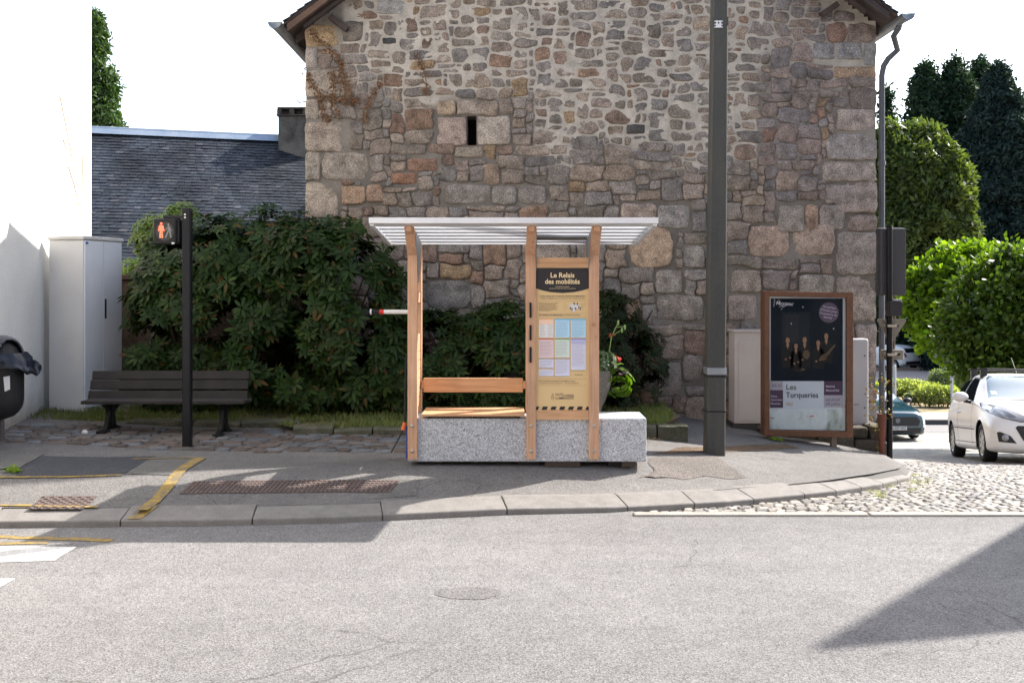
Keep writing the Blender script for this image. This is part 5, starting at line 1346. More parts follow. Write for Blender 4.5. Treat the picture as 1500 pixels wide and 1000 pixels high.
M['greyw'] = mat('pale_grey_paint', (.46, .44, .46), (.41, .40, .42), 2, .55, bs=.05)
MB().box(X(1205, D), X(1273, D), D, D+.22, Z(624, D), Z(496, D)).build('body', M['greyw'], c2, bevel=.03, seg=4)
mb = MB()
for z in (521, 597): mb.lathe((X(1266.5, D), D-.004, Z(z, D)), [(0, 0), (.009, 0), (.01, .006)], 10, axis='Y')
mb.build('lock', M['black'], c2)
MB().box(X(1251, D), X(1258, D), D-.003, D+.001, Z(592.6, D), Z(591.8, D)).build('slot', M['black'], c2)

# ================================================================== sign post on the right
D = 12.05; xs_ = X(1303, D); zg = zp(4.6, 12.0)
sp_ = thing('sign_post', 'black post with the backs of several road signs at the street corner', 'sign post', (xs_, D, zg))
MB().cyl((xs_, D, zg-.1), (xs_, D, Z(331, D)), .036, n=20).build('post', plain('post_black', (.006, .006, .008), .4, spec=.2), sp_, smooth='auto')
M['signback'] = plain('sign_back', (.055, .052, .056), .5, metal=.2); M['signtan'] = mat('weathered_sign_back', (.24, .21, .17), (.19, .17, .14), 6, .55, metal=.2)
db = D+.06
MB().box(X(1290, db), X(1327.5, db), db, db+.10, Z(432, db), Z(334.5, db)).box(X(1288.5, db), X(1329, db), db+.1, db+.13, Z(433, db), Z(333, db)).build('backing_board', M['signback'], sp_, bevel=.012)
MB().box(X(1298, D), X(1317, D), D-.12, D+.02, Z(463, D), Z(441, D)).build('repeater_signal', plain('rep_black', (.014, .012, .016), .35), sp_, bevel=.015)
MB().box(X(1304, D), X(1315, D), D-.13, D-.05, Z(441, D)+.002, Z(439, D)+.01).build('repeater_hood', plain('hood_grey', (.25, .25, .25), .5), sp_, bevel=.005)
def rtri(k, y0, t, mb): 
    pts = [(-1, 1), (1, 1), (0, -.95)]; cx_, cz_ = X(1306.5, db), Z(486, db); out = []
    for i in range(3):
        p = Vector(pts[i]); a = (Vector(pts[i-1])-p).normalized()*.16; c = (Vector(pts[(i+1) % 3])-p).normalized()*.16; out += [p+a, p+(a+c)*.35, p+c]
    mb.prism([(q.x*k, q.y*k*.82) for q in out], lambda a, b_: (cx_+a, y0, cz_+b_), (0, t, 0))
mb = MB(); rtri(.185, db, .004, mb); tri = mb.build('yield_sign', M['signtan'], sp_)
mb = MB(); rtri(.19, db+.005, .02, mb); mb.build('sign_rim', M['signtan'], tri)
MB().box(X(1290, db), X(1323.5, db), db, db+.02, Z(527, db), Z(512, db)).build('name_plate', M['signtan'], sp_, bevel=.018, seg=4)
for z in (477, 519):
    MB().box(X(1296, D), X(1314, D), D-.045, D-.036, Z(z+1.8, D), Z(z-1.8, D)).box(X(1296, D), X(1298, D), D-.045, db, Z(z+1.8, D), Z(z-1.8, D)).box(X(1312, D), X(1314, D), D-.045, db, Z(z+1.8, D), Z(z-1.8, D)).build('clamp', plain('clamp', (.40, .35, .28), .5, metal=.4), sp_)
mb = MB()
for x, z in ((1294.5, 519), (1317, 519), (1312, 477), (1297, 477)): mb.box(X(x-1.4, db), X(x+1.4, db), db-.006, db, Z(z+1.4, db), Z(z-1.4, db))
mb.build('rivet', M['black'], sp_)

# reflective marker post and lamp post far behind
D = 33.2; MB().cyl((X(1310.5, D), D, -3.2), (X(1310.5, D), D, Z(536, D)), .05, n=12).cyl((X(1310.5, D), D, Z(536, D)), (X(1310.5, D), D, Z(533.5, D)), .05, .02, n=12).build('marker_post', plain('marker', (.5, .5, .5), .4), None)
tag(bpy.data.objects['marker_post'], 'slim pale bollard standing between the blue car and the planted bed', 'bollard')
D = 38; MB().cyl((X(1394, D), D, -3.2), (X(1394, D), D, 1.5), .06, .05, n=12).build('lamp_post', plain('lampgrey', (.42, .45, .47), .5), None)
tag(bpy.data.objects['lamp_post'], 'slim light grey post rising behind the white car into the tree', 'post')
# bits of litter
mb = MB(); p = G(124, 636); mb.ell((p.x, p.y, p.z+.02), (.035, .03, .03), 10, 6); o = mb.build('paper_litter', plain('litter', (.6, .58, .55), .7), smooth=True); tag(o, 'scrap of crumpled white paper on the paving under the bench', 'litter')
p = G(302, 768, zr); o = MB().box(p.x-.03, p.x+.02, p.y-.01, p.y+.02, -.249, -.235, rz=.5).box(p.x-.05, p.x-.02, p.y-.02, p.y-.01, -.249, -.24, rz=.2).build('paper_litter', plain('litter2', (.6, .58, .55), .7)); tag(o, 'tiny white scrap of litter in the gutter below the kerb', 'litter')
# ================================================================== vegetation
rg = np.random.default_rng(12)
def rosette(n=9, w_=.135, droop=.25, tilt0=.1):
    V = []; Fc = []
    for k in range(n):
        a = 2*math.pi*k/n*1.0+.3*math.sin(k*5); el = tilt0-droop*(k % 3)/2+.25*((k*7) % 5)/5
        d = Vector((math.cos(a)*math.cos(el), math.sin(a)*math.cos(el), math.sin(el))); s = Vector((-math.sin(a), math.cos(a), 0))
        L = .8+.3*((k*3) % 4)/3; b = len(V)
        dn = Vector((0, 0, -.28))
        up = Vector((0, 0, .03))
        V += [d*.06, d*.40*L+s*w_+up, d*.40*L-s*w_+up, d*.75*L+s*w_*.85+dn*.12, d*.75*L-s*w_*.85+dn*.12, d*L+dn*.30]
        Fc += [(b, b+2, b+1), (b+1, b+2, b+4, b+3), (b+3, b+4, b+5)]
    return V, Fc
def shell(lobes, N, r, rmin=.78, clip=None, gap=None, rough=.12):
    P_, Q_ = [], []
    w_ = np.array([l[3]*l[5] for l in lobes]); w_ = w_/w_.sum()
    tries = 0
    while len(P_) < N and tries < N*30:
        tries += 1
        l = lobes[r.choice(len(lobes), p=w_)]; d = r.normal(size=3); d /= np.linalg.norm(d)
        rad = rmin+(1.03-rmin)*r.random()**.6; rad += rough*noise.noise(Vector((d[0]*2.5+l[0], d[1]*2.5, d[2]*2.5+l[2])))+rough*.6*noise.noise(Vector((d[0]*6+l[0], d[1]*6, d[2]*6+l[2])))
        p = np.array([l[0]+d[0]*l[3]*rad, l[1]+d[1]*l[4]*rad, l[2]+d[2]*l[5]*rad])
        # skip points deep inside another lobe
        if any(((p[0]-m[0])/m[3])**2+((p[1]-m[1])/m[4])**2+((p[2]-m[2])/m[5])**2 < .38 for m in lobes): continue
        if clip and clip(p): continue
        if gap and noise.noise(Vector((p[0], p[1], p[2]))*gap[0]) < gap[1]: continue
        P_.append(p); n_ = np.array([d[0]/l[3], d[1]/l[4], d[2]/l[5]]); Q_.append(n_/np.linalg.norm(n_))
    return np.array(P_), np.array(Q_)
def leafclump(n, r, L=.5, w_=.2, hang=0):
    V = []; Fc = []
    for k in range(n):
        c = Vector(r.normal(size=3)*.5); d = Vector(r.normal(size=3)); d.z -= hang; d.normalize(); s = d.orthogonal().normalized()
        if r.random() < .5: s = d.cross(s).normalized()
        b = len(V); V += [c, c+d*L*.5+s*w_, c+d*L, c+d*L*.5-s*w_]; Fc.append((b, b+1, b+2, b+3))
    return V, Fc
M['bark'] = mat('bark', (.10, .075, .05), (.06, .045, .03), 6, .9, bs=.8, bscale=20, bd=.02)
# ---- rhododendrons
M['rhodo'] = leafmat('rhododendron_leaf', [(.008, .022, .003), (.013, .032, .005), (.020, .045, .008), (.04, .07, .012), (.010, .026, .005), (.018, .036, .007), (.014, .034, .006), (.026, .05, .01), (.011, .028, .005), (.03, .055, .01), (.016, .034, .006), (.02, .04, .008), (.09, .045, .012)], .14, .5, .16)
def shrub(name, lobes, N, size, stems, label, cat, m, rmin=.8, clip=None, gap=None, orange=0, group=None):
    c = lobes[0]; t = thing(name, label, cat, (c[0], c[1], .08), group)
    P_, Q_ = shell(lobes, N, rg, rmin, clip, gap)
    up = Q_*.7+np.array([0, -.25, .55]); tv, tf = rosette()
    scatter_mesh('foliage', tv, tf, frames(P_, up+rg.normal(size=up.shape)*.25, rg.uniform(size*.6, size*1.4, len(P_)), rg), m, t)
    mb = MB(); rr = random.Random(3)
    for (x, y, h) in stems:
        for k in range(4):
            a = rr.uniform(-.5, .5); pts = [(x, y, .0), (x+a*.3, y+rr.uniform(-.1, .1), h*.35), (x+a*.8, y+rr.uniform(-.2, .2), h*.7), (x+a*1.3, y+rr.uniform(-.3, .3), h)]
            mb.tube(pts, .022, 6, r1=.008)
    mb.build('stem', M['bark'], t)
    return t
noclip = lambda p: p[1] > 13.35 or p[2] < .03 or (p[1] > 12.62 and p[0] > hx0-.1)
L1 = [(-3.75, 12.2, 1.35, .85, .75, 1.05), (-3.0, 12.1, 1.4, .9, .75, 1.10), (-2.1, 12.0, 1.4, .8, .7, 1.0), (-4.2, 12.1, .95, .45, .55, .9), (-2.55, 11.9, 1.9, .5, .5, .55), (-3.5, 11.9, 1.95, .45, .5, .5), (-1.9, 11.75, 1.0, .5, .45, .5), (-3.3, 11.7, 1.2, .5, .4, .45), (-3.3, 12.2, .6, 1.3, .6, .6), (-1.75, 12.0, .75, .55, .55, .7), (-4.25, 12.8, 1.75, .45, .4, .8), (-2.6, 11.75, .7, .8, .45, .6)]
shrub('rhododendron', L1, 5600, .125, [(-4, 12.3, 1.6), (-3.2, 12.4, 1.8), (-2.3, 12.3, 1.7), (-1.7, 12.3, 1.2)], 'broad dark rhododendron filling the space behind the bench', 'shrub', M['rhodo'], .66, noclip, (2.6, -.10))
L2 = [(-.75, 12.2, .62, .75, .45, .70), (-.1, 12.15, .66, .6, .42, .72), (.45, 12.2, .5, .5, .4, .55), (-1.2, 12.1, .55, .5, .5, .75)]
shrub('rhododendron', L2, 2600, .11, [(-.7, 12.4, 1), (0, 12.4, 1)], 'lower dark rhododendron seen through the shelter below the stone wall', 'shrub', M['rhodo'], .68, noclip, (2.6, -.08))
M['bushr'] = leafmat('laurel_leaf', [(.006, .016, .004), (.012, .026, .006), (.018, .034, .009), (.014, .02, .008), (.05, .028, .012)], .12, .5, .15)
L3 = [(1.32, 12.35, .85, .36, .3, .62), (1.15, 12.3, .5, .5, .38, .55), (1.62, 12.4, .55, .32, .3, .55), (1.2, 12.4, 1.3, .22, .2, .25)]
shrub('leafy_bush', L3, 1250, .085, [(1.3, 12.5, 1.3), (1.5, 12.5, .9)], 'loose dark bush growing against the stone wall right of the shelter', 'shrub', M['bushr'], .45, noclip, (2.8, -.05))
M['lime'] = leafmat('lime_leaf', [(.10, .17, .02), (.16, .24, .03), (.2, .26, .05)], .4)
L4 = [(-5.2, 14.4, 1.75, .5, .3, .3), (-4.7, 14.5, 1.8, .4, .3, .3)]
shrub('light_shrub', L4, 420, .10, [(-5, 14.5, 1.6)], 'small bright green shrub showing above the garden wall beside the cabinet', 'shrub', M['lime'], .4)
L5 = [(-4.85, 13.9, 2.25, .45, .3, .35), (-4.55, 13.8, 2.35, .35, .3, .38)]
M['yleaf'] = leafmat('yellowgreen_leaf', [(.07, .12, .02), (.11, .17, .03), (.15, .19, .04)], .3)
shrub('tall_shrub', L5, 600, .10, [(-4.7, 13.9, 2)], 'yellow green leafy shoots rising behind the red pedestrian signal', 'shrub', M['yleaf'], .5)

# ---- planter with flowers behind the shelter
D = 10.6; cx_ = X(868, D); pl = thing('flower_planter', 'round grey concrete planter with red and white flowers behind the shelter', 'planter', (cx_, D, .02))
zt_ = Z(541, D); MB().lathe((cx_, D, 0), [(.05, .0), (.13, .0), (.12, .06), (.07, .18), (.10, .31), (.15, .41), (.185, .51), (.205, .62), (.212, zt_-.02), (.214, zt_), (.18, zt_), (.17, zt_-.05), (0, zt_-.05)], 32).build('pot', mat('pot_concrete', (.24, .22, .19), (.16, .15, .13), 4, .9, bs=.5, bscale=30, fine=50), pl, smooth='auto')
fp = Vector((cx_, D, zt_)); r = rg
def blob(name, c, rad, N, m, size, tvf, nz=.6):
    p = r.normal(size=(N, 3)); p /= np.linalg.norm(p, axis=1, keepdims=True); p *= np.array(rad)*r.random((N, 1))**.4; q = p+np.array([0, 0, nz*.1]); p = p+np.array(c)
    return scatter_mesh(name, tvf[0], tvf[1], frames(p, q, r.uniform(size*.7, size*1.3, N), r), m, pl)
ros = rosette(6, .28, .2, .1)
blob('foliage', (fp.x+.05, D-.02, zt_+.08), (.24, .2, .12), 190, leafmat('planter_leaf', [(.05, .10, .03), (.09, .15, .05), (.12, .16, .07)], .3), .055, ros)
blob('trailing_leaf', (fp.x+.28, D-.03, zt_-.11), (.20, .1, .26), 26, leafmat('trailing_leaf', [(.07, .14, .015), (.13, .22, .025)], .35), .075, rosette(4, .4, .3, -.1))
fl = rosette(6, .35, .1, .5)
blob('red_flower', (fp.x+.24, D-.06, zt_+.10), (.045, .04, .04), 14, plain('flower_red', (.6, .03, .015), .6), .035, fl)
blob('white_flower', (fp.x+.05, D-.16, zt_+.05), (.16, .06, .07), 46, plain('flower_white', (.62, .6, .6), .6), .018, fl)
blob('pink_flower', (fp.x+.30, D-.05, zt_-.03), (.06, .05, .04), 9, plain('flower_pink', (.5, .3, .42), .6), .024, fl)
mb = MB(); mb.tube([(fp.x+.15, D, zt_), (fp.x+.2, D-.02, zt_+.35), (fp.x+.27, D-.03, zt_+.5)], .005, 5); mb.tube([(fp.x+.2, D-.02, zt_+.36), (fp.x+.31, D-.02, zt_+.42)], .004, 5); mb.tube([(fp.x+.25, D-.02, zt_+.45), (fp.x+.34, D-.02, zt_+.46)], .004, 5)
for q in ((.27, .5), (.31, .42), (.34, .45)): mb.ell((fp.x+q[0], D-.03, zt_+q[1]), (.012, .012, .03), 8, 5)
mb.build('flower_stalk', plain('stalk', (.22, .34, .10), .6), pl)
blob('orange_flower', (fp.x+.2, D-.03, zt_+.36), (.03, .03, .03), 6, plain('flower_orange', (.6, .2, .1), .6), .03, fl)

# ---- terracotta pot with a withered plant at the house corner
D = 12.15; x = X(1283.5, D)+.02; tp = thing('corner_plant', 'withered reddish plant in a tall narrow terracotta pot at the house corner', 'potted plant', (X(1284, D), D-.12, zp(4.4, 12)))
MB().lathe((X(1286.5, D), D-.12, 0), [(.0, -.46), (.03, -.46), (.048, Z(606, D)), (.052, Z(604, D)), (.04, Z(604, D)), (0, Z(608, D))], 20, M=None).build('pot', mat('terracotta', (.17, .06, .035), (.12, .045, .03), 6, .8), tp, smooth='auto')
p = r.normal(size=(60, 3))*np.array([.07, .05, .16])+np.array([X(1283, D), D-.12, Z(588, D)])
scatter_mesh('foliage', *leafclump(5, r, .8, .3), frames(p, r.normal(size=p.shape), r.uniform(.02, .05, 60), r), leafmat('withered', [(.20, .07, .03), (.10, .12, .03), (.18, .10, .04), (.12, .05, .03)], .3), tp)

# ---- weeds
def weed(p, s, label, m=M['grass']):
    t = rosette(9, .12, .1, .8); o = scatter_mesh('weed', *t, frames(np.array([p]*5)+r.normal(size=(5, 3))*np.array([s*.4, s*.3, 0]), np.tile([0, 0, 1.], (5, 1))+r.normal(size=(5, 3))*.3, r.uniform(s*.6, s*1.2, 5), r), m); tag(o, label, 'weed')
g1 = G(16, 692); weed((g1.x, g1.y, g1.z), .07, 'green weed tuft by the concrete slab at the left end of the pavement', M['lime'])
weed((X(1137, 11.7), 11.7, zp(3.1, 11.7)), .09, 'small green weed at the left leg of the poster case', M['lime'])
gg = lambda r_: (lambda x, y: (x, y, zs(y)+.0) if (y > yk(x)-.5 and y < yk(x)-.01 and noise.noise(Vector((x*4, y*4, 2))) > .05) else None)(r_.uniform(3.3, 4.7), r_.uniform(8.6, 11.6))
struct(grass('kerb_weeds', 500, gg, leafmat('kerb_weed', [(.2, .2, .06), (.14, .18, .05), (.3, .26, .12)], .3), (.015, .04)), 'stuff', 'sparse dry weeds growing in the joints along the curved kerb', 'weeds')
gg = lambda r_: (lambda x, y: (x, y, zp(x, y)+.01) if noise.noise(Vector((x*3, y*6, 2))) > .1 else None)(r_.uniform(-5.5, -1.2), r_.uniform(10.9, 11.3) if r_.random() < .5 else r_.uniform(10.5, 10.85))
M['leaflit'] = leafmat('dead_leaf', [(.2, .11, .05), (.14, .08, .04), (.26, .17, .08)], .1)
tvl = [(-.5, 0, 0), (0, .3, .1), (.5, 0, .02), (0, -.3, .08)]
pts = []; rr = np.random.default_rng(4)
while len(pts) < 900:
    x = rr.uniform(-8, 1.9); y = yb0(x)-.1-abs(rr.normal())*.13
    if noise.noise(Vector((x*2.5, y*3, 2))) > -.05: pts.append((x, y, zp(x, y)+.024))
pts = np.array(pts); o = scatter_mesh('dead_leaves', tvl, [(0, 1, 2, 3)], frames(pts, np.tile([0, 0, 1.], (len(pts), 1))+rr.normal(size=(len(pts), 3))*.3, rr.uniform(.012, .03, len(pts)), rr), M['leaflit']); struct(o, 'stuff', 'fallen brown leaves along the foot of the bed edging', 'dead leaves')
pts = []
while len(pts) < 260:
    x = rr.uniform(-1.2, 2.2); y = rr.uniform(8.3, 9.5)
    if yk(x)+.2 < y: pts.append((x, y, zp(x, y)+.008))
pts = np.array(pts); o = scatter_mesh('fallen_bits', tvl, [(0, 1, 2, 3)], frames(pts, np.tile([0, 0, 1.], (len(pts), 1))+rr.normal(size=(len(pts), 3))*.25, rr.uniform(.005, .014, len(pts)), rr), M['leaflit']); struct(o, 'stuff', 'small leaf fragments scattered on the pavement in front of the shelter', 'leaf fragments')

# ================================================================== trees
def trunk(mb, base, h, r0, rnd, nb=6, spread=1.0):
    b = Vector(base); top = b+Vector((rnd.uniform(-.1, .1)*h, rnd.uniform(-.1, .1)*h, h))
    mb.tube([b, b.lerp(top, .5)+Vector((rnd.uniform(-.05, .05)*h, 0, 0)), top], r0, 9, r1=r0*.35)
    for k in range(nb):
        s = b.lerp(top, rnd.uniform(.35, .95)); a = rnd.uniform(0, 6.28); L = spread*rnd.uniform(.5, 1)
        mb.tube([s, s+Vector((math.cos(a)*L*.5, math.sin(a)*L*.5, L*.35)), s+Vector((math.cos(a)*L, math.sin(a)*L, L*.5))], r0*.35, 6, r1=r0*.1)
def tree(name, label, lobes, N, clump, size, m, base, h, r0, rmin=.6, gap=(1.0, -.25), hang=0, clip=None, rough=.3, group=None):
    t = thing(name, label, 'tree', base, group); rnd = random.Random(int(abs(base[0]*10)))
    mb = MB(); trunk(mb, base, h, r0, rnd, 7, lobes[0][3]*.8); mb.build('trunk', M['bark'], t)
    P_, Q_ = shell(lobes, N, rg, rmin, clip, gap, rough)
    up = Q_+rg.normal(size=Q_.shape)*.4
    if hang: up = np.tile([0, 0, 1.], (len(P_), 1))+rg.normal(size=P_.shape)*.12
    scatter_mesh('crown', *clump, frames(P_, up, rg.uniform(size*.6, size*1.3, len(P_)), rg), m, t); return t
# bright trees on the right (near)
M['br1'] = leafmat('bright_leaf', [(.06, .115, .012), (.11, .18, .02), (.16, .24, .028), (.08, .14, .015)], .48, .45, .4, (.95, 1, .22))
M['br2'] = leafmat('bright_leaf_dark', [(.035, .075, .012), (.06, .105, .016), (.10, .155, .022), (.05, .09, .013)], .38, .42, .4, (.95, 1, .25))
D1, D2 = 23.0, 20.0
cl = leafclump(9, rg, .9, .26)
def E1(px, py, rx, rz, d, ry=None): return (X(px, d), d, Z(py, d), rx*d/F, (ry or rx)*d/F, rz*d/F)
tree('round_tree', 'bright green round tree spreading over the dry lawn behind the street sign post', [E1(1398, 440, 62, 62, D1), E1(1372, 462, 40, 48, D1), E1(1425, 415, 55, 50, D1), E1(1440, 470, 70, 60, D1), E1(1408, 500, 40, 34, D1)], 5600, leafclump(8, rg, 1.0, .32), .17, M['br1'], (X(1410, D1), D1, zs(D1)), 3.0, .12, .5, (1.9, -.16), rough=.42)
tree('round_tree', 'darker dense round tree cut by the right edge of the view above the white car', [E1(1490, 440, 70, 68, D2), E1(1445, 490, 62, 58, D2), E1(1530, 450, 80, 78, D2), E1(1500, 510, 85, 45, D2), E1(1560, 420, 60, 60, D2)], 8200, cl, .145, M['br2'], (X(1510, D2), D2, zs(D2)), 2.6, .13, .62, (1.8, -.25), rough=.34)
# weeping tree
M['weep'] = leafmat('weeping_leaf', [(.042, .066, .022), (.065, .092, .028), (.10, .135, .04), (.055, .08, .025)], .36, .5, .25, (.95, 1, .35))
D3 = 42.0
hangc = []
V = []; Fc = []
for k in range(12):
    c = Vector((rg.normal()*.35, rg.normal()*.35, rg.normal()*.9)); b = len(V); L = rg.uniform(.3, .55); s = Vector((rg.normal(), rg.normal(), 0)).normalized()*.09
    V += [c, c+s+Vector((0, 0, -L*.5)), c+Vector((rg.normal()*.08, rg.normal()*.08, -L)), c-s+Vector((0, 0, -L*.5))]; Fc.append((b, b+1, b+2, b+3))
tree('weeping_tree', 'olive green weeping tree in front of the dark conifers', [E1(1345, 235, 36, 45, D3), E1(1322, 275, 40, 60, D3), E1(1381, 276, 30, 44, D3), E1(1350, 310, 45, 62, D3), E1(1303, 232, 20, 40, D3), E1(1400, 312, 24, 50, D3), E1(1320, 355, 40, 50, D3), E1(1385, 345, 30, 45, D3), E1(1412, 330, 14, 32, D3)], 15000, leafclump(11, rg, .75, .17, hang=.55), .36, M['weep'], (X(1301, D3), D3, zs(D3)), 6.5, .12, .5, (1.0, -.10), rough=.45)
# conifers
M['con'] = leafmat('conifer_leaf', [(.014, .034, .022), (.022, .048, .028), (.032, .062, .03)], .15, .7, .2)
M['con2'] = leafmat('conifer_leaf_blue', [(.012, .026, .026), (.018, .038, .036), (.026, .048, .044)], .12, .7, .2)
def conifer(label, px, py, wpx, d, N, m, ytop=None, tiers=16, base_w=None, name='conifer', lean=0, pw_=.6):
    zt_ = Z(py, d); x0 = X(px, d); zg = zs(d) if x0 > 4 else -.1; H = zt_-zg; W = wpx*d/F/2
    t = thing(name, label, 'tree', (x0, d, zg), None)
    mb = MB(); mb.tube([(x0, d, zg), (x0, d, zt_-H*.05)], H*.018, 8, r1=.03); mb.build('trunk', M['bark'], t)
    P_ = []; Q_ = []
    while len(P_) < N:
        u = rg.random()**.75; z = zt_-u*H*.97; a = rg.uniform(0, 6.283)
        R_ = W*min(1, (u*1.55)**pw_)*(1+.16*math.sin(z*3.2/1.0+a*2)+.16*noise.noise(Vector((math.cos(a)*1.6, math.sin(a)*1.6, z*.7+px))))
        rr = R_*(1-rg.random()**2*.45)
        p = (x0+math.cos(a)*rr+lean*u, d+math.sin(a)*rr, z-.12*rr)
        if noise.noise(Vector(p)*.9) < -.33: continue
        P_.append(p); Q_.append((math.cos(a), math.sin(a), .5))
    scatter_mesh('crown', *cc, frames(np.array(P_), np.array(Q_)+rg.normal(size=(N, 3))*.3, rg.uniform(.22, .5, N)*d/60, rg), m, t)
cc = leafclump(9, rg, .9, .16, hang=.3)
conifer('dark conifer with a rounded top, left of the tall group behind the weeping tree', 1357, 95, 104, 66, 7600, M['con'], pw_=.42)
conifer('tall dark conifer second from the left behind the weeping tree', 1401, 86, 100, 66, 7600, M['con'], pw_=.42)
conifer('dark conifer filling the gap behind the two rounded conifers', 1436, 90, 110, 70, 6500, M['con'], pw_=.45)
conifer('broad blackish conifer standing nearest the right edge of the view', 1462, 98, 195, 60, 15000, M['con2'], pw_=.66)
conifer('narrow dark conifer peeping out beside the downpipe of the stone house', 1299, 128, 34, 72, 1500, M['con'])
conifer('low dark conifer at the far right edge behind the broad one', 1520, 170, 150, 68, 5200, M['con'])
M['hedge'] = leafmat('woodland_leaf', [(.018, .04, .014), (.03, .06, .018), (.045, .08, .022), (.02, .045, .016)], .2, .6, .3)
for (px, py, w_, h, d, lb) in ((1310, 428, 75, 84, 76, 'dark leafy tree behind the sign post at the house corner'), (1400, 400, 90, 110, 77, 'dark woodland tree between the weeping tree and the bright round tree'), (1490, 400, 95, 120, 77, 'dark woodland tree behind the dense round tree on the right'), (1350, 380, 70, 110, 78, 'shady tree hidden low behind the weeping tree')):
    tree('woodland_tree', lb, [E1(px, py, w_, h, d), E1(px-w_*.5, py+h*.25, w_*.6, h*.6, d), E1(px+w_*.4, py+h*.25, w_*.7, h*.6, d)], 4200, cl, .42, M['hedge'], (X(px, d), d, zs(d)), 4, .25, .5, (.5, -.5))
# evergreen left
M['ceg'] = leafmat('cypress_leaf', [(.03, .065, .022), (.05, .095, .03), (.075, .13, .035)], .2, .6, .3)
conifer('tall green evergreen rising behind the slate roof beside the white house', 139, 18, 105, 40, 9000, M['ceg'])
# ---- planted beds behind the street
M['bed'] = leafmat('variegated_leaf', [(.26, .30, .10), (.42, .44, .16), (.14, .2, .06), (.52, .52, .26)], .35)
M['lav'] = leafmat('lavender_leaf', [(.16, .2, .12), (.22, .26, .17), (.12, .16, .09)], .3)
for (px, py, w_, h, d, m, lb, N) in ((1375, 578, 31, 11, 38.5, M['bed'], 'pale yellow green rounded bush behind the white car', 1500), (1322, 567, 40, 9, 43.5, M['bed'], 'long low pale green hedge behind the blue car', 1700), (1362, 570, 22, 8, 44.5, M['bed'], 'pale low shrub at the right end of the long low hedge', 700), (1392, 560, 32, 18, 45, M['lav'], 'grey green feathery shrub behind the slim grey post', 1300), (1340, 582, 14, 6, 39.5, M['lav'], 'small olive bush left of the rounded pale bush', 420), (1440, 582, 34, 12, 38.5, M['bed'], 'pale bush hidden behind the roof of the white car', 700)):
    c = E1(px, py, w_, h, d, w_*.6); t = thing('garden_bush', lb, 'bush', (c[0], d, zs(d)+.1), 'bushes planted beyond the street')
    P_, Q_ = shell([c, (c[0]-c[3]*.4, c[1], c[2], c[3]*.6, c[4]*.8, c[5]*1.1), (c[0]+c[3]*.4, c[1], c[2]-c[5]*.1, c[3]*.6, c[4]*.8, c[5]*1.05)], N, rg, .6, lambda p: p[2] < zs(p[1])+.1)
    scatter_mesh('foliage', *leafclump(6, rg, .9, .3), frames(P_, Q_, rg.uniform(.06, .13, len(P_)), rg), m, t)
    mb = MB(); [mb.tube([(c[0]+q*.3, d, zs(d)), (c[0]+q*.5, d, c[2])], .03, 5) for q in (-2, -1, 0, 1, 2)]; mb.build('stem', M['bark'], t)
# far stone wall and terrace wall
MB().box(10, 70, 73, 74, -4.5, Z(514, 73)).build('terrace_wall', mat('dark_terrace', (.10, .11, .12), (.07, .08, .085), .6, .9)); tag(bpy.data.objects['terrace_wall'], 'long dark grey terrace wall at the far end of the square', 'wall')
MB().box(10, 70, 60.4, 60.9, -4.2, zs(60.5)+.22).build('low_wall', mat('terrace_kerb', (.25, .17, .12), None, 1, .9)); tag(bpy.data.objects['low_wall'], 'low reddish retaining wall edging the far car park', 'wall')
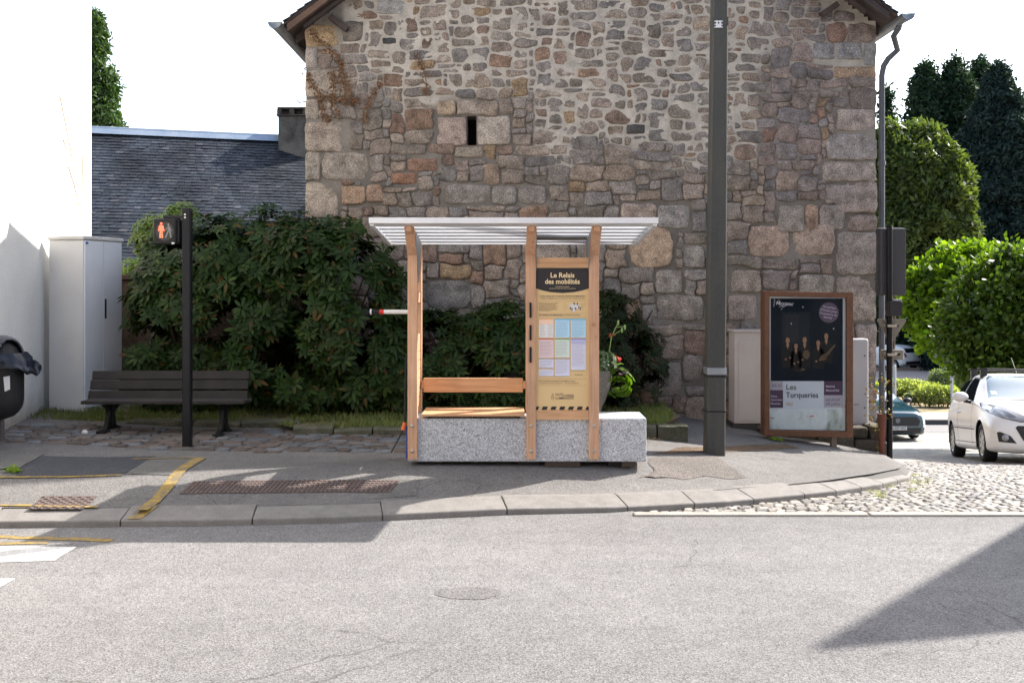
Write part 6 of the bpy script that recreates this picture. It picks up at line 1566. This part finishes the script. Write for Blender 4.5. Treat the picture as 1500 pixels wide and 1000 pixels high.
# ================================================================== cars
def catmull(P_, n):
    P_ = [np.array(p, float) for p in P_]; out = []; m = len(P_)
    for i in range(m-1):
        p0 = P_[max(i-1, 0)]; p1 = P_[i]; p2 = P_[i+1]; p3 = P_[min(i+2, m-1)]
        for k in range(n):
            t = k/n; out.append(.5*((2*p1)+(-p0+p2)*t+(2*p0-5*p1+4*p2-p3)*t*t+(-p0+3*p1-3*p2+p3)*t**3))
    out.append(P_[-1]); return out
def car(name, label, pos, heading, pitch, st, spec, parts='front'):
    """st: stations (u, zlow, zmid, zbelt, ztop, wlow, wmid, wbelt, wtop); u from the nose back. local x = u (backwards), y = side, z = up"""
    root = thing(name, label, 'car', pos)
    h = Vector((math.cos(heading), math.sin(heading), 0))      # direction the nose points
    h3 = Vector((h.x*math.cos(pitch), h.y*math.cos(pitch), math.sin(pitch))); side = Vector((-h.y, h.x, 0)); up = h3.cross(side); up = up if up.z > 0 else -up
    u0 = spec['wheels'][0]; o = Vector(pos)                     # pos = ground point between the axles' middle
    um = (spec['wheels'][0]+spec['wheels'][1])/2
    def W(u, y, z): return o-h3*(u-um)+side*y+up*z
    secs = []
    for s in st:
        u, zl, zm, zb_, zt_, wl, wm, wb, wt = s
        cab = zt_-zb_ > .12
        ring = [(0, zl), (wl*.8, zl), (wl, zl+.03), (wm*.985, zl+(zm-zl)*.45), (wm, zm), (wm*.995, zm+(zb_-zm)*.5), (wb, zb_), (wb-(wb-wt)*.12-.0, zb_+(zt_-zb_)*.08+.004), (wt+(wb-wt)*.45, zb_+(zt_-zb_)*.55), (wt+.015, zt_-min(.07, (zt_-zb_)*.35)), (wt*.86, zt_-.012*min(1, (zt_-zb_)*4)), (wt*.45, zt_+.008), (0, zt_+.012)]
        secs.append([np.array((u, y, z)) for y, z in ring])
    nu, nv = 7, 4
    R1 = [catmull(s, nv) for s in secs]; nvv = len(R1[0]); cols = [catmull([R1[i][j] for i in range(len(R1))], nu) for j in range(nvv)]
    nuu = len(cols[0]); A = np.array([[cols[j][i] for j in range(nvv)] for i in range(nuu)])   # (nuu,nvv,3)
    A[..., 1] = np.maximum(A[..., 1], 0)
    # wheel arches
    R_ = spec['arch']; wz = spec['wr']; arch_mask = np.zeros((nuu, nvv), bool)
    for uc in spec['wheels']:
        dd = np.hypot(A[..., 0]-uc, A[..., 2]-wz); side_ = A[..., 1] > spec['hw']*.62
        ins = (dd < R_) & side_; arch_mask |= ins
    verts = []; faces = []
    def vid(i, j, s): return (i*nvv+j)*2+s
    B = A.copy()
    for i in range(nuu):
        for j in range(nvv):
            if arch_mask[i, j]:
                nb = [(i+a, j+b) for a in (-1, 0, 1) for b in (-1, 0, 1) if 0 <= i+a < nuu and 0 <= j+b < nvv]
                if any(not arch_mask[q] for q in nb):
                    uc = min(spec['wheels'], key=lambda q: abs(q-A[i, j, 0])); du, dz = A[i, j, 0]-uc, A[i, j, 2]-wz; d = math.hypot(du, dz) or 1
                    if dz < 0: B[i, j, 0] = uc+math.copysign(math.sqrt(max(0, R_*R_-dz*dz)), du)
                    else: B[i, j, 0] = uc+du/d*R_; B[i, j, 2] = wz+dz/d*R_
    for i in range(nuu):
        for j in range(nvv):
            for s in (1, -1): verts.append(tuple(W(B[i, j, 0], B[i, j, 1]*s, B[i, j, 2])))
    loc = [(B[i, j, 0], B[i, j, 1]*s, B[i, j, 2]) for i in range(nuu) for j in range(nvv) for s in (1, -1)]
    for i in range(nuu-1):
        for j in range(nvv-1):
            if all(arch_mask[q] for q in ((i, j), (i+1, j), (i+1, j+1), (i, j+1))): continue
            for s in (0, 1): faces.append((vid(i, j, s), vid(i+1, j, s), vid(i+1, j+1, s), vid(i, j+1, s)))
    for e in (0, nuu-1):
        faces.append(tuple(vid(e, j, 0) for j in range(nvv))+tuple(vid(e, j, 1) for j in range(nvv-1, -1, -1)))
    bvh = BVHTree.FromPolygons([Vector(v) for v in loc], faces)
    mb = MB(); mb.v = verts; mb.f = faces; mb.m = [0]*len(faces); body_ = mb.build('body', spec['paint'], root, smooth=True)
    me = body_.data; bm = bmesh.new(); bm.from_mesh(me); bmesh.ops.remove_doubles(bm, verts=bm.verts, dist=.0015); bmesh.ops.recalc_face_normals(bm, faces=bm.faces); bm.to_mesh(me); bm.free(); me.polygons.foreach_set('use_smooth', [True]*len(me.polygons))
    # inner dark tub so arches are not see-through
    tub = MB(); uL = st[-1][0]
    q = [(.25, .22), (uL-.25, .22), (uL-.3, st[len(st)//2][3]-.1), (.35, .55)]
    hw_ = spec['hw']*.62; vs = [W(u, -hw_, z) for u, z in q]+[W(u, hw_, z) for u, z in q]
    tub.add(vs, [(0, 1, 2, 3), (7, 6, 5, 4), (0, 4, 5, 1), (1, 5, 6, 2), (2, 6, 7, 3), (3, 7, 4, 0)]); tub.build('underbody', M['black'], root)
    for uc in spec['wheels']:
        for s in (1, -1):
            ar = MB(); K = 22; vs = []
            for k in range(K+1):
                t = math.pi*(-.05+1.10*k/K); vs += [W(uc+math.cos(t)*R_*1.0, s*spec['hw']*.60, wz+math.sin(t)*R_), W(uc+math.cos(t)*R_*1.0, s*(spec['hw']*.975), wz+math.sin(t)*R_)]
            ar.add(vs, [(2*k, 2*k+2, 2*k+3, 2*k+1) for k in range(K)]); ar.build('wheel_arch', M['black'], root, fix=False)
    def proj(kind, pts, m, nm, off=.004, sub=10, par=None, mirror=False, thick=0):
        """kind 'side' (pts u,z) 'front' (pts y,z) 'top'(u,y): drape a polygon over the body"""
        for s in ((1, -1) if mirror else (1,)):
            bm = bmesh.new(); vs = [bm.verts.new((p[0], p[1], 0)) for p in pts]; f = bm.faces.new(vs)
            bmesh.ops.triangulate(bm, faces=bm.faces[:]); 
            xs__ = [p[0] for p in pts]; ys__ = [p[1] for p in pts]
            for ax, lo_, hi_ in ((0, min(xs__), max(xs__)), (1, min(ys__), max(ys__))):
                for k in range(1, sub):
                    c = lo_+(hi_-lo_)*k/sub; bmesh.ops.bisect_plane(bm, geom=bm.verts[:]+bm.edges[:]+bm.faces[:], plane_co=(c, 0, 0) if ax == 0 else (0, c, 0), plane_no=(1, 0, 0) if ax == 0 else (0, 1, 0))
            V = []; ok = True; okv = []
            bm.verts.index_update()
            for v in bm.verts:
                a, b_ = v.co.x, v.co.y
                if kind == 'side': og, dr_ = Vector((a, 3*s, b_)), Vector((0, -s, 0))
                elif kind == 'front': og, dr_ = Vector((-2, a*s, b_)), Vector((1, 0, 0))
                elif kind == 'rear': og, dr_ = Vector((8, a*s, b_)), Vector((-1, 0, 0))
                else: og, dr_ = Vector((a, b_*s, 4)), Vector((0, 0, -1))
                hit = bvh.ray_cast(og, dr_); okv.append(hit[0] is not None)
                p = hit[0]-dr_*off if hit[0] is not None else og; V.append(W(*p))
            fs = [tuple(v.index for v in f.verts) for f in bm.faces if all(okv[v.index] for v in f.verts)]
            if fs: MB().add(V, fs).build(nm, m, par or root, smooth=True, fix=True)
            bm.free()
    # wheels
    for uc in spec['wheels']:
        for s in (1, -1):
            yo = s*(spec['hw']-.015); c = W(uc, yo, wz); ax = side*s; a1 = h3; a2 = up
            def Wl(prof, n=32):
                vs = []
                for (r_, t) in prof:
                    for k in range(n):
                        q = 2*math.pi*k/n; vs.append(c+a1*math.cos(q)*r_+a2*math.sin(q)*r_+ax*t)
                return vs, [(i*n+k, i*n+(k+1) % n, (i+1)*n+(k+1) % n, (i+1)*n+k) for i in range(len(prof)-1) for k in range(n)]
            rr = wz
            wh_ = MB().add(*Wl([(rr*.64, -.03), (rr*.66, -.01), (rr*.80, .0), (rr*.93, -.01), (rr*.985, -.03), (rr, -.06), (rr, -.16), (rr*.97, -.19), (rr*.6, -.19)])).build('wheel', plain('tyre', (.012, .012, .012), .8), root, smooth=True)
            rim = MB().add(*Wl([(rr*.66, -.012), (rr*.62, -.02), (rr*.60, -.06), (rr*.58, -.13), (0, -.13)])); rim.add(*Wl([(0, -.012), (rr*.12, -.014), (rr*.15, -.03), (rr*.15, -.08)], 20))
            for k in range(9):
                q = 2*math.pi*k/9; e1 = a1*math.cos(q)+a2*math.sin(q); e2 = a1*-math.sin(q)+a2*math.cos(q)
                vs = [c+e1*r_+e2*w_*sg_+ax*t for r_, w_, t in ((rr*.12, .028, -.02), (rr*.63, .030, -.018)) for sg_ in (-1, 1)]; vs += [v-ax*.03 for v in vs]
                rim.add(vs, [(0, 1, 3, 2), (4, 6, 7, 5), (0, 2, 6, 4), (1, 5, 7, 3)])
            rim.build('rim', spec['rim'], wh_, smooth='auto')
    return root, W, proj, bvh
glassM = plain('car_glass', (.012, .015, .018), .08, spec=0)
wsM = plain('windscreen_glass', (.10, .16, .20), .06, spec=1, coat=1)
trim = plain('black_trim', (.018, .018, .02), .5); chrome = plain('chrome', (.6, .6, .6), .15, metal=1)
lampM = plain('lamp_glass', (.26, .26, .27), .15, spec=.6, coat=.6); lampD = plain('lamp_inner', (.22, .22, .22), .2, metal=.8)
gap_ = plain('panel_gap', (.05, .05, .05), .7)
whiteP = mat('white_car_paint', (.80, .79, .78), (.77, .75, .73), 3, .35, spec=.4, coat=.35)
# ---- white hatchback
ST = [(0.00, .30, .42, .55, .62, .54, .64, .60, .50), (.05, .22, .42, .60, .70, .74, .79, .70, .57), (.18, .17, .45, .67, .79, .80, .845, .77, .63), (.48, .17, .48, .75, .88, .83, .868, .81, .68), (.85, .17, .50, .83, .94, .84, .872, .82, .70), (1.12, .17, .52, .89, 1.00, .84, .875, .84, .72),
      (1.40, .17, .52, .92, 1.14, .84, .875, .845, .68), (1.75, .17, .52, .94, 1.345, .84, .875, .85, .60), (2.05, .17, .53, .95, 1.435, .84, .875, .85, .575), (2.5, .17, .53, .96, 1.465, .84, .875, .845, .575), (3.0, .18, .54, .985, 1.45, .84, .872, .83, .57), (3.45, .2, .56, 1.01, 1.39, .82, .865, .80, .55), (3.75, .24, .58, 1.02, 1.26, .78, .845, .76, .54), (3.93, .30, .56, .93, 1.03, .70, .80, .72, .55), (4.02, .36, .52, .78, .84, .55, .66, .62, .5)]
spec = dict(wheels=(.80, 3.34), arch=.355, wr=.305, hw=.872, paint=whiteP, rim=plain('alloy', (.42, .41, .40), .35, metal=.7))
fw_, rw_ = Vector((X(1437, 15.6), 15.6, 0)), Vector((X(1395, 18.0), 18.0, 0))
hd_ = (fw_-rw_).normalized(); hang = math.atan2(hd_.y, hd_.x); sideL = Vector((-hd_.y, hd_.x, 0)); mid = (fw_+rw_)/2
# its right side faces left in the picture: shift the centre line by half the width away from that side
rs_ = Vector((hd_.y, -hd_.x, 0)); cen = mid-rs_*.86
gz = (zs(15.6)+zs(18.0))/2+.006; pitch = math.atan2(zs(15.6)-zs(18.0), 2.45)
root, W, proj, bvh = car('white_hatchback', 'white small hatchback with black roof bars on the setts at the right edge', (cen.x, cen.y, gz), hang, pitch, ST, spec)
proj('front', [(-.62, 1.02), (-.60, 1.03), (.60, 1.03), (.66, 1.00), (.55, 1.36), (.50, 1.40), (-.50, 1.40), (-.55, 1.36), (-.66, 1.00)], wsM, 'windscreen', .006, 14)
proj('side', [(1.50, .965), (1.95, 1.30), (2.10, 1.36), (2.50, 1.385), (2.52, .985)], glassM, 'side_window', .006, 12, mirror=True)
proj('side', [(2.60, .99), (2.58, 1.38), (3.05, 1.36), (3.38, 1.25), (3.45, 1.13), (3.2, 1.03)], glassM, 'side_window', .006, 12, mirror=True)
proj('side', [(1.38, .945), (1.50, .955), (2.05, 1.375), (2.55, 1.41), (2.55, 1.39), (2.1, 1.365), (1.50, .965)], trim, 'window_trim', .004, 8, mirror=True)
for s in (1, -1): 
    pass
hl = [(.28, .655), (.36, .705), (.52, .80), (.68, .88), (.79, .915), (.815, .85), (.79, .76), (.68, .69), (.46, .64)]
hc = (sum(p[0] for p in hl)/len(hl), sum(p[1] for p in hl)/len(hl)); proj('front', [(hc[0]+(p[0]-hc[0])*1.05, hc[1]+(p[1]-hc[1])*1.10) for p in hl], trim, 'lamp_seal', .006, 12, mirror=True)
proj('front', hl, lampM, 'headlight', .010, 12, mirror=True)
proj('front', [(.50, .70), (.60, .79), (.72, .84), (.76, .78), (.66, .71)], lampD, 'lamp_reflector', .014, 8, mirror=True)
proj('front', [(-.53, .545), (-.50, .575), (.50, .575), (.53, .545), (.43, .36), (.28, .29), (-.28, .29), (-.43, .36)], trim, 'grille', .008, 14)
for k in range(4):
    z = .34+k*.055; proj('front', [(-.36-.03*k, z), (.36+.03*k, z), (.36+.03*k, z+.014), (-.36-.03*k, z+.014)], plain('grille_bar', (.05, .05, .052), .35), 'grille_bar', .016, 12)
proj('front', [(.52, .315), (.76, .33), (.78, .47), (.74, .48), (.60, .42)], trim, 'fog_surround', .008, 8, mirror=True)
for s in (1, -1):
    hit = bvh.ray_cast(Vector((-2, .675*s, .392)), Vector((1, 0, 0)))[0]
    if hit: c = W(hit.x-.012, hit.y, hit.z); MB().ell(c, (.052, .052, .052), 16, 8).build('fog_lamp', lampM, root, smooth=True)
proj('front', [(-.26, .555), (.26, .555), (.26, .665), (-.26, .665)], plain('plate_white', (.6, .6, .6), .4), 'number_plate', .012, 6)
proj('front', [(-.42, .995), (-.40, .985), (.5, .985), (.5, .995), (.0, 1.01)], trim, 'wiper', .014, 8)
proj('side', [(1.42, .93), (1.43, .93), (1.46, .20), (1.45, .20)], gap_, 'door_gap', .003, 6, mirror=True)
proj('side', [(2.60, .97), (2.612, .97), (2.66, .5), (2.60, .24), (2.588, .24), (2.648, .5)], gap_, 'door_gap', .003, 8, mirror=True)
proj('side', [(1.18, .50), (2.95, .53), (2.95, .545), (1.18, .515)], gap_, 'rub_strip', .006, 14, mirror=True)
proj('side', [(1.2, .29), (2.9, .30), (2.9, .31), (1.2, .30)], gap_, 'sill_line', .005, 14, mirror=True)
proj('top', [(.62, -.7), (.635, -.7), (.60, 0), (.635, .7), (.62, .7), (.585, 0)], gap_, 'bonnet_gap', .003, 14)
for s in (1, -1):
    mb = MB(); c = W(2.47, s*.868, .80); mb.ell(c, (.06, .09, .018), 12, 6, M=Matrix.Rotation(hang+R(90), 3, 'Z')); mb.build('door_handle', whiteP, root, smooth=True)
    mb = MB(); c = W(1.60, s*1.00, 1.03); rm = Matrix.Rotation(hang, 3, 'Z'); mb.ell(c, (.085, .125, .085), 18, 12, M=rm); mr = mb.build('wing_mirror', whiteP, root, smooth=True)
    mb = MB(); mb.ell(W(1.635, s*1.00, 1.02), (.07, .11, .072), 14, 8, M=rm); mb.tube([W(1.6, s*.84, .95), W(1.6, s*.95, .97)], .03, 8); mb.build('mirror_base', trim, mr, smooth=True)
# roof bars
for u in (2.05, 2.85):
    mb = MB(); hz = bvh.ray_cast(Vector((u, 0, 4)), Vector((0, 0, -1)))[0].z; mb.tube([W(u, -.64, hz+.075), W(u, .64, hz+.075)], .016, 8)
    for s in (1, -1): 
        zz_ = bvh.ray_cast(Vector((u, s*.54, 4)), Vector((0, 0, -1)))[0].z
        vs = [W(u+a, s*b_, c_) for a in (-.045, .045) for b_, c_ in ((.50, zz_+.01), (.60, zz_-.05), (.60, hz+.09), (.50, hz+.09))]
        mb.add(vs, [(0, 1, 2, 3), (7, 6, 5, 4), (0, 4, 5, 1), (1, 5, 6, 2), (2, 6, 7, 3), (3, 7, 4, 0)])
    mb.build('roof_bar', trim, root, smooth='auto')
MB().tube([W(2.2, .0, 1.47), W(2.55, .0, 1.75)], .004, 5).build('aerial', trim, root)
proj('front', [(-.585, 1.07), (-.50, 1.07), (-.50, 1.13), (-.585, 1.13)], plain('sticker_pale', (.45, .58, .6), .5), 'windscreen_sticker', .012, 3)
# ---- blue car behind
blueP = mat('blue_car_paint', (.006, .05, .075), (.005, .042, .065), 3, .22, spec=.6, coat=1)
ST2 = [(0.00, .34, .50, .66, .72, .50, .62, .60, .50), (.05, .22, .48, .72, .82, .74, .80, .74, .62), (.25, .17, .50, .78, .89, .84, .88, .82, .68), (.55, .17, .52, .84, .94, .86, .915, .86, .72), (.95, .17, .53, .90, .99, .87, .925, .89, .75), (1.3, .17, .54, .94, 1.04, .87, .925, .89, .76), (1.65, .17, .54, .96, 1.17, .87, .925, .89, .70), (2.05, .17, .55, .98, 1.36, .87, .925, .89, .61), (2.4, .17, .55, .99, 1.43, .87, .925, .885, .58), (2.9, .17, .55, 1.0, 1.44, .87, .925, .88, .58), (3.5, .18, .56, 1.03, 1.40, .87, .92, .86, .56), (3.95, .2, .58, 1.05, 1.28, .84, .91, .82, .54), (4.2, .28, .58, .96, 1.06, .76, .86, .78, .56), (4.35, .36, .54, .80, .86, .6, .7, .66, .5)]
spec = dict(wheels=(.88, 3.56), arch=.375, wr=.325, hw=.922, paint=blueP, rim=plain('alloy_dark', (.12, .12, .12), .35, metal=.7))
d = 29.0; c2_ = Vector((X(1315, d), d, 0)); hd_ = Vector((.0, -1, 0)).normalized(); cen = c2_-hd_*2.2
gz = (zs(cen.y-1.4)+zs(cen.y+1.3))/2+.01; pitch = math.atan2(zs(cen.y-1.35)-zs(cen.y+1.35), 2.7)
root, W, proj, bvh = car('blue_car', 'dark teal blue hatchback facing us lower down the side street by the house corner', (cen.x, cen.y, gz), math.atan2(hd_.y, hd_.x), pitch, ST2, spec)
proj('front', [(-.66, 1.06), (.66, 1.06), (.56, 1.37), (-.56, 1.37)], wsM, 'windscreen', .006, 12)
proj('side', [(1.75, 1.0), (2.15, 1.28), (2.5, 1.36), (3.3, 1.35), (3.75, 1.2), (3.6, 1.06)], glassM, 'side_window', .006, 12, mirror=True)
proj('front', [(-.56, .72), (.56, .72), (.66, .60), (.60, .46), (-.60, .46), (-.66, .60)], trim, 'grille', .008, 14)
proj('front', [(-.7, .40), (.7, .40), (.66, .24), (-.66, .24)], trim, 'bumper_intake', .008, 14)
proj('front', [(.56, .74), (.60, .80), (.84, .86), (.84, .78), (.70, .72)], lampD, 'headlight', .01, 10, mirror=True)
drl = plain('day_light', (.95, .97, 1), .3, emit=1.6)
for k in range(3): proj('front', [(.76+.01*k, .70-k*.10), (.80+.01*k, .70-k*.10), (.79+.01*k, .62-k*.10), (.75+.01*k, .62-k*.10)], drl, 'day_running_light', .018, 3, mirror=True)
proj('front', [(-.26, .34), (.26, .34), (.26, .45), (-.26, .45)], plain('plate_white2', (.62, .62, .62), .4), 'number_plate', .016, 4)
# plate lettering, badge
hit = bvh.ray_cast(Vector((-2, 0, .39)), Vector((1, 0, 0)))[0]
tmp = MB(); text_mb(tmp, 'FX-927-WZ', 0, 0, .115, 0, bold=.001, align='CENTER', sx=.80)
MB().add([W(hit.x-.030, v[0], .358+v[2]) for v in tmp.v], tmp.f).build('plate_lettering', trim, root, fix=False)
hit = bvh.ray_cast(Vector((-2, 0, .64)), Vector((1, 0, 0)))[0]
MB().add([W(hit.x-.02, a, .60+b_) for a, b_ in ((0, -.07), (.06, -.03), (.07, .06), (0, .085), (-.07, .06), (-.06, -.03))], [(0, 1, 2, 3, 4, 5)]).build('badge', plain('badge_grey', (.14, .15, .16), .4), root, fix=False)
for s in (1, -1): mb = MB(); mb.ell(W(1.85, s*1.03, 1.06), (.09, .13, .085), 14, 10, M=Matrix.Rotation(math.atan2(hd_.y, hd_.x), 3, 'Z')); mb.tube([W(1.85, s*.88, 1.0), W(1.85, s*.98, 1.02)], .03, 6); mb.build('wing_mirror', trim, root, smooth=True)
# ---- distant white car seen from the rear
spec = dict(wheels=(.80, 3.34), arch=.355, wr=.305, hw=.872, paint=whiteP, rim=plain('alloy3', (.3, .3, .3), .4, metal=.5))
d = 63; c3 = Vector((X(1302, d), d, 0)); root, W, proj, bvh = car('parked_car', 'small distant white car seen from behind in the far car park', (c3.x, c3.y, zs(63)+.13), R(115), 0, ST, spec)
proj('rear', [(-.5, 1.05), (.5, 1.05), (.45, 1.3), (-.45, 1.3)], glassM, 'rear_window', .008, 8)
proj('rear', [(.5, .8), (.68, .8), (.66, 1.02), (.56, 1.02)], plain('tail_red', (.35, .03, .03), .3), 'tail_lamp', .01, 6, mirror=True)
proj('rear', [(-.6, .32), (.6, .32), (.6, .52), (-.6, .52)], trim, 'bumper', .01, 8)

# ================================================================== unseen building at the right, shaped as a tower to cast the road shadow
A = Vector((1.48, 5.03, -.25))+Vector((2.27, 1.38, 2.38))*3.3
tw = thing('shadow_tower', 'unseen building right of the view, made a slender tower to fit its road shadow', 'tower', (A.x, A.y, zs(A.y)))
r2 = 1.45; hh = 4.2
def tq(k, z, r_): a = R(20)+math.pi/2*k; return Vector((A.x+math.cos(a)*r_, A.y+math.sin(a)*r_, z))
mb = MB(); mb.add([tq(k, A.z-hh, r2) for k in range(4)]+[A], [(0, 1, 4), (1, 2, 4), (2, 3, 4), (3, 0, 4), (3, 2, 1, 0)]); mb.build('roof', M['slate'], tw)
mb = MB(); mb.add([tq(k, -1, r2-.15) for k in range(4)]+[tq(k, A.z-hh+.05, r2-.15) for k in range(4)], [(0, 1, 5, 4), (1, 2, 6, 5), (2, 3, 7, 6), (3, 0, 4, 7)]); mb.build('wall', rend(), tw)

# ================================================================== houses across the road behind the camera (they light the shade and show in glass)
def back_house(x0, x1, y1, h, colr_, lb):
    t = thing('street_house', lb, 'house', ((x0+x1)/2, y1, -.25))
    m = mat('render_'+str(int(x1)), colr_, tuple(c*.88 for c in colr_), .7, .9, bs=.3, bscale=50)
    MB().box(x0, x1, y1-7, y1, -.3, h).build('wall', m, t)
    xm = (x0+x1)/2; MB().prism([(y1+.4, h-.05), (y1-3.5, h+2.6), (y1-7.4, h-.05)], lambda y, z: (x0-.2, y, z), (x1-x0+.4, 0, 0)).build('roof', M['slate'], t)
    n = max(2, int((x1-x0)/2.6)); 
    for fl in range(2):
        for k in range(n):
            cx = x0+(x1-x0)*(k+.5)/n; z0 = .75+fl*2.8; door = fl == 0 and k == n//2
            zz0 = -.1 if door else z0; fr = MB().box(cx-.55, cx+.55, y1+.003, y1+.06, zz0-.06, z0+1.45).build('door' if door else 'window', plain('frame_paint', (.5, .48, .45) if not door else (.12, .06, .04), .5), t)
            MB().box(cx-.45, cx+.45, y1+.061, y1+.07, zz0+(.9 if door else .04), z0+1.35).build('pane', plain('dark_pane', (.02, .025, .03), .08, spec=.8), fr)
back_house(-17, -4.2, -5.5, 6.2, (.45, .39, .31), 'cream rendered house across the road behind the viewpoint, left one')
back_house(-3.6, 6.5, -6.2, 6.8, (.42, .33, .27), 'pinkish rendered house across the road directly behind the viewpoint')
back_house(7.0, 18, -6.0, 5.8, (.48, .45, .40), 'pale rendered house across the road behind the viewpoint, right one')
for i_, (x, y) in enumerate(((-1, 0),)): pass
